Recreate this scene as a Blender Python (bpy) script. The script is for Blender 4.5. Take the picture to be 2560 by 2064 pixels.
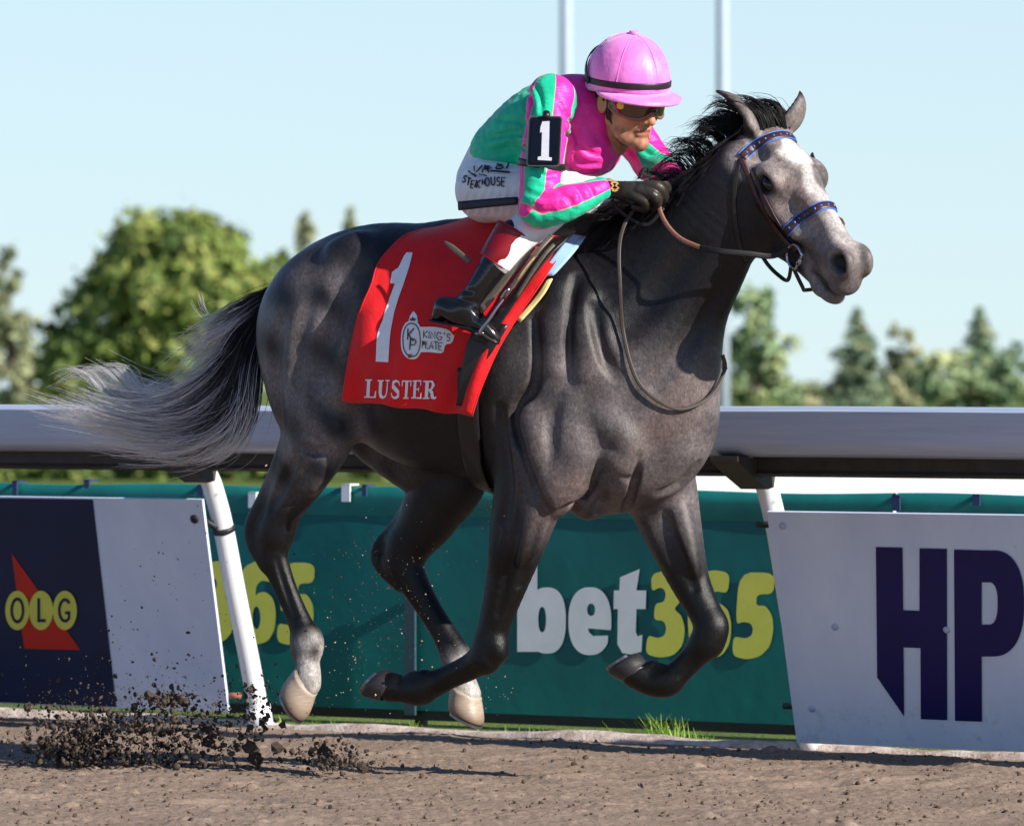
import bpy, bmesh, math, random, os
import numpy as np
from mathutils import Vector, Matrix

# ------------------------------------------------------------------ scene, camera, light
scene = bpy.context.scene
for _o in list(bpy.data.objects):
    bpy.data.objects.remove(_o)
COL = scene.collection
R = math.radians
VOX = float(os.environ.get('DEV_VOX', '1.0'))        # 1.0 = final resolution

FPX, HORIZ, UC, CAMH, CAMD = 13200.0, 960.0, 1280.0, 1.20, 16.0   # photo pixels (2560 wide)
SUN_AZ, SUN_EL = 36.0, 27.0       # degrees: azimuth from +X towards the camera, elevation

camd = bpy.data.cameras.new('camera')
cam = bpy.data.objects.new('camera', camd)
COL.objects.link(cam)
cam.location = (0, -CAMD, CAMH)
cam.rotation_euler = (math.pi / 2, 0, 0)
camd.sensor_width = 36.0
camd.lens = 36.0 * FPX / 2560.0
camd.shift_y = -(1032.0 - HORIZ) / 2560.0
camd.clip_start = 0.5
camd.clip_end = 5000
camd.dof.use_dof = True
camd.dof.focus_distance = 15.75
camd.dof.aperture_fstop = 5.6
scene.camera = cam

world = bpy.data.worlds.new('World')
scene.world = world
world.use_nodes = True
wn = world.node_tree.nodes
wl = world.node_tree.links
wn.clear()
_sky = wn.new('ShaderNodeTexSky')
_sky.sky_type = 'NISHITA'
_sky.sun_disc = False
_sx, _sy = math.cos(R(SUN_AZ)), -math.sin(R(SUN_AZ))
_sky.sun_elevation = R(SUN_EL)
_sky.sun_rotation = math.atan2(_sx, _sy)
_sky.altitude = 0
_sky.air_density = 0.7
_sky.dust_density = 0.0
_sky.ozone_density = 3.5
_bg = wn.new('ShaderNodeBackground')
_bg.inputs['Strength'].default_value = 0.100
_wo = wn.new('ShaderNodeOutputWorld')
_tint = wn.new('ShaderNodeMix')
_tint.data_type = 'RGBA'
_tint.blend_type = 'MULTIPLY'
_tint.inputs[0].default_value = 1.0
_tint.inputs[7].default_value = (1.0, 1.0, 1.0, 1)
wl.new(_sky.outputs[0], _tint.inputs[6])
# pale haze band added low round the sky, zenith left darker to limit fill
_tc = wn.new('ShaderNodeTexCoord')
_sep = wn.new('ShaderNodeSeparateXYZ')
_mr = wn.new('ShaderNodeMapRange')
_mr.interpolation_type = 'SMOOTHSTEP'
_mr.inputs['From Min'].default_value = 0.02
_mr.inputs['From Max'].default_value = 0.26
_mr.inputs['To Min'].default_value = 0.86
_mr.inputs['To Max'].default_value = 0.0
_hz = wn.new('ShaderNodeMix')
_hz.data_type = 'RGBA'
_hz.inputs[7].default_value = (4.45, 5.60, 5.95, 1)
wl.new(_tc.outputs['Generated'], _sep.inputs[0])
wl.new(_sep.outputs['Z'], _mr.inputs['Value'])
wl.new(_mr.outputs[0], _hz.inputs[0])
wl.new(_tint.outputs[2], _hz.inputs[6])
wl.new(_hz.outputs[2], _bg.inputs['Color'])
wl.new(_bg.outputs[0], _wo.inputs['Surface'])

sund = bpy.data.lights.new('sun', 'SUN')
sund.energy = 5.0
sund.angle = R(0.53)
sund.color = (1.0, 0.93, 0.82)
sun = bpy.data.objects.new('sun', sund)
COL.objects.link(sun)
SUNDIR = Vector((_sx * math.cos(R(SUN_EL)), _sy * math.cos(R(SUN_EL)), math.sin(R(SUN_EL))))
sun.rotation_euler = SUNDIR.to_track_quat('Z', 'Y').to_euler()
sun.location = SUNDIR * 30

vs = scene.view_settings
vs.view_transform = 'Standard'
vs.look = 'None'
vs.exposure = 0.62
vs.gamma = 1.0
vs.use_curve_mapping = False
scene.render.engine = 'CYCLES'
scene.cycles.use_denoising = True
scene.cycles.max_bounces = 6
scene.cycles.diffuse_bounces = 3
scene.cycles.glossy_bounces = 3
scene.cycles.transparent_max_bounces = 8
scene.render.resolution_x, scene.render.resolution_y = 1024, 825

# ------------------------------------------------------------------ geometry helpers
C0 = np.array((0.0, -CAMD, CAMH))

def ray(u, v):
    return np.array(((u - UC) / FPX, 1.0, -(v - HORIZ) / FPX))

def at(u, v, Y):
    """world point seen at photo pixel (u,v) at depth plane Y"""
    return C0 + ray(u, v) * (CAMD + Y)

def on_plane(u, v, p0, nrm):
    d = ray(u, v)
    t = np.dot(np.asarray(p0) - C0, nrm) / np.dot(d, nrm)
    return C0 + d * t

HA = R(25.0)
HX = np.array((math.cos(HA), -math.sin(HA), 0.0))     # horse heading
HN = np.array((-math.sin(HA), -math.cos(HA), 0.0))    # towards the camera side
HZ = np.array((0.0, 0.0, 1.0))
HB = np.stack([HX, HN, HZ])                           # world -> horse frame (s,n,z)

def hp(u, v, n=0.0):
    """photo pixel on the plane n metres from the horse's midline -> horse frame (s,n,z)"""
    return HB @ on_plane(u, v, HN * n, HN)

def w2h(p):
    return (HB @ np.asarray(p).T).T

def h2w(p):
    return np.asarray(p) @ HB

PX = 16.0 / FPX          # metres per photo pixel at the horse

def new_mesh(name, V, F, mat=None, parent=None, smooth=True, loc=None):
    """V: (n,3) world coordinates; F: list of tuples or (m,k) int array"""
    V = np.asarray(V, dtype=np.float32).reshape(-1, 3)
    off = np.zeros(3)
    if parent is not None:
        r = parent
        while r.parent is not None:
            r = r.parent
        off = np.array(r.location)
    elif loc is not None:
        off = np.array(loc)
    me = bpy.data.meshes.new(name)
    if isinstance(F, np.ndarray):
        nf, k = F.shape
        me.vertices.add(len(V))
        me.vertices.foreach_set('co', (V - off).astype(np.float32).ravel())
        me.loops.add(nf * k)
        me.loops.foreach_set('vertex_index', F.astype(np.int32).ravel())
        me.polygons.add(nf)
        me.polygons.foreach_set('loop_start', (np.arange(nf) * k).astype(np.int32))
        me.polygons.foreach_set('loop_total', np.full(nf, k, dtype=np.int32))
        me.update(calc_edges=True)
    else:
        me.from_pydata([tuple(p) for p in (V - off)], [], F)
        me.update()
    if smooth:
        me.polygons.foreach_set('use_smooth', np.ones(len(me.polygons), dtype=bool))
    if mat is not None:
        me.materials.append(mat)
    ob = bpy.data.objects.new(name, me)
    COL.objects.link(ob)
    if parent is not None:
        ob.parent = parent
    elif loc is not None:
        ob.location = loc
    return ob

def thing(name, loc, label, cat, group=None):
    o = bpy.data.objects.new(name, None)
    COL.objects.link(o)
    o.location = tuple(loc)
    o.empty_display_size = 0.1
    o['label'] = label
    o['category'] = cat
    if group:
        o['group'] = group
    return o

def tag(o, label=None, cat=None, group=None, kind=None):
    if label: o['label'] = label
    if cat: o['category'] = cat
    if group: o['group'] = group
    if kind: o['kind'] = kind
    return o

class MB:
    """collects shapes into one mesh"""
    def __init__(s):
        s.V, s.F = [], []
    def add(s, V, F):
        b = len(s.V)
        s.V += [tuple(p) for p in V]
        s.F += [tuple(b + i for i in f) for f in F]
        return s
    def box(s, o, ax, ay, az):
        o, ax, ay, az = map(np.asarray, (o, ax, ay, az))
        V = [o + i * ax + j * ay + k * az for k in (0, 1) for j in (0, 1) for i in (0, 1)]
        return s.add(V, [(0, 2, 3, 1), (4, 5, 7, 6), (0, 1, 5, 4), (2, 6, 7, 3), (0, 4, 6, 2), (1, 3, 7, 5)])
    def tube(s, pts, rad, n=8, caps=True, flat=None):
        V, F = tube_vf(pts, rad, n, caps, flat)
        return s.add(V, F)
    def build(s, name, mat, parent=None, smooth=True, loc=None):
        return new_mesh(name, s.V, s.F, mat, parent, smooth, loc)

def tube_vf(pts, rad, n=8, caps=True, flat=None):
    P = np.asarray(pts, float)
    m = len(P)
    rad = np.broadcast_to(np.asarray(rad, float), (m,))
    T = np.gradient(P, axis=0)
    T /= np.linalg.norm(T, axis=1)[:, None] + 1e-12
    up = np.array((0.0, 0, 1))
    if abs(T[0] @ up) > 0.9:
        up = np.array((0.0, 1, 0))
    if flat is not None:
        up = np.asarray(flat[0], float)
    V = []
    a = np.cross(T[0], up)
    a /= np.linalg.norm(a)
    ang = np.arange(n) * 2 * math.pi / n
    for i in range(m):
        if flat is not None:
            f0 = np.asarray(flat[0], float)
            up = f0[i] if f0.ndim == 2 else f0
            a = np.cross(T[i], up)
        else:
            a = a - T[i] * (a @ T[i])
        a = a / (np.linalg.norm(a) + 1e-12)
        b = np.cross(T[i], a)
        q = flat[1] if flat is not None else 1.0
        V += [P[i] + rad[i] * (math.cos(t) * a + q * math.sin(t) * b) for t in ang]
    F = []
    for i in range(m - 1):
        for j in range(n):
            k = (j + 1) % n
            F.append((i * n + j, i * n + k, (i + 1) * n + k, (i + 1) * n + j))
    if caps:
        F.append(tuple(reversed(range(n))))
        F.append(tuple((m - 1) * n + j for j in range(n)))
    return V, F

def spline(P, sub=6):
    """Catmull-Rom through rows of P"""
    P = np.asarray(P, float)
    if len(P) < 3:
        t = np.linspace(0, 1, sub + 1)[:, None]
        return P[0] * (1 - t) + P[-1] * t
    Q = np.vstack([2 * P[0] - P[1], P, 2 * P[-1] - P[-2]])
    out = []
    for i in range(1, len(Q) - 2):
        p0, p1, p2, p3 = Q[i - 1], Q[i], Q[i + 1], Q[i + 2]
        for t in np.arange(sub) / sub:
            out.append(0.5 * ((2 * p1) + (p2 - p0) * t + (2 * p0 - 5 * p1 + 4 * p2 - p3) * t * t + (3 * p1 - p0 - 3 * p2 + p3) * t ** 3))
    out.append(P[-1])
    return np.array(out)

# ------------------------------------------------------------------ material helpers
def lin(h):
    """sRGB 0-255 triple -> linear rgba"""
    c = [x / 255.0 for x in h]
    return tuple(((x + 0.055) / 1.055) ** 2.4 if x > 0.04045 else x / 12.92 for x in c) + (1.0,)

class NM:
    def __init__(s, name, rough=0.6, spec=0.5, color=(0.5, 0.5, 0.5, 1), metal=0.0, sheen=0.0):
        s.m = bpy.data.materials.new(name)
        s.m.use_nodes = True
        s.t = s.m.node_tree
        s.n = s.t.nodes
        s.b = s.n['Principled BSDF']
        s.b.inputs['Roughness'].default_value = rough
        s.b.inputs['Specular IOR Level'].default_value = spec
        s.b.inputs['Base Color'].default_value = color
        s.b.inputs['Metallic'].default_value = metal
        s.b.inputs['Sheen Weight'].default_value = sheen
    def node(s, ty, **kw):
        n = s.n.new(ty)
        for k, v in kw.items():
            setattr(n, k, v)
        return n
    def link(s, a, b):
        s.t.links.new(a, b)
    def coord(s, which='Object', scale=None):
        c = s.node('ShaderNodeTexCoord').outputs[which]
        if scale is not None:
            mp = s.node('ShaderNodeMapping')
            mp.inputs['Scale'].default_value = scale
            s.link(c, mp.inputs['Vector'])
            c = mp.outputs[0]
        return c
    def noise(s, scale, detail=4, rough=0.6, vec=None, dist=0.0):
        n = s.node('ShaderNodeTexNoise')
        n.inputs['Scale'].default_value = scale
        n.inputs['Detail'].default_value = detail
        n.inputs['Roughness'].default_value = rough
        n.inputs['Distortion'].default_value = dist
        s.link(vec if vec is not None else s.coord(), n.inputs['Vector'])
        return n.outputs['Fac']
    def ramp(s, fac, stops):
        r = s.node('ShaderNodeValToRGB')
        e = r.color_ramp.elements
        while len(e) < len(stops):
            e.new(0.5)
        for el, (p, c) in zip(e, stops):
            el.position = p
            el.color = c if len(c) == 4 else tuple(c) + (1,)
        s.link(fac, r.inputs['Fac'])
        return r.outputs['Color']
    def mix(s, fac, a, b, blend='MIX'):
        m = s.node('ShaderNodeMix', data_type='RGBA', blend_type=blend)
        for sock, val in ((m.inputs['Factor'], fac), (m.inputs['A'], a), (m.inputs['B'], b)):
            if hasattr(val, 'links'):
                s.link(val, sock)
            else:
                sock.default_value = val
        # colour sockets of the mix node are indices 6/7
        for idx, val in ((6, a), (7, b)):
            if hasattr(val, 'links'):
                s.link(val, m.inputs[idx])
            else:
                m.inputs[idx].default_value = val
        if hasattr(fac, 'links'):
            s.link(fac, m.inputs[0])
        else:
            m.inputs[0].default_value = fac
        return m.outputs[2]
    def math(s, op, a, b=0.0, clamp=False):
        m = s.node('ShaderNodeMath', operation=op, use_clamp=clamp)
        for i, v in enumerate((a, b)):
            if hasattr(v, 'links'):
                s.link(v, m.inputs[i])
            else:
                m.inputs[i].default_value = v
        return m.outputs[0]
    def attr(s, name, out='Color'):
        a = s.node('ShaderNodeAttribute', attribute_name=name)
        return a.outputs[out]
    def color(s, c):
        s.link(c, s.b.inputs['Base Color'])
        return s
    def rough(s, c):
        s.link(c, s.b.inputs['Roughness'])
        return s
    def bump(s, h, strength=0.3, dist=0.01):
        b = s.node('ShaderNodeBump')
        b.inputs['Strength'].default_value = strength
        b.inputs['Distance'].default_value = dist
        s.link(h, b.inputs['Height'])
        s.link(b.outputs[0], s.b.inputs['Normal'])
        return s

def plain(name, rgb, rough=0.5, spec=0.5, var=0.12, scale=40, metal=0.0, bump=0.0, bdist=0.002, sheen=0.0):
    """one colour with a little procedural variation"""
    k = NM(name, rough, spec, metal=metal, sheen=sheen)
    c = lin(rgb)
    lo = tuple(x * (1 - var) for x in c[:3]) + (1,)
    hi = tuple(min(1, x * (1 + var)) for x in c[:3]) + (1,)
    nz = k.noise(scale, 5)
    k.color(k.ramp(nz, [(0.3, lo), (0.7, hi)]))
    if bump:
        k.bump(nz, bump, bdist)
    return k.m
# ------------------------------------------------------------------ implicit surfaces (smooth unions of tapered limbs and muscles)
class Field:
    """signed distance grid in the frame (s,n,z) of basis B (rows: world axes of the frame)"""
    def __init__(s, lo, hi, vox, basis):
        s.lo = np.asarray(lo, float)
        s.vox = vox
        s.dim = np.ceil((np.asarray(hi) - s.lo) / vox).astype(int) + 1
        s.F = np.full(s.dim, 0.25, np.float32)
        s.B = basis
        s.ax = [(s.lo[i] + np.arange(s.dim[i]) * vox).astype(np.float32) for i in range(3)]
    def _sub(s, lo, hi):
        a = np.maximum(np.floor((np.asarray(lo) - s.lo) / s.vox).astype(int), 0)
        b = np.minimum(np.ceil((np.asarray(hi) - s.lo) / s.vox).astype(int) + 1, s.dim)
        if np.any(b <= a):
            return None
        sl = tuple(slice(a[i], b[i]) for i in range(3))
        return sl, [s.ax[i][sl[i]].reshape([-1 if j == i else 1 for j in range(3)]) for i in range(3)]
    def _merge(s, sl, d, k, cut):
        A = s.F[sl]
        if cut:
            d = -d
            h = np.clip(0.5 - 0.5 * (A - d) / k, 0, 1) if k > 0 else (d > A).astype(np.float32)
            s.F[sl] = A + (d - A) * h + k * h * (1 - h)
        else:
            h = np.clip(0.5 + 0.5 * (A - d) / k, 0, 1) if k > 0 else (d < A).astype(np.float32)
            s.F[sl] = A + (d - A) * h - k * h * (1 - h)
    def chain(s, pts, rad, q=1.0, k=0.03, cut=False, rot=None, sub=5, waxis=1):
        """tapered tube through pts (frame coords); q = scale of local axis 1 (the lateral one); rot = 3x3 rows local axes"""
        P = np.asarray(pts, float)
        if len(P) == 1:
            P = np.vstack([P, P + 1e-4])
            rad, q = np.repeat(rad, 2), np.repeat(q, 2)
        n = len(P)
        rad = np.broadcast_to(np.asarray(rad, float), (n,))
        q = np.broadcast_to(np.asarray(q, float), (n,))
        D = spline(np.column_stack([P, rad, q]), sub) if n > 2 else np.column_stack([P, rad, q])
        ext = (D[:, 3] * np.maximum(1, D[:, 4])).max() + k + 2 * s.vox
        r = s._sub(D[:, :3].min(0) - ext, D[:, :3].max(0) + ext)
        if r is None:
            return
        sl, (X, Y, Z) = r
        Mx = np.eye(3) if rot is None else np.asarray(rot, float)
        if rot is not None:
            L = [Mx[i, 0] * X + Mx[i, 1] * Y + Mx[i, 2] * Z for i in range(3)]
        else:
            L = [X, Y, Z]
        PL = D[:, :3] @ Mx.T
        best = None
        for i in range(len(D) - 1):
            a, b = PL[i], PL[i + 1]
            qq = 0.5 * (D[i, 4] + D[i + 1, 4])
            sc = np.ones(3)
            sc[waxis] = 1.0 / qq
            e = ((b - a) * sc).astype(np.float32)
            p = [(L[j] - np.float32(a[j])) * np.float32(sc[j]) for j in range(3)]
            ee = float(e @ e) + 1e-12
            t = np.clip((p[0] * e[0] + p[1] * e[1] + p[2] * e[2]) / ee, 0, 1)
            dd = np.sqrt((p[0] - t * e[0]) ** 2 + (p[1] - t * e[1]) ** 2 + (p[2] - t * e[2]) ** 2)
            dd -= np.float32(D[i, 3]) + t * np.float32(D[i + 1, 3] - D[i, 3])
            dd *= np.float32(min(1.0, qq))
            best = dd if best is None else np.minimum(best, dd)
        s._merge(sl, best.astype(np.float32), k, cut)
    def ell(s, c, rad, rot=None, k=0.03, cut=False):
        """ellipsoid; rot rows = local axes in the frame"""
        c = np.asarray(c, float)
        rad = np.asarray(rad, float)
        ext = rad.max() + k + 2 * s.vox
        r = s._sub(c - ext, c + ext)
        if r is None:
            return
        sl, (X, Y, Z) = r
        X, Y, Z = X - np.float32(c[0]), Y - np.float32(c[1]), Z - np.float32(c[2])
        Mx = np.eye(3) if rot is None else np.asarray(rot, float)
        k0 = 0
        k1 = 0
        for i in range(3):
            l = np.float32(Mx[i, 0]) * X + np.float32(Mx[i, 1]) * Y + np.float32(Mx[i, 2]) * Z
            k0 = k0 + (l / np.float32(rad[i])) ** 2
            k1 = k1 + (l / np.float32(rad[i] ** 2)) ** 2
        k0 = np.sqrt(k0)
        k1 = np.sqrt(k1) + 1e-6
        s._merge(sl, (k0 * (k0 - 1) / k1).astype(np.float32), k, cut)
    def sample(s, P):
        """trilinear value at frame points (n,3)"""
        g = (np.asarray(P) - s.lo) / s.vox
        g = np.clip(g, 0, s.dim - 1.001)
        i = np.floor(g).astype(int)
        f = g - i
        out = 0
        for dx in (0, 1):
            for dy in (0, 1):
                for dz in (0, 1):
                    w = (f[:, 0] if dx else 1 - f[:, 0]) * (f[:, 1] if dy else 1 - f[:, 1]) * (f[:, 2] if dz else 1 - f[:, 2])
                    out = out + w * s.F[i[:, 0] + dx, i[:, 1] + dy, i[:, 2] + dz]
        return out
    def grad(s, P):
        e = s.vox
        G = np.stack([s.sample(P + d) - s.sample(P - d) for d in np.eye(3) * e], 1)
        return G / (np.linalg.norm(G, axis=1)[:, None] + 1e-9)
    def cast(s, UV, off=0.0, t0=13.5, t1=19.0, step=0.01):
        """photo pixels -> world points where the ray from the camera meets the surface offset by off (nan = miss)"""
        UV = np.asarray(UV, float)
        d = np.stack([(UV[:, 0] - UC) / FPX, np.ones(len(UV)), -(UV[:, 1] - HORIZ) / FPX], 1)
        hit = np.full(len(UV), np.nan)
        ts = np.arange(t0, t1, step)
        prev = None
        for t in ts:
            v = s.sample((C0 + d * t) @ s.B.T) - off
            if prev is not None:
                m = np.isnan(hit) & (v < 0) & (prev >= 0)
                hit[m] = t - step + step * (prev[m] / (prev[m] - v[m]))
            prev = v
        return C0 + d * hit[:, None]
    def mesh(s):
        """surface nets -> world verts, quads"""
        F = s.F
        S = F < 0
        c = np.zeros(tuple(d - 1 for d in F.shape), np.int8)
        for i in (0, 1):
            for j in (0, 1):
                for k in (0, 1):
                    c += S[i:F.shape[0] - 1 + i, j:F.shape[1] - 1 + j, k:F.shape[2] - 1 + k]
        act = (c > 0) & (c < 8)
        I, J, K = np.nonzero(act)
        idx = np.full(act.shape, -1, np.int32)
        idx[I, J, K] = np.arange(len(I), dtype=np.int32)
        acc = np.zeros((len(I), 3))
        cnt = np.zeros(len(I))
        for axis in range(3):
            o = [x for x in range(3) if x != axis]
            for p in (0, 1):
                for q in (0, 1):
                    a = [0, 0, 0]
                    a[o[0]], a[o[1]] = p, q
                    b = list(a)
                    b[axis] = 1
                    fa = F[I + a[0], J + a[1], K + a[2]]
                    fb = F[I + b[0], J + b[1], K + b[2]]
                    m = (fa < 0) != (fb < 0)
                    t = np.where(m, fa / np.where(m, fa - fb, 1), 0)
                    pos = np.tile(np.array(a, float), (len(I), 1))
                    pos[:, axis] += t
                    acc[m] += pos[m]
                    cnt[m] += 1
        V = (acc / cnt[:, None] + np.stack([I, J, K], 1)) * s.vox + s.lo
        quads = []
        for axis in range(3):
            n = F.shape
            sl0 = [slice(1, -1)] * 3
            sl1 = [slice(1, -1)] * 3
            sl0[axis] = slice(0, n[axis] - 1)
            sl1[axis] = slice(1, n[axis])
            A, B = S[tuple(sl0)], S[tuple(sl1)]
            E = np.nonzero(A != B)
            sign = A[E]
            g = [E[0] + (0 if axis == 0 else 1), E[1] + (0 if axis == 1 else 1), E[2] + (0 if axis == 2 else 1)]
            o1, o2 = [(1, 2), (2, 0), (0, 1)][axis]
            def cell(d1, d2):
                h = list(g)
                h[o1] = h[o1] + d1
                h[o2] = h[o2] + d2
                return idx[h[0], h[1], h[2]]
            Q = np.stack([cell(-1, -1), cell(0, -1), cell(0, 0), cell(-1, 0)], 1)
            Q[~sign] = Q[~sign][:, ::-1]
            quads.append(Q)
        Q = np.concatenate(quads)
        Q = Q[(Q >= 0).all(1)]
        for _ in range(2):                       # pull the vertices onto the zero surface
            V -= s.grad(V) * (s.sample(V) * 0.8)[:, None]
        return V, Q

def vcolor(ob, name, rgb):
    a = ob.data.attributes.new(name, 'FLOAT_COLOR', 'POINT')
    rgb = np.asarray(rgb, np.float32)
    a.data.foreach_set('color', np.column_stack([rgb, np.ones(len(rgb), np.float32)]).ravel())

def vfloat(ob, name, x):
    a = ob.data.attributes.new(name, 'FLOAT', 'POINT')
    a.data.foreach_set('value', np.asarray(x, np.float32))

class WaveNoise:
    """cheap smooth 3-D noise from random sines"""
    def __init__(s, seed, freq, n=10):
        r = np.random.RandomState(seed)
        d = r.normal(size=(n, 3))
        d /= np.linalg.norm(d, axis=1)[:, None]
        s.k = d * freq * r.uniform(0.6, 1.5, n)[:, None]
        s.p = r.uniform(0, 6.28, n)
    def __call__(s, P):
        return np.sin(P @ s.k.T + s.p).sum(1) / math.sqrt(len(s.p)) 

def smooth01(x, a, b):
    t = np.clip((x - a) / (b - a), 0, 1)
    return t * t * (3 - 2 * t)
# ------------------------------------------------------------------ the setting: track, infield, rail, boards
rng = np.random.RandomState(7)
RA = R(31.7)
RT = np.array((math.cos(RA), -math.sin(RA), 0.0))      # along the rail
RN = np.array((-math.sin(RA), -math.cos(RA), 0.0))     # from the rail towards the track
RB0 = np.array((0.0, 1.956, 0.0))

def rp(t, o, z):
    return RB0 + RT * t + RN * o + np.array((0, 0, z))

def rail_t(u, v, o):
    """photo pixel on the vertical plane o -> (t, z)"""
    p = on_plane(u, v, RB0 + RN * o, RN) - RB0
    return float(p @ RT), float(p[2])

# --- dirt
kd = NM('track_dirt', 0.95, 0.15)
_c1 = kd.noise(3.0, 6, 0.65)
_c2 = kd.noise(55.0, 5, 0.7)
_c3 = kd.noise(260.0, 3, 0.6)
_base = kd.ramp(_c2, [(0.28, lin((96, 83, 74))), (0.52, lin((142, 124, 110))), (0.78, lin((172, 152, 137)))])
_base = kd.mix(0.30, _base, kd.ramp(_c1, [(0.3, lin((124, 107, 94))), (0.7, lin((162, 141, 126)))]))
_base = kd.mix(kd.ramp(_c3, [(0.66, (0, 0, 0)), (0.76, (0.7, 0.7, 0.7))]), _base, lin((48, 40, 34)))
kd.color(_base)
kd.bump(_c2, 0.5, 0.01)
M_DIRT = kd.m

ax, ay = 2.9, 2.55
gx = np.arange(-ax, ax, 0.0125 / 1.0 * max(1, VOX))
gy = np.arange(-2.4, 3.0, 0.0125 / 1.0 * max(1, VOX))
GX, GY = np.meshgrid(gx, gy)
P = np.column_stack([GX.ravel(), GY.ravel(), np.zeros(GX.size)])
w1, w2, w3, w4 = WaveNoise(1, 9), WaveNoise(2, 30), WaveNoise(3, 85, 16), WaveNoise(4, 230, 16)
h = 0.005 * w1(P) + 0.0028 * w2(P) + 0.0028 * np.abs(w3(P)) + 0.0026 * w4(P) * (w2(P) > -0.3)
for _ in range(260):                                   # loose clods pressed into the surface
    cx, cy = rng.uniform(-ax, ax), rng.uniform(-2.3, 1.6)
    r0 = rng.uniform(0.010, 0.036) * rng.uniform(0.5, 1)
    m = (np.abs(P[:, 0] - cx) < r0 * 1.5) & (np.abs(P[:, 1] - cy) < r0 * 1.5)
    d2 = ((P[m, 0] - cx) ** 2 + (P[m, 1] - cy) ** 2) / r0 ** 2
    h[m] = h[m] + r0 * 0.5 * np.clip(1 - d2, 0, 1)
for _ in range(40):                                    # hoof prints and scrapes
    cx, cy = rng.uniform(-ax, ax), rng.uniform(-2.0, 1.2)
    r0 = rng.uniform(0.05, 0.11)
    d2 = ((P[:, 0] - cx) / (1.4 * r0)) ** 2 + ((P[:, 1] - cy) / r0) ** 2
    h -= 0.012 * np.exp(-d2 * 1.5) - 0.008 * np.exp(-((np.sqrt(d2) - 1.3) / 0.3) ** 2)
bo = (P - RB0) @ RN                                    # distance from the rail base line
h *= smooth01(bo, 0.0, 0.12)
edge = smooth01(np.minimum(np.minimum(P[:, 0] + ax, ax - P[:, 0]), P[:, 1] + 2.4), 0.0, 0.3)
h = h * edge - 0.028 * (1 - edge)
P[:, 2] = h
P0z = h.copy()
ny_, nx_ = GX.shape
ii = np.arange((ny_ - 1) * nx_).reshape(ny_ - 1, nx_)[:, :-1].ravel()
Q = np.stack([ii, ii + 1, ii + nx_ + 1, ii + nx_], 1)
keep = (bo[Q] > 0.0).all(1)
track = new_mesh('dirt_track', P, Q[keep], M_DIRT)
tag(track, kind='structure')
V = [rp(-60, 0.01, -0.03), rp(60, 0.01, -0.03), rp(60, 45, -0.03), rp(-60, 45, -0.03)]
tag(new_mesh('track_surround_ground', V, [(0, 1, 2, 3)], M_DIRT), kind='structure')

# --- infield grass
kg = NM('infield_grass', 0.9, 0.2)
kg.color(kg.ramp(kg.noise(1.2, 8, 0.7), [(0.3, lin((70, 92, 38))), (0.55, lin((104, 122, 52))), (0.75, lin((150, 156, 84)))]))
kg.bump(kg.noise(60, 3), 0.6, 0.05)
V = [rp(-900, 0.012, -0.024), rp(900, 0.012, -0.024), rp(900, -2500, -0.024), rp(-900, -2500, -0.024)]
tag(new_mesh('infield_ground', V, [(0, 1, 2, 3)], kg.m), kind='structure')

# --- pale edging strip at the edge of the dirt
kc = NM('edging', 0.85, 0.3)
kc.color(kc.ramp(kc.noise(14, 6, 0.7), [(0.35, lin((150, 128, 118))), (0.6, lin((214, 198, 190))), (0.8, lin((232, 222, 216)))]))
kc.bump(kc.noise(90, 4), 0.5, 0.01)
mb = MB()
N = 160
tt = np.linspace(-9, 9, N + 1)
zz = 0.020 + 0.010 * np.sin(tt * 5.1) * np.sin(tt * 2.3 + 1) + rng.uniform(-0.005, 0.005, N + 1)
oo = 0.012 * np.sin(tt * 7.7) + rng.uniform(-0.008, 0.008, N + 1)
V = []
for t, z, o in zip(tt, zz, oo):
    V += [rp(t, 0.045 + o, -0.03), rp(t, 0.035 + o, z * 0.8), rp(t, 0.0 + o, z + 0.004), rp(t, -0.05 + o, z), rp(t, -0.06 + o, -0.02)]
F = []
for i in range(N):
    for j in range(4):
        a = i * 5 + j
        F.append((a, a + 5, a + 6, a + 1))
tag(mb.add(V, F).build('edging_kerb', kc.m), kind='structure')

# --- rail (aluminium extrusion) and its gooseneck posts
k = NM('rail_paint', 0.34, 0.5)
_n = k.noise(5.0, 6, 0.6, k.coord('Object', (0.6, 0.6, 14)))
k.color(k.ramp(_n, [(0.3, lin((168, 182, 208))), (0.7, lin((186, 198, 222)))]))
k.bump(k.noise(120, 3), 0.05, 0.002)
M_RAIL = k.m
M_RAILDARK = plain('rail_underside', (64, 58, 56), 0.6, 0.3, 0.25, 20)
k = NM('post_paint', 0.32, 0.5)
k.color(k.mix(k.ramp(k.noise(26, 7, 0.7), [(0.62, (0, 0, 0)), (0.72, (1, 1, 1))]), lin((222, 224, 230)), lin((178, 172, 168))))
k.bump(k.noise(200, 3), 0.08, 0.002)
M_POST = k.m
rail = thing('running_rail', rp(0, 0.5, 0), 'long white aluminium running rail behind the galloping horse', 'rail')
prof = [(0.40, 1.085), (0.41, 1.110), (0.44, 1.122), (0.58, 1.129), (0.606, 1.125), (0.618, 1.112), (0.600, 1.018),
        (0.594, 1.006), (0.582, 0.990), (0.555, 0.976), (0.50, 0.966), (0.44, 0.969), (0.40, 0.994)]
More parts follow.
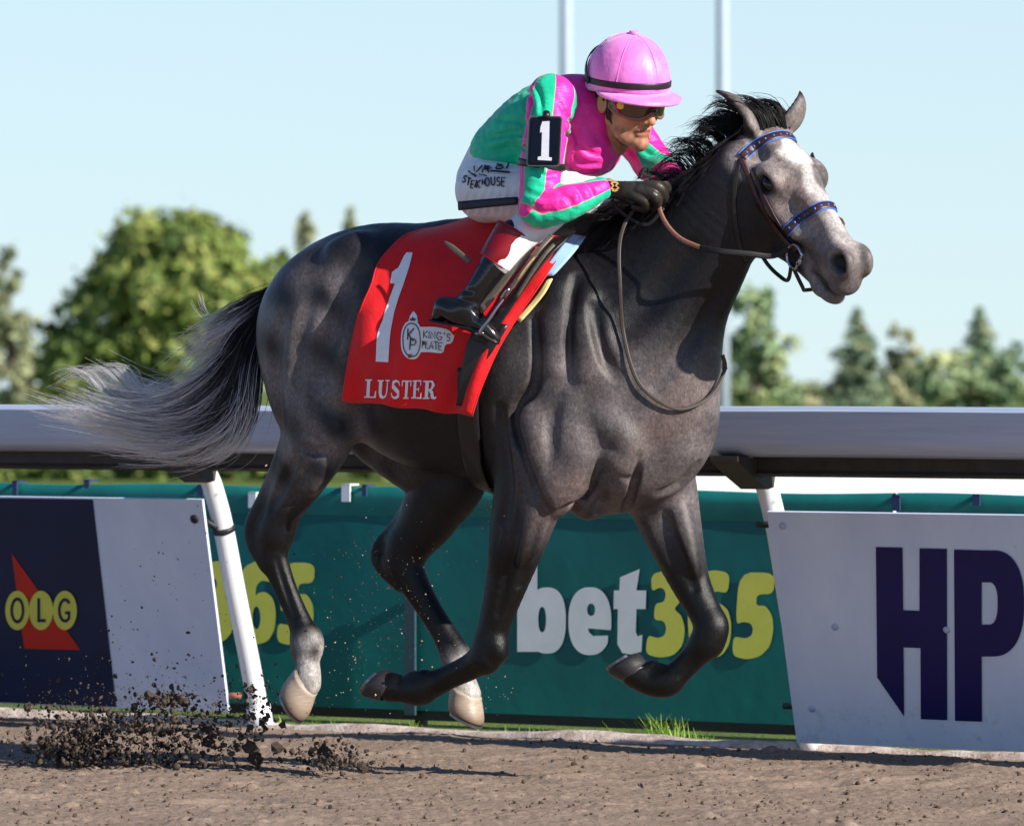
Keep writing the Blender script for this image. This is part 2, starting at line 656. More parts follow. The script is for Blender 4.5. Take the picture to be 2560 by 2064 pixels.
def extrude(prof, t0, t1, name, mat, parent, steps=24):
    V, F = [], []
    n = len(prof)
    for t in np.linspace(t0, t1, steps + 1):
        dz = 0.0025 * math.sin(t * 3.1) * math.sin(t * 1.3 + 2)
        V += [rp(t, o, z + dz) for o, z in prof]
    for i in range(steps):
        for j in range(n):
            F.append((i * n + j, i * n + (j + 1) % n, (i + 1) * n + (j + 1) % n, (i + 1) * n + j))
    F += [tuple(range(n)), tuple(steps * n + j for j in reversed(range(n)))]
    ob = new_mesh(name, V, F, mat, parent, smooth=True)
    try:
        ob.data.set_sharp_from_angle(angle=R(35))
    except Exception:
        pass
    return ob
extrude(prof, -16, 14, 'rail_beam', M_RAIL, rail, 60)
extrude([(0.44, 0.972), (0.47, 0.972), (0.47, 0.925), (0.485, 0.914), (0.47, 0.904), (0.44, 0.908)], -16, 14, 'rail_lip', M_RAILDARK, rail, 30)
def make_post(u, v, name, label):
    t, _ = rail_t(u, v, 0.0)
    po = thing('rail_post', rp(t, 0, 0), label, 'rail post', 'posts carrying the running rail')
    path = spline([(0, -0.02), (0.075, 0.22), (0.161, 0.466), (0.238, 0.70), (0.286, 0.81), (0.328, 0.880), (0.40, 0.935), (0.50, 0.962)], 6)
    pts = [rp(t, o, z) for o, z in path]
    mb = MB().tube(pts, 0.036, 20)
    mb.build('tube', M_POST, po)
    # gusset under the rail
    g = MB()
    gp = [(0.34, 0.95), (0.60, 0.972), (0.60, 0.955), (0.50, 0.905), (0.40, 0.862), (0.36, 0.868)]
    V = [rp(t + s, o, z) for s in (-0.05, 0.05) for o, z in gp]
    n = len(gp)
    F = [tuple(range(n)), tuple(n + j for j in reversed(range(n)))] + [(j, n + j, n + (j + 1) % n, (j + 1) % n) for j in range(n)]
    g.add(V, F).build('gusset', M_RAILDARK, po, smooth=False)
    MB().tube([rp(t, 0.0, -0.02), rp(t, 0.026, 0.075)], 0.043, 20).build('foot_collar', M_POST, po)
    return t
T_POST1 = make_post(656, 1824, 'rail_post', 'white gooseneck rail post beside the white board end, behind the horse\'s hind leg')
T_POST2 = make_post(2034, 1872, 'rail_post', 'white gooseneck rail post standing behind the board lettered HP')

# --- helpers for flat lettering
from mathutils.geometry import tessellate_polygon
def arc(cx, cy, rx, ry, a0=0, a1=360, n=40, e=1.0):
    out = []
    for a in np.linspace(R(a0), R(a1), n, endpoint=(abs(a1 - a0) < 359.9)):
        c, s = math.cos(a), math.sin(a)
        out.append((cx + rx * math.copysign(abs(c) ** e, c), cy + ry * math.copysign(abs(s) ** e, s)))
    return out
def chaikin(p, it=1):
    p = [np.asarray(q, float) for q in p]
    for _ in range(it):
        o = []
        for i in range(len(p)):
            a, b = p[i], p[(i + 1) % len(p)]
            o += [a * 0.8 + b * 0.2, a * 0.2 + b * 0.8]
        p = o
    return [tuple(q) for q in p]
def flat_poly(loops, mapf):
    """loops: outer + holes in 2-D -> V,F through mapf(x,y)->3-D"""
    tri = tessellate_polygon([[Vector((x, y, 0)) for x, y in lp] for lp in loops])
    pts = [q for lp in loops for q in lp]
    return [mapf(x, y) for x, y in pts], [tuple(t) for t in tri]
def zoomer(x0, y0, sc):
    return lambda p: (x0 + p[0] * sc, y0 + p[1] * sc)

GLY = {   # drawn in the pixels of an enlarged view of the photograph (see Z7)
 'b': [[[(170, 800), (262, 800), (262, 1240), (170, 1240)]],
       [[(262, 1240)] + [q for q in arc(306, 1097, 86, 151, 130, -130, 60, e=0.8) if q[0] > 262.5] + [(262, 957)], arc(284, 1093, 18, 58, e=0.9)]],
 'e': [[arc(502, 1100, 98, 155, 12, -324, 60, 0.85) + [(585, 1166), (516, 1168), (497, 1150), (494, 1133)],
        arc(508, 1048, 18, 28, e=0.9)]],
 't': [[chaikin([(640, 900), (730, 862), (715, 960), (760, 960), (757, 1045), (715, 1045), (712, 1150), (720, 1170), (742, 1162),
                 (738, 1240), (690, 1252), (650, 1245), (628, 1205), (630, 1045), (610, 1045), (612, 960), (637, 960)], 0)]],
 '3': [[chaikin([(783, 885), (860, 866), (915, 885), (930, 940), (918, 1010), (885, 1045), (922, 1075), (938, 1140), (926, 1212), (885, 1257),
                 (820, 1268), (756, 1250), (766, 1163), (810, 1178), (842, 1168), (852, 1135), (842, 1100), (793, 1093), (800, 1020),
                 (840, 1013), (850, 982), (843, 955), (822, 946), (784, 965)], 2)]],
 '6': [[chaikin([(1143, 880), (1060, 864), (985, 898), (955, 985), (949, 1100), (957, 1200), (990, 1256), (1050, 1273), (1110, 1256), (1142, 1200),
                 (1150, 1120), (1136, 1050), (1098, 1018), (1060, 1022), (1044, 1040), (1048, 990), (1075, 962), (1133, 974)], 2),
        arc(1050, 1143, 20, 55)]],
 '5': [[chaikin([(1185, 878), (1347, 878), (1343, 976), (1265, 978), (1262, 1030), (1305, 1028), (1336, 1075), (1342, 1140), (1326, 1215), (1280, 1262),
                 (1215, 1276), (1153, 1258), (1158, 1168), (1215, 1180), (1240, 1166), (1249, 1140), (1238, 1110), (1205, 1103), (1167, 1115)], 2)]],
}
Z7 = zoomer(1200, 950, 0.547)

# --- green banner wall behind the rail
GO = -0.60
M_GREEN = None
k = NM('banner_green', 0.55, 0.35)
k.color(k.ramp(k.noise(2.2, 5, 0.6), [(0.3, lin((8, 94, 96))), (0.7, lin((12, 108, 108)))]))
k.bump(k.noise(6, 3), 0.15, 0.02)
M_GREEN = k.m
M_GREENTOP = plain('banner_hem_green', (22, 116, 112), 0.5, 0.4, 0.15, 8)
M_WHITE = plain('print_white', (226, 230, 238), 0.5, 0.4, 0.05, 12)
M_YEL = plain('print_yellow', (214, 214, 92), 0.5, 0.4, 0.06, 12)
M_DARK = plain('dark_metal', (34, 34, 38), 0.5, 0.4, 0.3, 30)
M_NAVY = plain('print_navy', (14, 10, 86), 0.5, 0.4, 0.12, 9)
M_NAVY2 = plain('navy_sheet', (14, 34, 70), 0.5, 0.4, 0.2, 5)
M_RED = plain('print_red', (196, 40, 28), 0.5, 0.4, 0.1, 12)

t_seam, _ = rail_t(1036, 1500, GO)           # dark support seen between the hind legs
t_seam2, _ = rail_t(2240, 1260, GO)
t_l = rail_t(-300, 1500, GO)[0]
span = t_seam2 - t_seam
def gmap(off=0.0):
    o = GO + off
    return lambda x, y: (lambda p: p)(on_plane(*Z7((x, y)), RB0 + RN * o, RN))
def green_board(t0, t1, label, shift, glyphs):
    b = thing('advertising_banner', rp((t0 + t1) / 2, GO, 0), label, 'banner', 'green banners along the inner fence')
    n = 40
    V, F = [], []
    zs = [0.035, 0.2, 0.4, 0.6, 0.735]
    for i in range(n + 1):
        t = t0 + 0.006 + (t1 - t0 - 0.012) * i / n
        for z in zs:
            V.append(rp(t, GO + 0.002 * math.sin(t * 9 + z * 7) * (0.3 + z), z))
    m = len(zs)
    for i in range(n):
        for j in range(m - 1):
            a = i * m + j
            F.append((a, a + m, a + m + 1, a + 1))
    new_mesh('sheet', V, F, M_GREEN, b)
    V, F = [], []
    for i in range(n + 1):                  # padded hem folded over the top wire
        t = t0 + 0.006 + (t1 - t0 - 0.012) * i / n
        w = 0.004 * math.sin(t * 6.0)
        for o, z in ((0.002, 0.728), (0.008, 0.745), (0.010, 0.79), (0.012, 0.826 + w), (-0.01, 0.83 + w), (-0.02, 0.79)):
            V.append(rp(t, GO + o, z))
    for i in range(n):
        for j in range(5):
            a = i * 6 + j
            F.append((a, a + 6, a + 7, a + 1))
    new_mesh('hem', V, F, M_GREENTOP, b)
    MB().box(rp(t0, GO - 0.03, 0.0), RT * (t1 - t0), RN * 0.025, np.array((0, 0, 0.05))).build('base_shade_strip', M_DARK, b, smooth=False)  # dark strip standing for the shadow gap under the banner
    for g in glyphs:
        mb = MB()
        for j, loops in enumerate(GLY[g]):
            V, F = flat_poly(loops, gmap(0.0065))
            mb.add([p + RT * shift for p in V], F)
        tag(mb.build('letter_' + g if g.isalpha() else 'digit', M_WHITE if g in 'bet' else M_YEL, b, smooth=False),
            'white letter' if g in 'bet' else 'yellow digit')
    return b
t5c = rail_t(1936, 1540, GO)[0]
t5l = rail_t(787, 1508, GO)[0]
SH = t5l - t5c
green_board(t_seam - span, t_seam, 'green banner with yellow 365 partly hidden by the hind leg', SH, ['3', '6', '5'])
green_board(t_seam, t_seam2, 'green banner lettered bet365 between the forelegs', 0.0, list('bet') + ['3', '6', '5'])
green_board(t_seam2, t_seam2 + span, 'green banner whose top edge shows above the board lettered HP', 0.0, [])
def fence_stake(t, label, tall):
    s_ = thing('banner_stake', rp(t, GO - 0.05, 0), label, 'stake', 'stakes holding the banners')
    MB().box(rp(t - 0.018, GO - 0.06, -0.02), RT * 0.036, RN * 0.03, np.array((0, 0, tall))).build('stake', M_DARK, s_, smooth=False)
    MB().box(rp(t - 0.022, GO + 0.005, 0.42), RT * 0.045, RN * 0.02, np.array((0, 0, 0.02))).build('bracket', M_DARK, s_, smooth=False)
    # the strip showing over the joint
    MB().box(rp(t - 0.022, GO + 0.021, 0.02), RT * 0.044, RN * 0.012, np.array((0, 0, 0.46))).build('joint_strip', plain('joint_strip', (46, 72, 84), 0.5), s_, smooth=False)
fence_stake(t_seam, 'dark upright over the banner joint between the hind legs', 0.80)
def clip(u, v, w, h, mat, label):
    t, z = rail_t(u, v, GO + 0.03)
    c = MB()
    c.box(rp(t - w / 2, GO + 0.022, z - h / 2), RT * w, RN * 0.008, np.array((0, 0, h)))
    c.box(rp(t - w / 2, GO - 0.03, z + h / 2 - 0.004), RT * w, RN * 0.06, np.array((0, 0, 0.006)))
    o = c.build('banner_clip', mat, None, smooth=False, loc=rp(t, GO, z))
    tag(o, label, 'clip', 'clips along the banner top')
M_CLIP = plain('clip_dark', (40, 56, 96), 0.5)
clip(630, 1250, 0.034, 0.055, M_WHITE, 'white clip on the green banner just right of the rail post')
clip(864, 1232, 0.036, 0.062, M_WHITE, 'white clip on the green banner between the hind legs')
clip(910, 1226, 0.018, 0.04, M_CLIP, 'small dark clip beside the white one between the hind legs')
clip(216, 1210, 0.024, 0.03, M_CLIP, 'dark clip above the white end of the left board')
clip(36, 1220, 0.022, 0.05, M_CLIP, 'dark clip at the far left above the navy board')
clip(500, 1226, 0.026, 0.04, M_CLIP, 'dark clip beside the left rail post bend')
clip(2239, 1258, 0.03, 0.05, M_CLIP, 'dark clip at the banner joint above the board lettered HP')
clip(2440, 1250, 0.026, 0.035, M_CLIP, 'dark clip at the far right of the banner top')

# --- leaning boards bolted to the posts
LEAN = 0.345
PN = RN * 1.0 - np.array((0, 0, LEAN))          # the boards face the track and slightly down
PN = PN / np.linalg.norm(PN)
def lean_p(t, z, off=0.0):
    return rp(t, 0.085 + LEAN * z, z) + PN * off
def lean_map(off):
    p0 = lean_p(0, 0, off)
    return lambda u, v: on_plane(u, v, p0, PN)
def lean_tz(u, v):
    p = on_plane(u, v, lean_p(0, 0, 0), PN) - RB0
    return float(p @ RT), float(p[2])
k = NM('board_white', 0.42, 0.45)
_sp = k.ramp(k.noise(34, 6, 0.75), [(0.66, (0, 0, 0)), (0.74, (0.6, 0.6, 0.6))])
_sp2 = k.ramp(k.noise(5, 5, 0.6, k.coord('Object', (1, 1, 0.4))), [(0.35, lin((206, 218, 244))), (0.7, lin((222, 232, 252)))])
_sz = k.node('ShaderNodeSeparateXYZ')
k.link(k.coord(), _sz.inputs[0])
_low = k.math('MULTIPLY', k.math('SUBTRACT', 1.0, k.math('MULTIPLY', _sz.outputs['Z'], 5.0), True), k.ramp(k.noise(22, 6, 0.75), [(0.52, (0, 0, 0)), (0.72, (0.5, 0.5, 0.5))]))
k.color(k.mix(_low, k.mix(_sp, _sp2, lin((96, 84, 76))), lin((120, 102, 90))))
k.bump(k.noise(3, 3), 0.1, 0.02)
M_BOARD = k.m
def lean_board(tl, tr, zb, zt, name, label, uv_l=None, uv_r=None):
    c = lean_p((tl + tr) / 2, zb)
    b = thing(name, c, label, 'board', 'sponsor boards on the rail posts')
    return b
def slab(corners, thick, name, mat, parent):
    V = [p for p in corners] + [p - PN * thick for p in corners]
    F = [(0, 1, 2, 3), (7, 6, 5, 4)] + [(i, 4 + i, 4 + (i + 1) % 4, (i + 1) % 4) for i in range(4)]
    ob = new_mesh(name, V, F, mat, parent, smooth=False)
    bm = bmesh.new(); bm.from_mesh(ob.data); bmesh.ops.recalc_face_normals(bm, faces=bm.faces); bm.to_mesh(ob.data); bm.free()
    return ob
mp0 = lean_map(0.0)
# the HP board
_bl, _tl = mp0(1992, 1856), mp0(1917, 1279)
_dz = _tl[2]
tr_end = rail_t(3100, 1400, 0.1)[0]
hb = thing('sponsor_board', _bl, 'pale grey board with large navy letters HP leaning on the rail posts', 'board', 'sponsor boards on the rail posts')
slab([_bl, _bl + RT * 2.2, _tl + RT * 2.2, _tl], 0.012, 'panel', M_BOARD, hb)
Z8 = zoomer(1700, 650, 0.8144)
def letters(shapes, off, mat, parent, name, Z):
    mb = MB()
    f = lean_map(off)
    for loops in shapes:
        V, F = flat_poly(loops, lambda x, y: f(*Z((x, y))))
        mb.add(V, F)
    return mb.build(name, mat, parent, smooth=False)
letters([[[(601, 880), (683, 882), (685, 1074), (735, 1076), (735, 884), (819, 886), (820, 1411), (739, 1408), (738, 1190), (686, 1188), (688, 1400), (605, 1280)]]],
        0.003, M_NAVY, hb, 'letter_h', Z8)
letters([[[(841, 888), (960, 891)] + arc(960, 1053, 97, 163, -90, 90, 24, 0.85) + [(926, 1216), (927, 1416), (844, 1413)],
         [(926, 988), (945, 989)] + arc(948, 1053, 27, 65, -90, 90, 14, 0.8) + [(926, 1118)]]], 0.003, M_NAVY, hb, 'letter_p', Z8)
def bolt(u, v, parent, mat=M_RAIL, r=0.012):
    p = lean_map(0.0)(u, v)
    MB().tube([p - PN * 0.002, p + PN * 0.004, p + PN * 0.006], [r, r, r * 0.5], 12).build('bolt', mat, parent)
for u, v in ((1957, 1314), (2088, 1566), (2030, 1770), (2367, 1573)):
    bolt(u, v, hb)
def bracket(u0, u1, v, parent, mat=M_DARK):
    a, b = lean_map(-0.02)(u0, v), lean_map(-0.02)(u1, v)
    MB().tube([a, b], 0.011, 10).build('bracket', mat, parent)
bracket(1893, 1930, 1311, hb)
bracket(1960, 2000, 1764, hb)
# the navy and white board
_br, _tr = mp0(571, 1780), mp0(505, 1249)
ob_ = thing('sponsor_board', _br, 'white board end beside a navy sheet with yellow OLG circles on a red triangle', 'board', 'sponsor boards on the rail posts')
slab([_br - RT * 2.2, _br, _tr, _tr - RT * 2.2], 0.012, 'panel', M_BOARD, ob_)
f = lean_map(0.0025)
V, F = flat_poly([[(-900, 1225), (232, 1248), (291, 1769), (-900, 1738)]], f)
# keep the navy sheet inside the panel: build it from the panel's own edges
a, b = f(291, 1770), f(232, 1251)
zl, zh = _br[2] + 0.004, _tr[2] - 0.004
def lean_at(p, q, z):
    s_ = (z - p[2]) / (q[2] - p[2])
    return p + (q - p) * s_
e0, e1 = lean_at(a, b, zl), lean_at(a, b, zh)
new_mesh('navy_sheet', [e0 - RT * 1.7, e0, e1, e1 - RT * 1.7], [(0, 1, 2, 3)], M_NAVY2, ob_, smooth=False)
Z5 = zoomer(0, 1150, 0.5267)
letters([[[(55, 440), (115, 893), (382, 900)]]], 0.005, M_RED, ob_, 'triangle', Z5)
for cx in (82, 195, 308):
    letters([[arc(cx, 712, 57, 93)]], 0.0075, M_YEL, ob_, 'circle', Z5)
letters([[arc(82, 712, 33, 62), arc(82, 712, 21, 46)]], 0.0095, M_NAVY2, ob_, 'letter_o', Z5)
letters([[[(177, 655), (190, 655), (190, 753), (216, 753), (216, 768), (177, 768)]]], 0.0095, M_NAVY2, ob_, 'letter_l', Z5)
letters([[arc(308, 712, 33, 58, -40, -320, 40) + [(333, 716), (308, 716), (308, 730), (321, 730), (321, 744)] + arc(308, 712, 21, 43, -318, -42, 34)]],
        0.0095, M_NAVY2, ob_, 'letter_g', Z5)
bolt(486, 1297, ob_, M_DARK, 0.016)
p0_, p1_ = lean_map(-0.015)(498, 1296), rp(T_POST1, 0.238, 0.70)
MB().tube([p0_, (p0_ + p1_) / 2 + np.array((0, 0, -0.002)), p1_ + RN * 0.036], [0.013, 0.012, 0.010], 10).build('bracket', M_DARK, ob_)
pt = rp(T_POST1, 0.262, 0.705)
MB().tube([rp(T_POST1, 0.234, 0.690), rp(T_POST1, 0.241, 0.708)], 0.041, 20).build('clamp', M_DARK, ob_)
bracket(566, 600, 1738, ob_, plain('rusty_bracket', (150, 100, 84), 0.8))

# --- grass tufts and verge along the kerb
def blades(n, cx, co, sx, so, hmin, hmax, seed, name, label=None, stuff=False):
    r = np.random.RandomState(seed)
    V, F = [], []
    for i in range(n):
        t = cx + r.normal() * sx
        o = co + r.normal() * so
        hgt = r.uniform(hmin, hmax)
        a = r.uniform(0, 6.28)
        lean = r.uniform(0.1, 0.75) * hgt
        d = np.array((math.cos(a), math.sin(a), 0))
        w = np.array((-d[1], d[0], 0)) * r.uniform(0.0015, 0.0035)
        b0 = rp(t, o, -0.024)
        k0 = len(V)
        for s_ in (0, 0.5, 1.0):
            c = b0 + d * lean * s_ * s_ + np.array((0, 0, hgt * (s_ - 0.15 * s_ * s_)))
            ww = w * (1 - 0.9 * s_)
            V += [c - ww, c + ww]
        F += [(k0, k0 + 1, k0 + 3, k0 + 2), (k0 + 2, k0 + 3, k0 + 5, k0 + 4)]
    if stuff:
        return tag(new_mesh(name, V, F, M_BLADE), label, 'grass', kind='stuff')
    return tag(new_mesh(name, V, F, M_BLADE, loc=rp(cx, co, 0)), label, 'grass tuft', 'grass tufts along the kerb')
k = NM('grass_blade', 0.6, 0.3)
k.color(k.ramp(k.noise(9, 3), [(0.3, lin((96, 140, 44))), (0.7, lin((158, 186, 84)))]))
M_BLADE = k.m
blades(550, 0.0, -0.22, 2.6, 0.10, 0.02, 0.06, 5, 'verge_grass', 'thin green grass verge behind the kerb', True)
for i, (u, n, sx, hmax, lab) in enumerate(((1660, 170, 0.055, 0.14, 'largest bright grass tuft below the digits 365'), (1745, 60, 0.022, 0.08, 'low grass tuft just right of the largest tuft'),
                     (1500, 26, 0.018, 0.06, 'tiny grass tuft left of the largest one, below the letter t'), (1030, 34, 0.018, 0.07, 'thin grass tuft between the hind hooves'),
                     (790, 30, 0.004, 0.06, 'small grass tuft beside the raised hind hoof'))):
    t = rail_t(u, 1840, -0.12)[0]
    blades(n, t, -0.12, sx, 0.03, 0.03, hmax, 30 + i, 'grass_tuft', lab)
# ------------------------------------------------------------------ far things: trees, poles, white kerb
def leaf_mat(name, c1, c2, c3):
    k = NM(name, 0.75, 0.12)
    a = k.attr('tone', 'Fac')
    k.color(k.ramp(a, [(0.0, lin(c1)), (0.5, lin(c2)), (1.0, lin(c3))]))
    return k.m
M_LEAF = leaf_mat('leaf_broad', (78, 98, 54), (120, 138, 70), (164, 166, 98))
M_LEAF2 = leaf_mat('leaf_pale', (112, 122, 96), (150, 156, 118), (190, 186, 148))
M_NEEDLE = leaf_mat('leaf_conifer', (96, 122, 102), (128, 148, 116), (170, 166, 130))  # needle tones paled to stand for air haze
M_HAZY = leaf_mat('leaf_hazy', (104, 130, 100), (138, 158, 116), (176, 182, 134))  # distance haze put into the leaf colour
M_BARK = plain('bark', (104, 92, 80), 0.9, 0.2, 0.3, 6)

def leaf_cloud(centres, normals, size, r, tone):
    n = len(centres)
    a = r.normal(size=(n, 3))
    nn = normals * 1.2 + r.normal(size=(n, 3)) * 0.7
    nn /= np.linalg.norm(nn, axis=1)[:, None]
    u = np.cross(nn, a)
    u /= np.linalg.norm(u, axis=1)[:, None] + 1e-9
    w = np.cross(nn, u)
    sz = size * (0.35 + 1.1 * r.uniform(size=n) ** 2)[:, None]
    q = np.stack([centres - u * sz, centres - w * sz * 0.6, centres + u * sz, centres + w * sz * 0.6], 1)
    V = q.reshape(-1, 3)
    F = np.arange(4 * n).reshape(n, 4)
    return V, F, np.repeat(tone, 4)

def broad_tree(lobes, D, n, leaf, label, seed, mat, base_uv, name='broadleaf_tree'):
    """lobes: (u,v,ru,rv) in photo pixels at distance D"""
    r = np.random.RandomState(seed)
    Y = D - CAMD
    sc = D / FPX
    b = at(base_uv[0], base_uv[1], Y)
    base = np.array((b[0], b[1], 0.0))
    root = thing(name, base, label, 'tree', 'trees beyond the infield')
    area = np.array([l[2] * l[3] for l in lobes], float)
    area /= area.sum()
    C, Nn, T = [], [], []
    for l, a in zip(lobes, area):
        c = at(l[0], l[1], Y + r.uniform(-0.3, 0.3) * l[2] * sc)
        rad = np.array((l[2] * sc, min(l[2], l[3] * 1.2) * sc, l[3] * sc))
        m = max(20, int(n * a))
        # clumps on the lobe's surface, leaves within the clumps
        nc = max(8, m // 55)
        d = r.normal(size=(nc, 3))
        d /= np.linalg.norm(d, axis=1)[:, None]
        cc = d * r.uniform(0.55, 1.02, nc)[:, None]
        ct = np.clip(r.normal(0.45, 0.28, nc), 0, 1)
        pick = r.randint(0, nc, m)
        off = r.normal(size=(m, 3)) * 0.14
        p = cc[pick] + off
        C.append(c + p * rad)
        nv = off + d[pick] * 0.25
        Nn.append(nv / (np.linalg.norm(nv, axis=1)[:, None] + 1e-9))
        T.append(np.clip(ct[pick] + r.normal(size=m) * 0.15, 0, 1))
    V, F, tone = leaf_cloud(np.concatenate(C), np.concatenate(Nn), leaf, r, np.concatenate(T))
    cr = new_mesh('crown', V, F, mat, root, smooth=False)
    vfloat(cr, 'tone', tone)
    top = min(l[1] - l[3] for l in lobes)
    mb = MB()
    tp = at(base_uv[0], top + 0.45 * (base_uv[1] - top), Y)
    mb.tube(spline([base, base * 0.5 + tp * 0.5 + np.array((0.02, 0, 0)) * D * 0.02, tp], 5), np.linspace(0.012 * D * 0.09, 0.0035 * D * 0.09, 11), 10)
    for l in lobes[:6]:
        c = at(l[0], l[1], Y)
        s0 = base * 0.55 + tp * 0.45
        mb.tube(spline([s0, (s0 + c) / 2 + np.array((0, 0, 0.1)), c], 4), np.linspace(0.006 * D * 0.09, 0.0015 * D * 0.09, 9), 7)
    mb.build('trunk', M_BARK, root)
    return root

def conifer(u, vtop, vbot, rw, D, n, leaf, label, seed, mat=None, lean=0):
    r = np.random.RandomState(seed)
    Y = D - CAMD
    top, bot = at(u + lean, vtop, Y), at(u, vbot, Y)
    base = np.array((bot[0], bot[1], 0.0))
    root = thing('conifer_tree', base, label, 'tree', 'trees beyond the infield')
    H = top[2]
    RW = rw * D / FPX
    C, Nn, T = [], [], []
    tiers = 26
    mb = MB()
    for i in range(tiers):
        f_ = (i + 0.3) / tiers
        z = H * (0.04 + 0.95 * f_)
        rr = RW * (1 - f_) ** 0.85 * r.uniform(0.7, 1.2) + 0.03
        nb = max(4, int(9 * (1 - f_)) + 3)
        for _ in range(nb):
            a = r.uniform(0, 6.28)
            L = rr * r.uniform(0.6, 1.15)
            d = np.array((math.cos(a), math.sin(a), 0))
            p0 = base + (top - bot) * np.array((1, 1, 0)) * f_ + np.array((0, 0, z))
            tip = p0 + d * L + np.array((0, 0, -0.18 * L))
            mb.tube([p0, tip], [0.012 * L + 0.004, 0.002], 4, caps=False)
            m = max(6, int(n / (tiers * 8)))
            s_ = r.uniform(0.15, 1.05, m)[:, None]
            q = p0 + (tip - p0) * s_ + r.normal(size=(m, 3)) * np.array((0.12, 0.12, 0.07)) * L
            C.append(q)
            Nn.append(np.tile(np.array((d[0] * 0.4, d[1] * 0.4, 0.8)), (m, 1)))
            T.append(np.clip(r.uniform(0.1, 0.8) + r.normal(size=m) * 0.15, 0, 1))
    V, F, tone = leaf_cloud(np.concatenate(C), np.concatenate(Nn), leaf, r, np.concatenate(T))
    cr = new_mesh('crown', V, F, mat or M_NEEDLE, root, smooth=False)
    vfloat(cr, 'tone', tone)
    mb.tube([base, base + np.array((0, 0, H * 0.5)) + (top - bot) * np.array((.5, .5, 0)), np.array((top[0], top[1], H))], [0.02 * H, 0.012 * H, 0.003 * H], 8)
    mb.build('trunk', M_BARK, root)

LD = 150.0
LS = LD / FPX
broad_tree([(430, 700, 175, 165), (455, 640, 130, 100), (370, 660, 110, 100), (520, 760, 150, 150), (540, 690, 100, 130), (330, 720, 120, 110), (270, 830, 150, 120), (420, 880, 190, 130), (190, 920, 120, 100), (560, 870, 110, 130)],
           LD, 36000, 16 * LS, 'large round green tree behind the horse\'s tail', 11, M_LEAF, (430, 1010))
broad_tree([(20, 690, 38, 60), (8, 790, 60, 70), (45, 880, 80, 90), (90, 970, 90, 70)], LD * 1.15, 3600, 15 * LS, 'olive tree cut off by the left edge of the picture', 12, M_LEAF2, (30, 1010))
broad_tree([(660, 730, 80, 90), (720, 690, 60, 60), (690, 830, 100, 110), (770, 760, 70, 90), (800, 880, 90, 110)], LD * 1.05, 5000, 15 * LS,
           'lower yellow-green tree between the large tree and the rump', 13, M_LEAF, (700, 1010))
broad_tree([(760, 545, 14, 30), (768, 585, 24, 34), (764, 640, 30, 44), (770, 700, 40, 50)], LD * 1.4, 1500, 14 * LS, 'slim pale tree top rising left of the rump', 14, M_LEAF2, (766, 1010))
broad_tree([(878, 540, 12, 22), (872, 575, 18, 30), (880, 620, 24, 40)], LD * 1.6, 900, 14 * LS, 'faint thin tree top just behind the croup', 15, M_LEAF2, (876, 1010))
broad_tree([(80, 1130, 130, 120), (260, 1140, 150, 110), (460, 1130, 140, 120), (640, 1130, 150, 120), (840, 1130, 150, 120), (1010, 1140, 130, 110)],
           LD * 0.45, 6500, 7 * LS, 'clipped hedge seen in the gap under the rail', 16, M_LEAF, (500, 1230), name='hedge')
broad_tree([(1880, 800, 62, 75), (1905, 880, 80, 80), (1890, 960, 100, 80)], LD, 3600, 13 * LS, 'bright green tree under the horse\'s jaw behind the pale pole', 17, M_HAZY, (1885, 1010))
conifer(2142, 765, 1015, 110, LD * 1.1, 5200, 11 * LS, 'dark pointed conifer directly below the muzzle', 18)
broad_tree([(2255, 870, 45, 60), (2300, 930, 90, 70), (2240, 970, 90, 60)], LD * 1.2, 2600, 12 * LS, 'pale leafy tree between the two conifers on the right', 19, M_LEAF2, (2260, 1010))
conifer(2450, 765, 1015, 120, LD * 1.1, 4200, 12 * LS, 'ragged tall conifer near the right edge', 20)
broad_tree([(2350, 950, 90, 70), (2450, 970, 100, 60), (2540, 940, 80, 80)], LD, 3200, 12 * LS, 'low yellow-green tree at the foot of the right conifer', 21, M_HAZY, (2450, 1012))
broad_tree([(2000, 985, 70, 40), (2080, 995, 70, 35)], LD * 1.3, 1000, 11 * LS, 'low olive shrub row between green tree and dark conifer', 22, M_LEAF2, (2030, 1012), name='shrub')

M_POLE = plain('pole_paint', (168, 182, 198), 0.6, 0.2, 0.05, 3)
for u, D, lab in ((1415, 95.0, 'tall pale floodlight pole rising behind the jockey'), (1806, 95.0, 'tall pale floodlight pole behind the horse\'s neck')):
    b = at(u, 900, D - CAMD)
    po = thing('floodlight_pole', (b[0], b[1], 0), lab, 'pole', 'floodlight poles')
    hgt = 16.0
    MB().tube([(b[0], b[1], -0.05), (b[0], b[1], 5), (b[0], b[1], hgt)], [0.14, 0.12, 0.075], 18).build('shaft', M_POLE, po)
    MB().tube([(b[0], b[1], -0.05), (b[0], b[1], 0.5)], 0.23, 18).build('base', M_POLE, po)
    hd = MB()
    for j in range(-1, 2):
        hd.box((b[0] + j * 0.6 - 0.2, b[1] - 0.25, hgt - 0.1), (0.4, 0, 0), (0, 0.25, 0), (0, 0.0, 0.45))
    hd.box((b[0] - 0.9, b[1] - 0.05, hgt - 0.2), (1.8, 0, 0), (0, 0.1, 0), (0, 0, 0.1))
    hd.build('lamp_head', M_DARK, po, smooth=False)

# white turf-course kerb seen under the rail on the right
kw = MB()
D = 46.0
x0, x1 = at(1300, 900, D - CAMD)[0], at(2900, 900, D - CAMD)[0]
kw.box((x0, D - CAMD, -0.03), (x1 - x0, 0, 0), (0, 0.3, 0), (0, 0, 0.435))
o = kw.build('white_kerb_wall', M_WHITE, None, smooth=False, loc=(x0, D - CAMD, 0))
tag(o, 'low white kerb wall seen under the rail on the right', 'kerb')
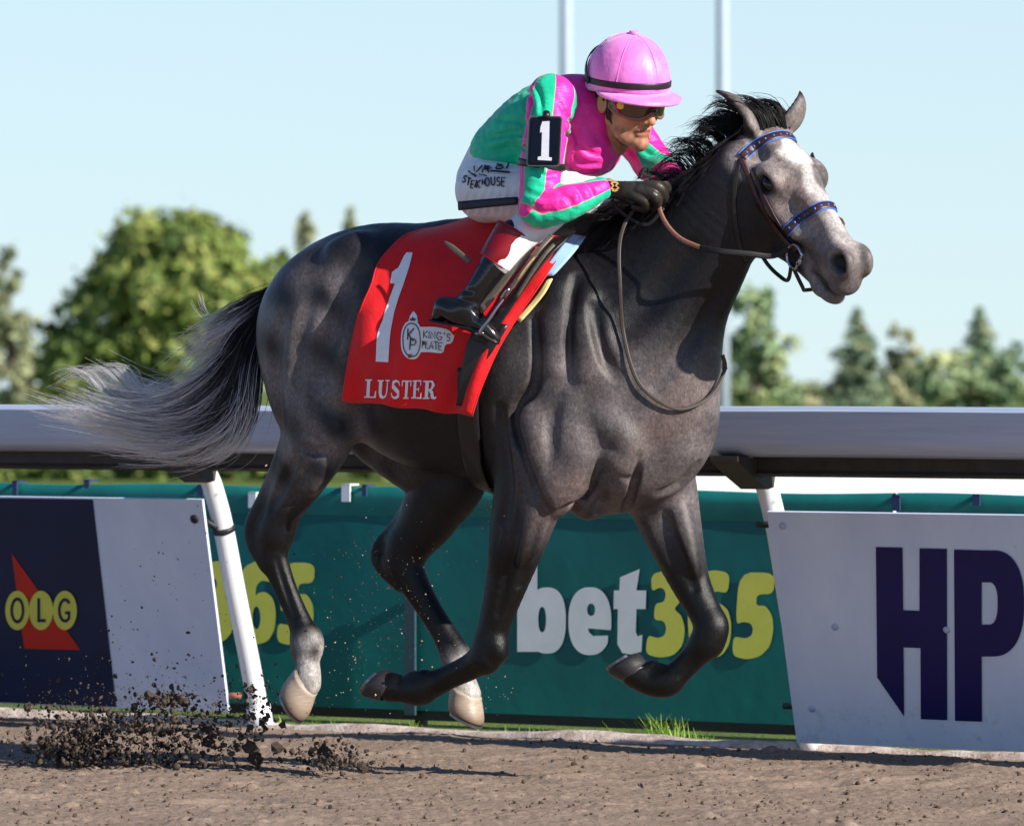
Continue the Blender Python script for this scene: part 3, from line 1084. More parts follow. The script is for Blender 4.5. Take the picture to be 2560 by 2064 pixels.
# ------------------------------------------------------------------ the horse
HV = 0.0056 * VOX
HF = Field((-1.05, -0.62, -0.02), (1.50, 0.62, 2.10), HV, HB)
TF = Field((-1.05, -0.55, 0.45), (0.95, 0.60, 1.85), 0.012, HB)      # the trunk alone, for draping the tack

def HC(rows, k=0.03, both=False, cut=False, sub=5, F=None, nsign=1):
    """rows: (u,v,n,r_px,q)"""
    rows = [tuple(r) + (1.0,) * (5 - len(r)) for r in rows]
    pts = [hp(r[0], r[1], r[2]) for r in rows]
    (F or HF).chain(pts, [r[3] * PX for r in rows], [r[4] for r in rows], k=k, cut=cut, sub=sub)

def rotu(u0, v0, u1, v1, n0=0.0, n1=None):
    """orientation whose first axis runs from pixel 0 to pixel 1, third axis ~ lateral"""
    a = hp(u1, v1, n0 if n1 is None else n1) - hp(u0, v0, n0)
    a /= np.linalg.norm(a)
    n = np.array((0.0, 1, 0))
    n = n - a * (a @ n)
    n /= np.linalg.norm(n)
    return np.stack([a, np.cross(n, a), n])

def HE(u, v, n, r, ax=None, k=0.03, cut=False, F=None, tilt=0.0, both=False):
    """muscle: ellipsoid centred at pixel (u,v), offset n; r in px (along, across, lateral); ax = (u0,v0,u1,v1) axis"""
    rot = None if ax is None else rotu(*ax)
    if ax is None:
        rot = np.array([(1.0, 0, 0), (0, 0, 1), (0, 1, 0)])
    if tilt:
        c, s_ = math.cos(R(tilt)), math.sin(R(tilt))
        rot = np.stack([rot[0], c * rot[1] + s_ * rot[2], -s_ * rot[1] + c * rot[2]])
    c = hp(u, v, n)
    (F or HF).ell(c, np.array(r) * PX, rot, k, cut)
    if both:
        (F or HF).ell(c * np.array((1, -1, 1)), np.array(r) * PX, rot * np.array((1, -1, 1)), k, cut)

def surf(uv, off=0.0):
    """photo pixels on the near surface -> horse-frame points and normals"""
    P = HF.cast(uv, 0.0, 14.3, 17.4, 0.008) @ HB.T
    ok = ~np.isnan(P).any(1)
    return P[ok], HF.grad(P[ok])
def groove(uvs, r=16, depth=0.008, k=0.02, sub=3):
    depth, k, r = depth * 1.45, k * 0.75, r * 0.9
    P, N_ = surf(spline(uvs, sub))
    if len(P) > 1:
        f_ = np.sin(np.linspace(0.35, math.pi - 0.35, len(P)))
        HF.chain(P + N_ * (r * PX - depth * f_)[:, None] if np.ndim(depth) else P + N_ * (r * PX - depth * f_[:, None]), r * PX, k=k, cut=True, sub=1)
def ridge(uvs, r=16, height=0.006, k=0.02, sub=3):
    P, N_ = surf(spline(uvs, sub))
    if len(P) > 1:
        f_ = np.sin(np.linspace(0.35, math.pi - 0.35, len(P)))
        HF.chain(P - N_ * (r * PX - height * f_[:, None]), r * PX, k=k, sub=1)

# trunk: (u, top v, bottom v, half width in m)
TR = [(800, 705, 1000, 0.165), (860, 602, 1060, 0.235), (940, 558, 1085, 0.262), (1040, 556, 1112, 0.270), (1150, 566, 1160, 0.278),
      (1270, 585, 1212, 0.270), (1390, 590, 1262, 0.240), (1490, 650, 1285, 0.205), (1560, 770, 1270, 0.185)]
for F_ in (HF, TF):
    rows = []
    for u, a, b, hw in TR:
        r_ = (b - a) / 2.0
        rows.append((u, (a + b) / 2.0, 0.0, r_, hw / (r_ * PX)))
    HC(rows, 0.03, sub=4, F=F_)
    # withers ridge and back
    HC([(1150, 640, 0, 70, 0.8), (1290, 600, 0, 58, 0.6), (1400, 580, 0, 48, 0.55), (1500, 600, 0, 56, 0.6)], 0.08, F=F_)
    # neck
    HC([(1480, 880, 0.0, 240, 0.66), (1570, 820, 0.0, 222, 0.58), (1668, 700, 0.01, 182, 0.54), (1752, 590, 0.025, 148, 0.54), (1822, 495, 0.04, 120, 0.60), (1850, 445, 0.05, 98, 0.7)], 0.06, F=F_)
    HE(1428, 860, 0.150, (235, 120, 62), (1340, 640, 1520, 1060), 0.05, F=F_, both=True)            # scapula / shoulder
    HE(1365, 1085, 0.170, (165, 112, 62), (1265, 960, 1460, 1200), 0.04, F=F_, both=True)          # triceps
    HE(1535, 1085, 0.090, (150, 118, 85), (1500, 960, 1570, 1220), 0.04, F=F_, both=True)         # breast
    HE(1080, 940, 0.0, (230, 225, 225), None, 0.08, F=F_)                                         # ribcage / belly roundness
# hindquarters
HE(800, 770, 0.125, (165, 135, 95), (700, 880, 900, 660), 0.05, both=True)                        # gluteal
HE(742, 905, 0.120, (185, 82, 80), (722, 720, 745, 1100), 0.04, both=True)                        # hamstrings
HE(880, 650, 0.165, (70, 50, 40), (850, 700, 905, 600), 0.07, both=True)                           # point of the hip
# near thigh (leg A) and far thigh (leg B)
HC([(800, 860, 0.15, 150, 0.62), (800, 1000, 0.165, 118, 0.72), (795, 1090, 0.165, 92, 0.85), (752, 1190, 0.155, 68, 0.85), (712, 1270, 0.15, 50, 0.85), (690, 1330, 0.145, 47, 0.85)], 0.05)
HE(838, 1072, 0.19, (62, 45, 45), (800, 1110, 870, 1040), 0.03)                                  # patella
HE(800, 1185, 0.20, (60, 28, 30), (830, 1130, 770, 1230), 0.025)
HC([(840, 900, -0.13, 150, 0.62), (980, 1060, -0.15, 125, 0.7), (1105, 1185, -0.155, 100, 0.8), (1075, 1285, -0.15, 78, 0.8), (1020, 1365, -0.145, 56, 0.8)], 0.04)
HE(1150, 1215, -0.15, (80, 55, 50), (1180, 1180, 1100, 1260), 0.04)
# lower hind legs: hock, calcaneus, cannon, fetlock, pastern
HC([(690, 1325, 0.145, 47, 0.8), (684, 1385, 0.14, 39, 0.8), (706, 1452, 0.135, 31, 0.85), (735, 1520, 0.13, 29, 0.85), (755, 1568, 0.13, 33, 0.9), (769, 1605, 0.13, 43, 0.85), (768, 1648, 0.13, 33, 0.9), (770, 1682, 0.13, 33, 0.95), (766, 1706, 0.13, 38, 0.95)], 0.015)
HC([(740, 1110, 0.15, 45, 0.8), (704, 1170, 0.15, 30, 0.8), (664, 1245, 0.15, 23, 0.75), (630, 1312, 0.148, 20, 0.75), (640, 1360, 0.145, 24, 0.75), (668, 1405, 0.14, 24, 0.8)], 0.02)
HC([(742, 1598, 0.13, 17, 0.8), (745, 1632, 0.13, 17, 0.8), (752, 1652, 0.13, 12, 0.8)], 0.012)
HC([(1020, 1365, -0.145, 56, 0.8), (1010, 1400, -0.14, 52, 0.8), (1034, 1455, -0.135, 40, 0.85), (1072, 1520, -0.13, 33, 0.85), (1112, 1585, -0.125, 33, 0.9), (1140, 1640, -0.12, 40, 0.85), (1154, 1690, -0.12, 33, 0.9), (1163, 1735, -0.12, 41, 0.95)], 0.015)
HC([(1090, 1200, -0.15, 45, 0.8), (1045, 1258, -0.15, 28, 0.8), (988, 1320, -0.15, 20, 0.7), (946, 1372, -0.147, 20, 0.75), (956, 1412, -0.145, 23, 0.75), (1000, 1455, -0.14, 24, 0.8)], 0.02)
# forelegs: near C, far D
HC([(1345, 1130, 0.165, 110, 0.66), (1322, 1235, 0.155, 92, 0.72), (1300, 1330, 0.145, 76, 0.78), (1268, 1450, 0.135, 55, 0.85), (1238, 1555, 0.13, 41, 0.9), (1224, 1608, 0.13, 42, 0.9), (1214, 1645, 0.13, 39, 0.9)], 0.04)
HC([(1216, 1640, 0.13, 40, 0.9), (1172, 1668, 0.125, 33, 0.8), (1120, 1692, 0.115, 31, 0.8), (1076, 1712, 0.11, 36, 0.85), (1048, 1722, 0.105, 42, 0.85), (1010, 1722, 0.10, 34, 0.9), (978, 1716, 0.10, 38, 0.95)], 0.015)
HC([(1062, 1690, 0.105, 15), (1030, 1692, 0.10, 13)], 0.02)
HE(1246, 1618, 0.135, (36, 24, 30), (1240, 1580, 1255, 1660), 0.02)
HC([(1612, 1130, -0.12, 118, 0.7), (1650, 1225, -0.125, 96, 0.75), (1686, 1340, -0.125, 73, 0.78), (1722, 1445, -0.12, 52, 0.85), (1760, 1525, -0.115, 42, 0.9), (1778, 1568, -0.112, 45, 0.9), (1768, 1605, -0.11, 41, 0.9)], 0.04)
HC([(1768, 1602, -0.11, 41, 0.9), (1728, 1648, -0.105, 33, 0.8), (1692, 1684, -0.10, 33, 0.8), (1668, 1704, -0.098, 38, 0.85), (1630, 1704, -0.095, 36, 0.85), (1590, 1685, -0.09, 37, 0.95)], 0.015)
HC([(1652, 1672, -0.098, 14), (1632, 1664, -0.096, 15)], 0.02)
# muscle relief: forearm extensor, elbow, pectorals, shoulder grooves
HE(1330, 1300, 0.195, (120, 42, 30), (1345, 1200, 1290, 1430), 0.025)
HE(1262, 1330, 0.17, (110, 32, 35), (1275, 1220, 1240, 1450), 0.02)
HE(1395, 1215, 0.185, (85, 58, 45), (1420, 1140, 1360, 1290), 0.025)
HE(1480, 1215, 0.06, (85, 60, 60), (1500, 1150, 1470, 1280), 0.02)
HE(1640, 1200, -0.07, (75, 70, 60), (1600, 1150, 1680, 1250), 0.02)
HE(1710, 1330, -0.075, (120, 30, 28), (1700, 1230, 1750, 1450), 0.02)
HE(1650, 1340, -0.085, (100, 28, 28), (1620, 1240, 1700, 1430), 0.02)
# --- head, built in its own frame: x poll->muzzle, y to the near side, z dorsal
HTH, HPH, HRO = R(52.0), R(44.0), R(6.0)
_h = np.array((math.cos(HTH), -math.sin(HTH), 0.0))
_ex = _h * math.cos(HPH) - HZ * math.sin(HPH)
_ez = _h * math.sin(HPH) + HZ * math.cos(HPH)
_ey = np.array((-math.sin(HTH), -math.cos(HTH), 0.0))
_ey2 = _ey * math.cos(HRO) - _ez * math.sin(HRO)
_ez2 = _ez * math.cos(HRO) + _ey * math.sin(HRO)
HEADW = np.stack([_ex, _ey2, _ez2])                  # rows: head axes in world
POLL = at(1922, 292, -0.36)
HEADR = HEADW @ HB.T                                 # head axes in the horse frame
HS = np.array((1.03, 1.12, 1.14))
def hdw(x, y, z):
    return POLL + (np.array((x, y, z)) * HS) @ HEADW
def hd(x, y, z):
    """head frame -> horse frame"""
    return w2h(hdw(x, y, z))
def DE(x, y, z, r, k=0.02, cut=False, rot=None, sym=True):
    for s_ in ((1, -1) if (sym and y != 0) else (1,)):
        rr = HEADR
        if rot is not None:
            m = np.array(rot)
            if s_ < 0:
                m = m * np.array([[1, -1, 1], [-1, 1, -1], [1, -1, 1]])
            rr = m @ HEADR
        HF.ell(hd(x, y * s_, z), np.array(r) * HS, rr, k, cut)
def DC(rows, k=0.02, cut=False, sym=False, sub=4):
    for s_ in ((1, -1) if sym else (1,)):
        HF.chain([hd(r[0], r[1] * s_, r[2]) for r in rows], [r[3] * 1.12 for r in rows], [r[4] if len(r) > 4 else 1.0 for r in rows], k=k, cut=cut, rot=HEADR, sub=sub)
DE(0.055, 0, -0.085, (0.10, 0.082, 0.085), 0.03)                    # cranium
DE(0.165, 0, -0.082, (0.125, 0.088, 0.080), 0.03)                   # forehead
DC([(0.15, 0, -0.10, 0.092, 0.92), (0.28, 0, -0.085, 0.078, 0.90), (0.40, 0, -0.080, 0.064, 0.82), (0.49, 0, -0.082, 0.058, 0.84)], 0.04)
DE(0.190, 0.080, -0.046, (0.046, 0.022, 0.026), 0.03)               # orbit ridge
DE(0.150, 0.050, -0.185, (0.125, 0.042, 0.110), 0.05)               # jowl
DC([(0.12, 0, -0.19, 0.09, 0.7), (0.24, 0, -0.200, 0.064, 0.75), (0.36, 0, -0.182, 0.046, 0.9), (0.46, 0, -0.168, 0.038, 1.0)], 0.04)
DC([(0.225, 0.084, -0.100, 0.013), (0.30, 0.068, -0.108, 0.012), (0.36, 0.054, -0.112, 0.010)], 0.035, sym=True)   # facial crest
DE(0.525, 0, -0.088, (0.064, 0.048, 0.060), 0.03)                    # muzzle
DE(0.542, 0.032, -0.056, (0.052, 0.023, 0.042), 0.018)              # nostril wing
DE(0.562, 0, -0.116, (0.036, 0.044, 0.034), 0.02)                   # upper lip
DE(0.520, 0, -0.174, (0.056, 0.040, 0.024), 0.012)                  # lower lip
DE(0.495, 0, -0.182, (0.038, 0.036, 0.030), 0.015)                  # chin
DC([(0.46, 0.052, -0.143, 0.008), (0.52, 0.052, -0.149, 0.011), (0.57, 0.040, -0.152, 0.012), (0.60, 0, -0.153, 0.014)], 0.005, cut=True, sym=True)   # mouth line
DE(0.550, 0.056, -0.054, (0.040, 0.031, 0.028), 0.006, cut=True, rot=[(0.90, 0, -0.43), (0, 1, 0), (0.43, 0, 0.90)])      # nostril
DE(0.205, 0.101, -0.060, (0.032, 0.022, 0.020), 0.012, cut=True)    # eye socket
DE(0.37, 0.056, -0.058, (0.08, 0.018, 0.016), 0.04, cut=True)      # hollow above the facial crest
DE(0.10, 0.075, -0.035, (0.035, 0.018, 0.018), 0.03, cut=True)     # hollow above the eye
# ears
EARS = []
for tip_uv, Yt, base, side in (((1797, 219), -0.36, (0.012, 0.060, -0.014), 1), ((2008, 233), -0.34, (0.020, -0.058, -0.014), -1)):
    tip = w2h(at(tip_uv[0], tip_uv[1], Yt))
    b_ = hd(*base)
    ax_ = tip - b_
    L = np.linalg.norm(ax_)
    a_ = ax_ / L
    op = w2h(np.array((-0.80, 0.15 if side > 0 else 0.45, 0.10)))      # the opening looks back
    op = op - a_ * (a_ @ op)
    op /= np.linalg.norm(op)
    w_ = np.cross(a_, op)
    rot = np.stack([w_, op, a_])
    prof_ = [(0.0, 0.040), (0.18, 0.044), (0.40, 0.039), (0.62, 0.029), (0.82, 0.016), (0.97, 0.006)]
    bow = [(-0.004), 0.004, 0.006, 0.003, -0.004, -0.012]
    HF.chain([b_ + ax_ * f_ - op * bw for (f_, _), bw in zip(prof_, bow)], [r_ for _, r_ in prof_], 0.66, k=0.015, rot=rot)
    HF.chain([b_ + ax_ * f_ + op * (0.014 - bw) for (f_, _), bw in list(zip(prof_, bow))[1:5]], [r_ * 0.80 for _, r_ in prof_[1:5]], 0.66, k=0.006, cut=True, rot=rot)
    EARS.append((tip, b_, op))
# muscle borders on the near side
groove([(1338, 800), (1345, 890), (1334, 965), (1296, 1015), (1290, 1066), (1311, 1126), (1338, 1205), (1368, 1285)], 18, 0.022, 0.02)
groove([(1440, 700), (1428, 808), (1418, 900), (1425, 960)], 18, 0.015, 0.025)
groove([(1478, 770), (1500, 873), (1535, 935)], 20, 0.017, 0.025)
groove([(1402, 960), (1388, 1060), (1372, 1150)], 24, 0.008, 0.03)
groove([(1248, 1020), (1262, 1120), (1272, 1220), (1262, 1300)], 18, 0.010, 0.02)
groove([(1495, 1160), (1555, 1186), (1588, 1205)], 14, 0.008, 0.015)
groove([(1592, 1140), (1588, 1200), (1576, 1250), (1560, 1290)], 15, 0.022, 0.015)
groove([(1380, 1300), (1425, 1265), (1470, 1225), (1500, 1160)], 14, 0.016, 0.015)
groove([(1650, 1232), (1698, 1212), (1744, 1163)], 14, 0.010, 0.02)
groove([(1440, 1300), (1490, 1270), (1510, 1230)], 14, 0.010, 0.015)
ridge([(1500, 1050), (1560, 1100), (1575, 1160)], 36, 0.014, 0.03)
ridge([(1385, 720), (1380, 820), (1385, 920)], 26, 0.010, 0.03)
ridge([(1460, 740), (1465, 840), (1470, 930)], 24, 0.008, 0.03)
ridge([(1320, 1040), (1345, 1140), (1375, 1230)], 26, 0.010, 0.03)
ridge([(1400, 990), (1440, 1100), (1425, 1200)], 45, 0.012, 0.04)
groove([(862, 735), (842, 806), (812, 880), (806, 950)], 28, 0.014, 0.04)
groove([(705, 800), (688, 880), (690, 960), (705, 1060)], 22, 0.010, 0.03)
groove([(770, 760), (752, 860), (745, 980), (748, 1080)], 24, 0.004, 0.03)
groove([(905, 800), (896, 900), (905, 1000), (890, 1060)], 34, 0.018, 0.05)
ridge([(838, 620), (876, 612), (905, 640)], 30, 0.008, 0.04)
groove([(760, 1120), (790, 1130), (812, 1120)], 14, 0.010, 0.02)
groove([(735, 1150), (705, 1215), (680, 1270)], 16, 0.010, 0.02)
groove([(1300, 1240), (1290, 1340), (1268, 1440), (1245, 1530)], 12, 0.008, 0.015)
groove([(1350, 1290), (1330, 1370), (1300, 1460)], 14, 0.007, 0.02)
groove([(1668, 1290), (1700, 1380), (1735, 1470)], 13, 0.009, 0.02)
groove([(692, 1400), (712, 1470), (738, 1540)], 9, 0.005, 0.01)
groove([(1195, 1668), (1130, 1702), (1085, 1722)], 9, 0.005, 0.01)
groove([(1745, 1640), (1700, 1690)], 9, 0.005, 0.01)
groove([(1640, 960), (1700, 880), (1770, 780), (1830, 690)], 26, 0.010, 0.04)
groove([(1560, 830), (1640, 740), (1720, 640)], 40, 0.008, 0.05)

Vh, Qh = HF.mesh()
Vw = h2w(Vh)
# --- coat colours by body region (markings, with some sun and shade worked into the tones)
def near_seg(P, a, b):
    a, b = np.asarray(a), np.asarray(b)
    e = b - a
    t = np.clip(((P - a) @ e) / (e @ e), 0, 1)
    return np.linalg.norm(P - a - t[:, None] * e, axis=1)
hl = (Vw - POLL) @ HEADW.T / HS                       # head-frame coordinates of every vertex
headm = smooth01(hl[:, 0], -0.02, 0.10) * smooth01(-np.abs(hl[:, 1]), -0.20, -0.15) * smooth01(hl[:, 2], -0.34, -0.26) * (hl[:, 0] < 0.75)
earm = np.zeros(len(Vw))
Nh = HF.grad(Vh)
earin = np.zeros(len(Vw))
for tip, b_, op in EARS:
    m_ = 1 - smooth01(near_seg(Vh, b_, tip), 0.045, 0.065)
    earm = np.maximum(earm, m_)
    f_ = ((Vh - b_) @ (tip - b_)) / ((tip - b_) @ (tip - b_))
    earin = np.maximum(earin, m_ * np.maximum(smooth01(Nh @ op, 0.0, 0.35), smooth01(f_, 0.86, 0.97)))
wA, wB, wC = WaveNoise(21, 40), WaveNoise(22, 90), WaveNoise(23, 18)
nz1, nz2, nz3 = wA(Vw), wB(Vw), wC(Vw)
dark = np.array(lin((27, 26, 31))[:3])  # dark coat; the tone also carries the head's shadow on the neck
mid = np.array(lin((106, 99, 100))[:3])
brown = np.array(lin((98, 82, 78))[:3])
black = np.array(lin((15, 14, 16))[:3])
pale = np.array(lin((146, 135, 132))[:3])
white = np.array(lin((236, 230, 226))[:3])
pink = np.array(lin((128, 120, 120))[:3])
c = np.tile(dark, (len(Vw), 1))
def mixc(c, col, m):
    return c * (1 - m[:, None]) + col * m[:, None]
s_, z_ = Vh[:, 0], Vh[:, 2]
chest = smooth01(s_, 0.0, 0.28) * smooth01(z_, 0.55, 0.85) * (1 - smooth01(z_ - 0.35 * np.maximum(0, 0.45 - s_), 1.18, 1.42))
c = mixc(c, mid, np.clip(chest * (0.75 + 0.2 * nz1), 0, 1))  # greyer chest coat, lightened further to stand for sunlight on it
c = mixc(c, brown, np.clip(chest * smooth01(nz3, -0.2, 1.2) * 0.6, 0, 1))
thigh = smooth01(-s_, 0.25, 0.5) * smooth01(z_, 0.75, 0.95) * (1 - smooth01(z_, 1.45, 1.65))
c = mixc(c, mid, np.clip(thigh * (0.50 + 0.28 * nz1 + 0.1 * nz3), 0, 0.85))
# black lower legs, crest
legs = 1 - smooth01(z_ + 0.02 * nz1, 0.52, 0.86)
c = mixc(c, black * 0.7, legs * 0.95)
# grey face
zb = np.interp(hl[:, 0], [0.0, 0.06, 0.12, 0.2, 0.3, 0.40, 0.46, 0.52], [-0.055, -0.075, -0.082, -0.092, -0.118, -0.145, -0.19, -0.30])
f_face = headm * smooth01(hl[:, 0], -0.01, 0.05) * smooth01(hl[:, 2] - zb + 0.008 * nz1, -0.022, 0.022)
c = mixc(c, pale, np.clip(f_face * (0.62 + 0.22 * nz1 + 0.18 * nz2), 0, 1))
c = mixc(c, brown * 1.5, np.clip(headm * (1 - smooth01(np.linalg.norm((hl - np.array((0.27, 0.05, -0.06))) / np.array((0.10, 0.07, 0.05)), axis=1), 0.5, 1.3)) * (0.5 + 0.3 * nz2), 0, 0.7))
c = mixc(c, pale * 0.9, earm * 0.75)
c = mixc(c, black, earin * 0.92)
blaze = 1 - smooth01(np.linalg.norm((hl - np.array((0.150, 0.0, 0.0))) / np.array((0.064, 0.040, 0.06)), axis=1) + 0.22 * nz2, 0.5, 1.15)
strip = (1 - smooth01(np.abs(hl[:, 1] + 0.012 + 0.012 * nz1), 0.006, 0.028)) * smooth01(hl[:, 0], 0.14, 0.2) * (1 - smooth01(hl[:, 0], 0.40, 0.55)) * smooth01(hl[:, 2], -0.07, -0.04)
snip = (1 - smooth01(np.linalg.norm((hl - np.array((0.47, 0.0, -0.02))) / np.array((0.09, 0.045, 0.04)), axis=1) + 0.2 * nz2, 0.5, 1.2)) * 0.7
c = mixc(c, white, np.clip(headm * np.maximum(np.maximum(blaze, strip * 0.45), snip * 0.4), 0, 1))
muz = headm * smooth01(hl[:, 0], 0.50, 0.56)
c = mixc(c, pink * 0.5, muz * 0.8)
chin = headm * smooth01(hl[:, 0], 0.47, 0.53) * (1 - smooth01(hl[:, 2], -0.15, -0.12))
c = mixc(c, pink * 0.75, chin * 0.6)
nost = headm * (1 - smooth01(np.linalg.norm((hl * np.array((1, 0, 1)) + np.array((0, 1, 0)) * np.abs(hl[:, 1:2]) - np.array((0.550, 0.044, -0.054))) / np.array((0.038, 0.030, 0.027)), axis=1), 0.75, 1.0))
c = mixc(c, black * 0.4, nost)
mth = headm * (1 - smooth01(np.abs(hl[:, 2] + 0.150), 0.004, 0.010)) * smooth01(hl[:, 0], 0.44, 0.48)  # shade of the mouth slit painted as a dark line
c = mixc(c, black, mth * 0.8)
eyer = headm * (1 - smooth01(np.linalg.norm((hl * np.array((1, 0, 1)) + np.array((0, 1, 0)) * np.abs(hl[:, 1:2]) - np.array((0.205, 0.090, -0.060))) / np.array((0.040, 0.05, 0.030)), axis=1), 0.6, 1.1))
c = mixc(c, black, eyer * 0.85)
# white pasterns behind, pale hind fetlocks
for (u0, v0, u1, v1, n) in ((768, 1598, 764, 1740, 0.13), (1140, 1640, 1165, 1750, -0.12)):
    d = near_seg(Vh, hp(u0, v0, n), hp(u1, v1, n))
    top = hp(u0, v0, n)[2]
    m = (1 - smooth01(d, 0.05, 0.075)) * (1 - smooth01(z_ - top + 0.012 * nz1, -0.03, 0.045))
    m = m * (0.25 + 0.75 * smooth01(Nh[:, 0] + 0.15 * nz2, -0.55, 0.05))
    c = mixc(c, white * 0.72, np.clip(m * (0.70 + 0.28 * nz2), 0, 1))
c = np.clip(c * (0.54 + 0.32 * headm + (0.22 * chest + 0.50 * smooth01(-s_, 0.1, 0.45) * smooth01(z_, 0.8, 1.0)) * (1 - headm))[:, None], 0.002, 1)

k = NM('horse_coat', 0.40, 0.32)
at_ = k.attr('coat')
fur = k.noise(150, 5, 0.8, k.coord('Object', (1.0, 1.0, 0.55)), 0.2)
mot = k.noise(48, 6, 0.75)
col = k.mix(k.ramp(mot, [(0.38, (0, 0, 0)), (0.68, (0.8, 0.8, 0.8))]), at_, k.mix(1.0, at_, (1.9, 1.86, 1.86, 1), 'MULTIPLY'))
col = k.mix(k.ramp(fur, [(0.34, (0.7, 0.7, 0.7)), (0.54, (0, 0, 0))]), col, k.mix(1.0, col, (0.42, 0.40, 0.40, 1), 'MULTIPLY'))
col = k.mix(k.ramp(fur, [(0.54, (0, 0, 0)), (0.72, (0.6, 0.6, 0.6))]), col, k.mix(1.0, col, (2.0, 1.95, 1.95, 1), 'MULTIPLY'))
k.color(col)
k.rough(k.ramp(mot, [(0.25, (0.30, 0.30, 0.30)), (0.75, (0.50, 0.50, 0.50))]))
k.bump(k.math('ADD', fur, k.math('MULTIPLY', mot, 1.2)), 0.35, 0.004)
M_COAT = k.m
hbase = np.array((0.0, 0.0, 0.0))
horse = thing('racehorse', hbase, 'dark grey racehorse galloping with all four hooves off the dirt', 'horse')
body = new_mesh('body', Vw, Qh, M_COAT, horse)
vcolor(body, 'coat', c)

# eyes
M_EYE = plain('eye', (16, 12, 12), 0.06, 0.6, 0.2, 30)
for s2 in (1, -1):
    ctr = hdw(0.205, 0.079 * s2, -0.060)
    V, F = [], []
    for i in range(13):
        for j in range(24):
            a, b = math.pi * i / 12, 2 * math.pi * j / 24
            p = np.array((math.sin(a) * math.cos(b) * 0.029, math.cos(a) * 0.0235, math.sin(a) * math.sin(b) * 0.0205))
            V.append(ctr + p @ HEADW)
    for i in range(12):
        for j in range(24):
            F.append((i * 24 + j, i * 24 + (j + 1) % 24, (i + 1) * 24 + (j + 1) % 24, (i + 1) * 24 + j))
    new_mesh('eye', V, F, M_EYE, horse)

# hooves
def hoof_mat(name, c1, c2, c3):
    k = NM(name, 0.42, 0.5)
    a = k.attr('ring', 'Fac')
    w = k.noise(9, 4, 0.6, k.coord('Object', (4, 4, 30)))
    k.color(k.mix(k.ramp(w, [(0.35, (0.0,) * 3), (0.7, (0.5,) * 3)]), k.ramp(a, [(0.0, lin(c1)), (0.45, lin(c2)), (0.86, lin(c3)), (1.0, lin((54, 46, 42)))]), lin(c3)))
    k.bump(w, 0.25, 0.003)
    return k.m
M_HOOFP = hoof_mat('hoof_pale', (178, 164, 150), (166, 150, 134), (122, 104, 90))
M_HOOFB = hoof_mat('hoof_black', (58, 52, 54), (44, 40, 44), (36, 32, 34))
M_SHOE = plain('horseshoe', (128, 128, 134), 0.3, 0.5, 0.2, 40, metal=0.9)
def hoof(cor, sole, toe, r0, r1, mat, name='hoof'):
    """cor: coronet centre, sole: centre of the ground face (horse frame); toe: direction of the toe (horse frame)"""
    cor, sole, toe = map(np.asarray, (cor, sole, toe))
    ax_ = sole - cor
    L = np.linalg.norm(ax_)
    a = ax_ / L
    t = toe - a * (a @ toe)
    t /= np.linalg.norm(t)
    w = np.cross(a, t)
    V, F, ring = [], [], []
    n = 28
    lv = [(-0.10, 0.93), (0.0, 1.0), (0.03, 1.045), (0.10, 1.03), (0.30, 1.09), (0.55, 1.16), (0.75, 1.19), (0.90, 1.17), (1.0, 1.08)]
    for f_, sc in lv:
        for j in range(n):
            b = 2 * math.pi * j / n
            cx, cy = math.cos(b), math.sin(b)
            rr = r0 * sc * (r1 / (r0 * 1.22)) ** max(f_, 0)
            fl = f_ * (1.0 + 0.16 * cx - 0.06 * cy * cy) if f_ > 0 else f_
            back = 1.0 if cx > 0 else 0.86
            heel = 0.0 if cx > -0.75 else (abs(cx) - 0.75) * -0.35
            p = cor + a * L * (fl - (0.16 * (1 - max(f_, 0)) * -cx if True else 0)) + t * (cx * rr * 1.12 * back + L * 0.20 * f_ + heel * rr * (cy * cy < 0.1)) + w * cy * rr
            V.append(p)
            ring.append(max(0, f_))
    m = len(lv)
    for i in range(m - 1):
        for j in range(n):
            F.append((i * n + j, i * n + (j + 1) % n, (i + 1) * n + (j + 1) % n, (i + 1) * n + j))
    # concave sole
    cen = np.mean(V[-n:], axis=0)
    base = len(V)
    for j in range(n):
        V.append(cen + (np.array(V[(m - 1) * n + j]) - cen) * 0.72 - a * 0.008)
        ring.append(1.0)
    for j in range(n):
        F.append(((m - 1) * n + j, (m - 1) * n + (j + 1) % n, base + (j + 1) % n, base + j))
    F.append(tuple(base + j for j in range(n)))
    ob = new_mesh(name, h2w(np.array(V)), F, mat, horse)
    bm = bmesh.new(); bm.from_mesh(ob.data); bmesh.ops.recalc_face_normals(bm, faces=bm.faces); bm.to_mesh(ob.data); bm.free()
    vfloat(ob, 'ring', ring)
    # horseshoe
    V2, F2 = [], []
    js = [j for j in range(n) if math.cos(2 * math.pi * j / n) > -0.80]
    js = sorted(js, key=lambda j: ((2 * math.pi * j / n + math.pi) % (2 * math.pi)))
    for j in js:
        po = np.array(V[(m - 1) * n + j])
        pi_ = cen + (po - cen) * 0.74
        for q in (po, pi_):
            V2 += [q - a * 0.001, q + a * 0.008]
    for i in range(len(js) - 1):
        b0, b1 = i * 4, i * 4 + 4
        F2 += [(b0, b1, b1 + 1, b0 + 1), (b0 + 1, b1 + 1, b1 + 3, b0 + 3), (b0 + 3, b1 + 3, b1 + 2, b0 + 2), (b0 + 2, b1 + 2, b1, b0)]
    F2 += [(0, 1, 3, 2), (len(V2) - 4, len(V2) - 2, len(V2) - 1, len(V2) - 3)]
    new_mesh('horseshoe', h2w(np.array(V2)), F2, M_SHOE, ob, smooth=False)
    return ob
fw = np.array((1.0, 0, 0))
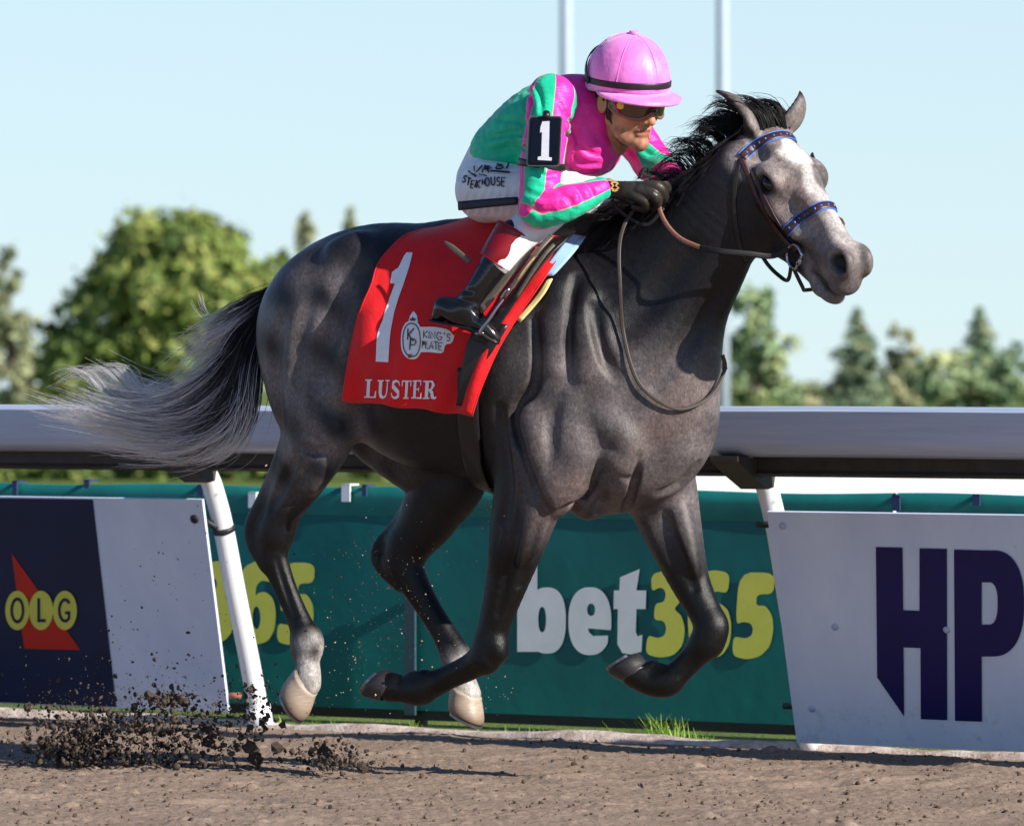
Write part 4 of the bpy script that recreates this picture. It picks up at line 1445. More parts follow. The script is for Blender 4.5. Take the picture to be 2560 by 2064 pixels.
hoof(hp(765, 1698, 0.13), hp(722, 1752, 0.13), np.array((0.12, 0.2, -1.0)), 0.048, 0.060, M_HOOFP)
hoof(hp(1163, 1726, -0.12), hp(1152, 1792, -0.12), np.array((0.55, 0.1, -0.8)), 0.048, 0.058, M_HOOFP)
hoof(hp(975, 1722, 0.10), hp(938, 1694, 0.10), np.array((-0.85, 0.0, -0.55)), 0.044, 0.053, M_HOOFB)
hoof(hp(1590, 1682, -0.09), hp(1562, 1647, -0.09), np.array((-0.97, 0.0, -0.3)), 0.044, 0.053, M_HOOFB)
# ------------------------------------------------------------------ tack
from mathutils.bvhtree import BVHTree
def bvh_of(obs):
    V, F = [], []
    for o in obs:
        b = len(V)
        r = o
        while r.parent is not None:
            r = r.parent
        off = Vector(r.location)
        V += [v.co + off for v in o.data.vertices]
        F += [tuple(b + i for i in p.vertices) for p in o.data.polygons]
    return BVHTree.FromPolygons(V, F)
def bcast(bvh, u, v):
    d = Vector(ray(u, v)).normalized()
    loc, nrm, _, _ = bvh.ray_cast(Vector(C0), d, 40)
    if loc is None:
        return None, None
    if nrm.dot(d) > 0:
        nrm = -nrm
    return np.array(loc), np.array(nrm)
def decal(loops_list, bvh, mat, parent, name, off=0.003, maxlen=14.0, Z=None):
    """flat print laid onto a surface: polygons in photo pixels cast onto it"""
    mb = MB()
    for li, loops in enumerate(loops_list):
        if Z:
            loops = [[Z(p) for p in lp] for lp in loops]
        pts = [q for lp in loops for q in lp]
        tri = [tuple(t) for t in tessellate_polygon([[Vector((x, y, 0)) for x, y in lp] for lp in loops])]
        bm = bmesh.new()
        vs_ = [bm.verts.new((x, y, 0)) for x, y in pts]
        for t in tri:
            try:
                bm.faces.new([vs_[i] for i in t])
            except ValueError:
                pass
        for _ in range(4):
            e = [x for x in bm.edges if x.calc_length() > maxlen]
            if not e:
                break
            bmesh.ops.subdivide_edges(bm, edges=e, cuts=1)
            bmesh.ops.triangulate(bm, faces=bm.faces[:])
        bm.verts.index_update()
        V, okv = [], []
        for q in bm.verts:
            p, n = bcast(bvh, q.co.x, q.co.y)
            okv.append(p is not None)
            V.append(p + n * (off + 0.0003 * li) if p is not None else np.zeros(3))
        F = [tuple(v.index for v in f.verts) for f in bm.faces]
        F = [f_ for f_ in F if all(okv[i] for i in f_) and max(np.linalg.norm(V[f_[0]] - V[f_[1]]), np.linalg.norm(V[f_[1]] - V[f_[2]]), np.linalg.norm(V[f_[2]] - V[f_[0]])) < 0.08]
        bm.free()
        mb.add(V, F)
    ob = mb.build(name, mat, parent, smooth=True)
    bm = bmesh.new(); bm.from_mesh(ob.data)
    bmesh.ops.delete(bm, geom=[v for v in bm.verts if not v.link_faces], context='VERTS')
    for f_ in bm.faces:
        if f_.normal.y > 0:
            f_.normal_flip()
    bm.to_mesh(ob.data); bm.free()
    return ob
def stroke(pts, w, closed=False):
    """2-D thick line -> one polygon loop"""
    P_ = np.asarray(pts, float)
    T = np.gradient(P_, axis=0)
    T /= np.linalg.norm(T, axis=1)[:, None] + 1e-9
    Nn = np.stack([-T[:, 1], T[:, 0]], 1)
    w = np.broadcast_to(np.asarray(w, float), (len(P_),))[:, None]
    return [tuple(q) for q in (P_ + Nn * w / 2)] + [tuple(q) for q in (P_ - Nn * w / 2)[::-1]]

def ribbon(P_, N_, width, thick, name, mat, parent, lift=0.002, closed=False):
    """strap: P_ points on a surface (world), N_ surface normals, flat cross-section with rounded edges"""
    P_, N_ = np.asarray(P_), np.asarray(N_)
    m = len(P_)
    if closed:
        T = np.roll(P_, -1, 0) - np.roll(P_, 1, 0)
    else:
        T = np.gradient(P_, axis=0)
    T /= np.linalg.norm(T, axis=1)[:, None] + 1e-9
    N_ = N_ - T * (N_ * T).sum(1)[:, None]
    N_ /= np.linalg.norm(N_, axis=1)[:, None] + 1e-9
    S_ = np.cross(N_, T)
    w = np.broadcast_to(np.asarray(width, float), (m,))
    V, F = [], []
    prof = [(-0.5, 0.15), (-0.42, 0.9), (-0.2, 1.0), (0.2, 1.0), (0.42, 0.9), (0.5, 0.15), (0.42, -0.1), (-0.42, -0.1)]
    n = len(prof)
    for i in range(m):
        V += [P_[i] + S_[i] * a * w[i] + N_[i] * (lift + thick * b) for a, b in prof]
    for i in range(m if closed else m - 1):
        i2 = (i + 1) % m
        for j in range(n):
            F.append((i * n + j, i * n + (j + 1) % n, i2 * n + (j + 1) % n, i2 * n + j))
    if not closed:
        F += [tuple(range(n)), tuple((m - 1) * n + j for j in reversed(range(n)))]
    ob = new_mesh(name, V, F, mat, parent)
    bm = bmesh.new(); bm.from_mesh(ob.data); bmesh.ops.recalc_face_normals(bm, faces=bm.faces); bm.to_mesh(ob.data); bm.free()
    return ob
def sm(P_, it=2):
    P_ = np.array(P_, float)
    for _ in range(it):
        Q_ = P_.copy()
        Q_[1:-1] = 0.25 * P_[:-2] + 0.5 * P_[1:-1] + 0.25 * P_[2:]
        P_ = Q_
    return P_
def hcast(uvs, sub=5, off=0.0):
    P_ = HF.cast(spline(uvs, sub), off, 14.3, 17.4, 0.006)
    ok = ~np.isnan(P_).any(1)
    P_ = P_[ok]
    return P_, HF.grad(w2h(P_)) @ HB

M_LEATHER = plain('leather_brown', (56, 30, 28), 0.42, 0.45, 0.3, 120, bump=0.2)
M_LEATHERK = plain('leather_black', (24, 22, 24), 0.4, 0.5, 0.3, 120, bump=0.2)
M_REIN = plain('rein_brown', (142, 98, 82), 0.6, 0.3, 0.2, 160, bump=0.4)
M_REINK = plain('rein_rubber', (26, 25, 28), 0.6, 0.35, 0.3, 160, bump=0.3)
M_PIPE = plain('piping_blue', (52, 120, 216), 0.45, 0.5, 0.1, 60)
M_STEEL = plain('steel', (168, 170, 178), 0.22, 0.5, 0.1, 60, metal=1.0)
bridle = thing('bridle', hdw(0.25, 0, -0.1), 'dark brown leather bridle with blue edging on the horse\'s head', 'bridle')
def to_head(P_):
    return ((np.asarray(P_) - POLL) @ HEADW.T) / HS
def from_head(L_):
    return POLL + (np.asarray(L_) * HS) @ HEADW
def band(uvs, width, name, extend=True):
    P_, N_ = hcast(uvs, 6)
    L_ = to_head(P_)
    if extend:                                  # carry the band round the far side as the mirror of the near side
        nearp = L_[L_[:, 1] > 0.012]
        far = nearp[::-1] * np.array((1, -1, 1))
        allp = spline(np.vstack([nearp, far])[::2], 4)
        P_ = from_head(allp)
        # settle on the surface
        for _ in range(6):
            hpt = w2h(P_)
            P_ = P_ - (HF.grad(hpt) * (HF.sample(hpt) - 0.001)[:, None]) @ HB
        P_ = sm(P_, 3)
        N_ = HF.grad(w2h(P_)) @ HB
    ob = ribbon(P_, N_, width, 0.005, name, M_LEATHER, bridle, 0.001)
    T = np.gradient(P_, axis=0); T /= np.linalg.norm(T, axis=1)[:, None]
    S_ = np.cross(N_, T)
    for sg in (-1, 1):
        MB().tube(P_ + S_ * sg * width * 0.52 + N_ * 0.003, 0.0019, 6).build('piping', M_PIPE, ob)
    studs = MB()
    Ld = np.concatenate([[0], np.cumsum(np.linalg.norm(np.diff(P_, axis=0), axis=1))])
    for d in np.arange(0.02, Ld[-1], 0.021):
        i = int(np.searchsorted(Ld, d))
        i = min(i, len(P_) - 1)
        p = P_[i] + N_[i] * 0.0065
        studs.add([p + T[i] * 0.0035, p + S_[i] * 0.0045, p - T[i] * 0.0035, p - S_[i] * 0.0045, p + N_[i] * 0.002], [(0, 1, 4), (1, 2, 4), (2, 3, 4), (3, 0, 4)])
    studs.build('stitching', M_PIPE, ob, smooth=False)
    return P_
BB = band([(1855, 394), (1880, 370), (1918, 348), (1960, 334), (1992, 331), (2015, 341)], 0.028, 'browband')
NB = band([(1966, 580), (1990, 556), (2022, 533), (2055, 515), (2085, 510), (2100, 520)], 0.026, 'noseband')
def both_sides(uvs, width, thick, name, mat, parent=None, lift=0.001):
    P_, N_ = hcast(uvs, 6)
    P_ = sm(P_, 3)
    parent = parent or bridle
    a = ribbon(P_, N_, width, thick, name, mat, parent, lift)
    L_ = to_head(P_) * np.array((1, -1, 1))
    P2 = from_head(L_)
    N2 = HF.grad(w2h(P2)) @ HB
    ribbon(P2, N2, width, thick, name, mat, parent, lift)
    return P_, N_
CH, CHN = both_sides([(1852, 396), (1868, 430), (1884, 470), (1904, 515), (1930, 558), (1958, 595), (1988, 626)], 0.018, 0.005, 'cheek_strap', M_LEATHER)
CH2, _ = both_sides([(1884, 420), (1900, 470), (1922, 515), (1946, 556), (1972, 588)], 0.011, 0.004, 'noseband_strap', M_LEATHER)
both_sides([(1850, 400), (1838, 460), (1836, 530), (1846, 600), (1866, 655)], 0.015, 0.004, 'throat_strap', M_LEATHERK)
# headpiece over the poll behind the ears
hpz = []
for a in np.linspace(-100, 100, 25):
    d = np.array((0.0, math.sin(R(a)), math.cos(R(a))))
    rr = np.linspace(0.02, 0.2, 60)
    pts = from_head(np.array((0.005, 0, -0.09)) + d * rr[:, None])
    v_ = HF.sample(w2h(pts))
    i = np.argmax(v_ > 0.003) if (v_ > 0.003).any() else 40
    hpz.append(pts[i])
hpz = sm(hpz, 4)
ribbon(hpz, HF.grad(w2h(hpz)) @ HB, 0.024, 0.005, 'headpiece', M_LEATHERK, bridle)
# bit: D rings, mouthpiece, chin strap
BITC, BITN = bcast(bvh_of([body]), 2005, 640)
for sg in (1, -1):
    Lc = to_head(BITC) * np.array((1, sg, 1))
    cen = from_head(Lc + np.array((0, 0.022 * sg, 0)))
    ex, ez = HEADW[0], HEADW[2]
    ringp = []
    for a in np.linspace(0, 2 * math.pi, 30, endpoint=False):
        x, z = 0.036 * math.cos(a), 0.034 * math.sin(a)
        if x > 0.018:
            x = 0.026
        ringp.append(cen + ex * x + ez * z + HEADW[1] * sg * 0.004)
    ringp.append(ringp[0])
    b_ = MB().tube(ringp, 0.0045, 8, caps=False).build('bit_ring', M_STEEL, bridle)
    MB().tube([cen + ex * 0.026 - ez * 0.006, cen + ex * 0.026 + ez * 0.014], 0.0085, 10).build('bit_sleeve', M_STEEL, b_)
    if sg == 1:
        BRING = cen - ex * 0.034
        BITW = cen
MB().tube([from_head(to_head(BITC) * np.array((1, 1, 1))), from_head(to_head(BITC) * np.array((1, -1, 1)))], 0.008, 8).build('mouthpiece', M_STEEL, bridle)
MB().tube(spline([BITW - HEADW[2] * 0.03, from_head((0.455, 0.035, -0.215)), from_head((0.44, 0.0, -0.245)), from_head((0.455, -0.035, -0.215)), from_head(to_head(BITW) * np.array((1, -1, 1))) - HEADW[2] * 0.03], 6),
          0.006, 8).build('chin_strap', M_LEATHERK, bridle)
MB().tube(spline([from_head((0.27, 0.045, -0.262)), from_head((0.30, 0.035, -0.272)), from_head((0.345, 0.03, -0.268)), from_head((0.40, 0.04, -0.240)), BITW - HEADW[2] * 0.03], 6), 0.006, 8).build('curb_strap', M_LEATHERK, bridle)
MB().tube([CH[-1] - np.array((0.002, 0.004, 0.0)), BITW + HEADW[2] * 0.032 - HEADW[0] * 0.01], 0.0085, 8).build('cheek_billet', M_LEATHER, bridle)

# --- saddle cloth: a grid between its rear and front edges, laid on the near side, mirrored to the far side
rear = [(868, 1001), (879, 927), (898, 830), (918, 762), (940, 712), (952, 668), (980, 628), (1020, 592), (1075, 566)]
front = [(1196, 1040), (1214, 977), (1254, 874), (1301, 794), (1350, 725), (1380, 680), (1410, 640), (1440, 604), (1462, 585)]
NA, NBb = 46, 60
ra = spline(rear, 8); fa = spline(front, 8)
def resamp(P_, n):
    d = np.concatenate([[0], np.cumsum(np.linalg.norm(np.diff(P_, axis=0), axis=1))])
    t = np.linspace(0, d[-1], n)
    return np.stack([np.interp(t, d, P_[:, i]) for i in range(P_.shape[1])], 1)
ra, fa = resamp(ra, NA), resamp(fa, NA)
bb = np.linspace(0, 1, NBb)
grid = ra[:, None] * (1 - bb)[None, :, None] + fa[:, None] * bb[None, :, None]
a_ = np.linspace(0, 1, NA)[:, None]
grid[:, :, 1] += np.sin(np.pi * bb)[None] * 28 * a_ ** 2 * -0.6        # the top edge follows the back
grid[:, :, 1] += np.where(a_ < 0.12, 1, 0) * 3 * np.sin(bb * 19)[None]
P_ = HF.cast(grid.reshape(-1, 2), 0.012, 14.3, 17.6, 0.008).reshape(NA, NBb, 3)
# rays past the ridge: carry the column up and over
HNt = w2h(P_.reshape(-1, 3)).reshape(NA, NBb, 3)
for j in range(NBb):
    good = ~np.isnan(HNt[:, j, 0])
    li = np.nonzero(good)[0]
    last = li[-1] if len(li) else 0
    for i in range(NA):
        if not good[i]:
            if i > last:
                f_ = (i - last) / max(1, NA - 1 - last)
                HNt[i, j] = HNt[last, j] * np.array((1, 1 - f_, 1)) + np.array((0, 0, 0.004 * f_))
            else:
                HNt[i, j] = HNt[li[li > i][0], j]
n_top = HNt[-1, :, 1].copy()
for i in range(NA):                                   # make sure the last rows reach the midline
    f_ = smooth01(np.array(i / (NA - 1.0)), 0.86, 1.0)
    HNt[i, :, 1] -= f_ * n_top
for _ in range(10):
    Q_ = HNt.copy()
    Q_[1:-1, 1:-1] = 0.4 * HNt[1:-1, 1:-1] + 0.15 * (HNt[:-2, 1:-1] + HNt[2:, 1:-1] + HNt[1:-1, :-2] + HNt[1:-1, 2:])
    Q_[0, 1:-1] = 0.5 * HNt[0, 1:-1] + 0.25 * (HNt[0, :-2] + HNt[0, 2:])
    HNt = Q_
fold = HNt.copy()
B_, A_ = np.meshgrid(bb, np.linspace(0, 1, NA))
bill = 0.010 + 0.036 * np.exp(-((B_ - 0.95) / 0.075) ** 2) * (1 - A_) ** 0.7 - 0.002 * np.exp(-((B_ - 0.76) / 0.05) ** 2)
bill += (0.006 * np.sin(B_ * 21 + 3 * A_) + 0.004 * np.sin(B_ * 37 - 5 * A_ + 1)) * (1 - A_) * (0.35 + 0.65 * (1 - A_))
bill += 0.036 * np.exp(-((B_ - 0.0) / 0.16) ** 2) * (1 - A_) ** 0.6 * (0.5 + A_)
bill += 0.004 * np.sin(A_ * 9 + B_ * 4) * np.sin(B_ * 11)
bill *= smooth01(1 - A_, 0.0, 0.15)
fold[:, :, 1] += bill
fold[:, :, 2] += 0.012 * smooth01(A_, 0.8, 1.0) + 0.022 * np.exp(-((B_ - 0.33) / 0.22) ** 2) * smooth01(A_, 0.7, 1.0)
far = fold[::-1][1:] * np.array((1, -1, 1))
full = np.concatenate([fold, far])
nr = full.shape[0]
V = h2w(full.reshape(-1, 3))
ii = (np.arange(nr - 1)[:, None] * NBb + np.arange(NBb - 1)[None]).ravel()
Q = np.stack([ii, ii + 1, ii + NBb + 1, ii + NBb], 1)
k = NM('cloth_red', 0.62, 0.35, sheen=0.15)
wv = k.noise(900, 2)
k.color(k.ramp(k.noise(7, 4), [(0.3, lin((204, 6, 18))), (0.7, lin((228, 10, 24)))]))
k.bump(k.math('ADD', wv, k.math('MULTIPLY', k.noise(26, 4), 6.0)), 0.25, 0.004)
M_CLOTH = k.m
cloth = thing('saddle_cloth', h2w(hp(1080, 800, 0.3)), 'red saddle cloth with white number 1 and the name LUSTER', 'saddle cloth')
sheet = new_mesh('cloth', V, Q, M_CLOTH, cloth)
sl_ = sheet.modifiers.new('thickness', 'SOLIDIFY'); sl_.thickness = 0.004; sl_.offset = 0
hemv = V.reshape(nr, NBb, 3)
for j0, j1 in ((0, 1), (NBb - 1, NBb - 2)):            # stitched hems along the two open edges
    P_ = hemv[:NA, j0] * 0.8 + hemv[:NA, j1] * 0.2
    MB().tube(P_, 0.0035, 6).build('hem', M_CLOTH, cloth)
CB = bvh_of([sheet])
M_PRINT = plain('cloth_print_white', (232, 232, 240), 0.55, 0.4, 0.06, 60)
M_INK = plain('print_brown', (84, 66, 40), 0.5, 0.4, 0.1, 60)
ZR = zoomer(600, 500, 0.4032)
decal([[[(1035, 328), (1072, 330), (1050, 420), (1018, 520), (985, 612), (962, 690), (940, 800), (930, 880), (922, 1004), (846, 1001), (850, 850), (862, 800), (885, 748), (900, 690),
         (930, 605), (962, 520), (934, 518), (944, 450), (985, 420), (1018, 350)]]], CB, M_PRINT, cloth, 'number_one', 0.004, 12, ZR)
def bxp(x0, y0, x1, y1):
    return [[(x0, y0), (x1, y0), (x1, y1), (x0, y1)]]
SERIF = {   # unit-box letters with serifs
 'l': [bxp(0.18, 0.0, 0.46, 1.0), bxp(0.0, 0.0, 0.62, 0.07), bxp(0.0, 0.93, 1.0, 1.0), [[(1.0, 1.0), (0.84, 1.0), (0.93, 0.62), (1.0, 0.62)]]],
 'u': [[stroke([(0.24, 0.0), (0.24, 0.66), (0.32, 0.88), (0.52, 0.97), (0.72, 0.9), (0.80, 0.68), (0.82, 0.0)], [0.26, 0.26, 0.24, 0.14, 0.10, 0.09, 0.09])], bxp(0.0, 0.0, 0.48, 0.07), bxp(0.64, 0.0, 1.0, 0.07)],
 's': [[stroke([(0.93, 0.28), (0.82, 0.09), (0.52, 0.03), (0.22, 0.14), (0.22, 0.34), (0.52, 0.5), (0.80, 0.66), (0.80, 0.86), (0.50, 0.97), (0.2, 0.92), (0.06, 0.7)], [0.07, 0.10, 0.12, 0.22, 0.28, 0.26, 0.28, 0.22, 0.12, 0.10, 0.07])]],
 't': [bxp(0.36, 0.0, 0.64, 1.0), bxp(0.0, 0.0, 1.0, 0.07), bxp(0.2, 0.93, 0.8, 1.0), [[(0.0, 0.0), (0.08, 0.0), (0.10, 0.3), (0.0, 0.3)]], [[(0.92, 0.0), (1.0, 0.0), (1.0, 0.3), (0.9, 0.3)]]],
 'e': [bxp(0.16, 0.0, 0.44, 1.0), bxp(0.0, 0.0, 0.95, 0.07), bxp(0.0, 0.93, 1.0, 1.0), bxp(0.44, 0.46, 0.72, 0.53), [[(0.87, 0.0), (0.95, 0.0), (0.95, 0.3), (0.87, 0.26)]], [[(0.9, 1.0), (1.0, 1.0), (1.0, 0.66), (0.92, 0.7)]], bxp(0.70, 0.38, 0.76, 0.61)],
 'r': [bxp(0.14, 0.0, 0.38, 1.0), bxp(0.0, 0.0, 0.55, 0.07), bxp(0.0, 0.93, 0.52, 1.0), [stroke([(0.38, 0.035), (0.62, 0.05), (0.74, 0.24), (0.62, 0.46), (0.38, 0.52)], [0.07, 0.12, 0.24, 0.14, 0.07])],
       [stroke([(0.48, 0.52), (0.66, 0.66), (0.74, 0.92), (0.88, 0.98), (1.0, 0.9)], [0.14, 0.22, 0.22, 0.12, 0.06])]],
}
for ch, x0, x1, y0 in (('l', 780, 848, 1110), ('u', 854, 932, 1114), ('s', 941, 994, 1116), ('t', 1002, 1062, 1116), ('e', 1070, 1130, 1116), ('r', 1138, 1224, 1118)):
    decal([[[(x0 + (x1 - x0) * x + 12 * (0.5 - y) * 0.5, y0 + 112 * y) for x, y in lp] for lp in loops] for loops in SERIF[ch]], CB, M_PRINT, cloth, 'letter_' + ch, 0.004, 12, ZR)
# badge
decal([[arc(1068, 868, 66, 118, e=0.85)], [[(1046, 760), (1060, 715), (1080, 690), (1100, 716), (1108, 760)]],
       [chaikin([(1100, 788), (1200, 786), (1296, 802), (1332, 846), (1316, 888), (1274, 894), (1262, 950), (1190, 944), (1096, 942)], 1)]], CB, M_PRINT, cloth, 'badge_patch', 0.0045, 12, ZR)
decal([[arc(1068, 868, 54, 104, e=0.85), arc(1068, 868, 48, 97, e=0.85)],
       [stroke([(1048, 800), (1046, 868)], 8)], [stroke([(1084, 798), (1050, 838)], 8)], [stroke([(1050, 836), (1080, 876)], 8)],
       [stroke([(1064, 858), (1056, 928)], 8)], [stroke([(1066, 862), (1088, 864), (1094, 880), (1084, 898), (1062, 898)], 7)],
       [[(1062, 752), (1094, 752), (1098, 736), (1088, 742), (1078, 726), (1070, 742), (1060, 736)]],
       [stroke([(1046, 958), (1070, 958)], 6)], [stroke([(1044, 972), (1068, 972)], 6)]], CB, M_INK, cloth, 'badge_monogram', 0.0065, 12, ZR)
def thin(ch, x, y, w, h):
    S_ = {'K': [[(0, 0), (0, 1)], [(1, 0), (0.05, 0.5), (1, 1)]], 'I': [[(0.5, 0), (0.5, 1)]], 'N': [[(0, 1), (0, 0), (1, 1), (1, 0)]],
          'G': [[(1, 0.2), (0.7, 0), (0.3, 0), (0, 0.35), (0, 0.7), (0.35, 1), (0.75, 1), (1, 0.8), (1, 0.55), (0.6, 0.55)]],
          "'": [[(0.5, 0), (0.4, 0.3)]], 'S': [[(0.95, 0.15), (0.6, 0), (0.15, 0.15), (0.2, 0.42), (0.8, 0.58), (0.85, 0.85), (0.45, 1), (0.05, 0.88)]],
          'P': [[(0, 1), (0, 0), (0.7, 0), (1, 0.25), (0.7, 0.52), (0, 0.52)]], 'L': [[(0, 0), (0, 1), (0.95, 1)]], 'A': [[(0, 1), (0.5, 0), (1, 1)], [(0.22, 0.66), (0.78, 0.66)]],
          'T': [[(0, 0), (1, 0)], [(0.5, 0), (0.5, 1)]], 'E': [[(0.95, 0), (0, 0), (0, 1), (0.95, 1)], [(0, 0.5), (0.75, 0.5)]],
          'H': [[(0, 0), (0, 1)], [(1, 0), (1, 1)], [(0, 0.5), (1, 0.5)]], 'O': [[(0.5 + 0.5 * math.sin(t), 0.5 - 0.5 * math.cos(t)) for t in np.linspace(0, 6.2832, 13)]],
          'U': [[(0, 0), (0, 0.7), (0.25, 1), (0.75, 1), (1, 0.7), (1, 0)]], 'R': [[(0, 1), (0, 0), (0.7, 0), (1, 0.25), (0.7, 0.5), (0, 0.5)], [(0.5, 0.5), (1, 1)]],
          'B': [[(0, 1), (0, 0), (0.7, 0), (0.9, 0.25), (0.65, 0.48), (0, 0.48)], [(0.65, 0.48), (1, 0.74), (0.7, 1), (0, 1)]], 'V': [[(0, 0), (0.5, 1), (1, 0)]]}[ch]
    return [[(x + px_ * w, y + py_ * h) for px_, py_ in l] for l in S_]
tx = []
for ch, x, y in (('K', 1140, 812), ('I', 1172, 816), ('N', 1190, 818), ('G', 1228, 824), ("'", 1268, 822), ('S', 1284, 830)):
    tx += [[stroke(l, 5.5)] for l in thin(ch, x, y, 26 if ch not in "I'" else 10, 44)]
for ch, x, y in (('P', 1134, 872), ('L', 1160, 876), ('A', 1184, 878), ('T', 1212, 880), ('E', 1238, 884)):
    tx += [[stroke(l, 5.5)] for l in thin(ch, x, y, 22, 46)]
decal(tx, CB, M_INK, cloth, 'badge_lettering', 0.0065, 12, ZR)

# --- girth, saddle, pads, stirrup
saddle = thing('racing_saddle', h2w(hp(1330, 600, 0.0)), 'small black racing saddle strapped over the red cloth', 'saddle')
gt, gb = hp(1168, 860, 0.29), hp(1222, 1236, 0.0)
gpt = []
for ph in np.linspace(62, 298, 60):
    d_ = np.array((0.0, math.sin(R(ph)), math.cos(R(ph))))
    f_ = 1 - min(1.0, abs(180 - ph) / 118.0)
    base_ = np.array((gt[0] + (gb[0] - gt[0]) * f_, 0.0, 1.10))
    rr_ = np.arange(0.10, 0.75, 0.004)
    v_ = HF.sample(base_ + d_ * rr_[:, None])
    i_ = int(np.argmax(v_ > 0.002))
    gpt.append(base_ + d_ * rr_[i_])
gpt = sm(np.array(gpt), 4)
ribbon(h2w(gpt), HF.grad(gpt) @ HB, 0.075, 0.006, 'girth', M_LEATHERK, saddle, 0.006)
M_BLUE = plain('pad_blue', (150, 190, 236), 0.7, 0.3, 0.08, 60, bump=0.3, sheen=0.2)
M_YFOAM = plain('pad_yellow', (236, 220, 150), 0.7, 0.3, 0.08, 60)
def patch(quadL, quadR, rows, cols, off, name, mat, parent, thick=0.006, field=None, mirror=True):
    L_, R_ = resamp(spline(quadL, 6), rows), resamp(spline(quadR, 6), rows)
    b_ = np.linspace(0, 1, cols)
    g = L_[:, None] * (1 - b_)[None, :, None] + R_[:, None] * b_[None, :, None]
    P_ = HF.cast(g.reshape(-1, 2), off, 14.3, 17.6, 0.008).reshape(rows, cols, 3)
    for i in range(rows):
        for j in range(cols):
            if np.isnan(P_[i, j, 0]):
                P_[i, j] = P_[i - 1, j] if i else np.nanmean(P_.reshape(-1, 3), axis=0)
    for _ in range(3):
        Q_ = P_.copy()
        Q_[1:-1, 1:-1] = 0.4 * P_[1:-1, 1:-1] + 0.15 * (P_[:-2, 1:-1] + P_[2:, 1:-1] + P_[1:-1, :-2] + P_[1:-1, 2:])
        P_ = Q_
    ii = (np.arange(rows - 1)[:, None] * cols + np.arange(cols - 1)[None]).ravel()
    Q = np.stack([ii, ii + 1, ii + cols + 1, ii + cols], 1)
    V = P_.reshape(-1, 3)
    ob = new_mesh(name, V, Q, mat, parent)
    m = ob.modifiers.new('thickness', 'SOLIDIFY'); m.thickness = thick; m.offset = 1
    if mirror:
        V2 = h2w(w2h(V) * np.array((1, -1, 1)))
        o2 = new_mesh(name, V2, Q[:, ::-1].copy(), mat, parent)
        m = o2.modifiers.new('thickness', 'SOLIDIFY'); m.thickness = thick; m.offset = 1
    return ob
pad = thing('saddle_pad', h2w(hp(1410, 620, 0.1)), 'light blue saddle pad edge under the front of the saddle', 'pad')
patch([(1352, 690), (1376, 655), (1402, 622), (1430, 590)], [(1384, 690), (1410, 662), (1436, 632), (1466, 594)], 14, 8, 0.022, 'pad', M_BLUE, pad, 0.008)
pad2 = thing('foam_pad', h2w(hp(1340, 760, 0.2)), 'thin pale yellow foam edge below the blue pad', 'pad')
patch([(1290, 800), (1318, 768), (1345, 735), (1368, 700)], [(1302, 806), (1334, 770), (1364, 732), (1382, 698)], 12, 4, 0.008, 'foam', M_YFOAM, pad2, 0.005)
# saddle: seat from behind the jockey to the pommel, and a small flap on each side
patch([(1180, 850), (1240, 790), (1290, 725), (1330, 660), (1352, 615)], [(1214, 862), (1262, 796), (1308, 728), (1366, 652), (1432, 588)], 20, 10, 0.046, 'flap', M_LEATHERK, saddle, 0.006)
seat = []
for u, v, w in ((1255, 572, 0.11), (1290, 578, 0.10), (1330, 582, 0.085), (1370, 580, 0.075), (1410, 572, 0.07), (1450, 560, 0.06), (1470, 560, 0.04)):
    c_ = hp(u, v, 0.0)
    seat.append((c_, w))
V, F = [], []
for c_, w in seat:
    for j in range(17):
        t = -1 + 2 * j / 16
        V.append(h2w(c_ + np.array((0.01 * t * t, w * 1.6 * t, 0.004 - 0.10 * t * t))))
for i in range(len(seat) - 1):
    for j in range(16):
        a = i * 17 + j
        F.append((a, a + 17, a + 18, a + 1))
so = new_mesh('seat', V, F, M_LEATHERK, saddle)
m_ = so.modifiers.new('thickness', 'SOLIDIFY'); m_.thickness = 0.012
# straps bundled beside the flap and the stirrup leather
M_STRAP = plain('strap_grey', (92, 84, 74), 0.45, 0.5, 0.2, 90, bump=0.2)
M_TAN = plain('strap_tan', (176, 140, 96), 0.5, 0.4, 0.2, 90)
def strap(pts, n, width, thick, name, mat, parent):
    P_ = h2w(spline([hp(u, v, n_) for (u, v), n_ in zip(pts, n)], 6))
    N_ = np.tile(HN + np.array((0, 0, 0.25)), (len(P_), 1))
    return ribbon(P_, N_, width, thick, name, mat, parent, 0)
strap([(1200, 775), (1245, 720), (1290, 665), (1330, 615)], [0.36, 0.345, 0.325, 0.29], 0.030, 0.006, 'stirrup_leather', M_STRAP, saddle)
strap([(1255, 748), (1300, 690), (1345, 628), (1380, 590)], [0.355, 0.345, 0.325, 0.28], 0.017, 0.005, 'stirrup_leather', M_STRAP, saddle)
strap([(1290, 745), (1325, 690), (1360, 640), (1385, 612)], [0.335, 0.33, 0.315, 0.29], 0.012, 0.005, 'girth_strap', M_STRAP, saddle)
MB().tube(h2w(spline([hp(1283, 720, 0.345), hp(1300, 690, 0.35), hp(1322, 660, 0.345), hp(1342, 638, 0.33)], 6)), 0.0035, 6).build('surcingle_edge', M_TAN, saddle)
patch([(1142, 1012), (1152, 940), (1170, 860), (1198, 800)], [(1152, 1014), (1190, 945), (1236, 872), (1272, 812)], 16, 8, 0.046, 'girth_shade_patch', M_LEATHERK, saddle, 0.006)  # dark patch standing for the girth and the boot's shadow on the cloth
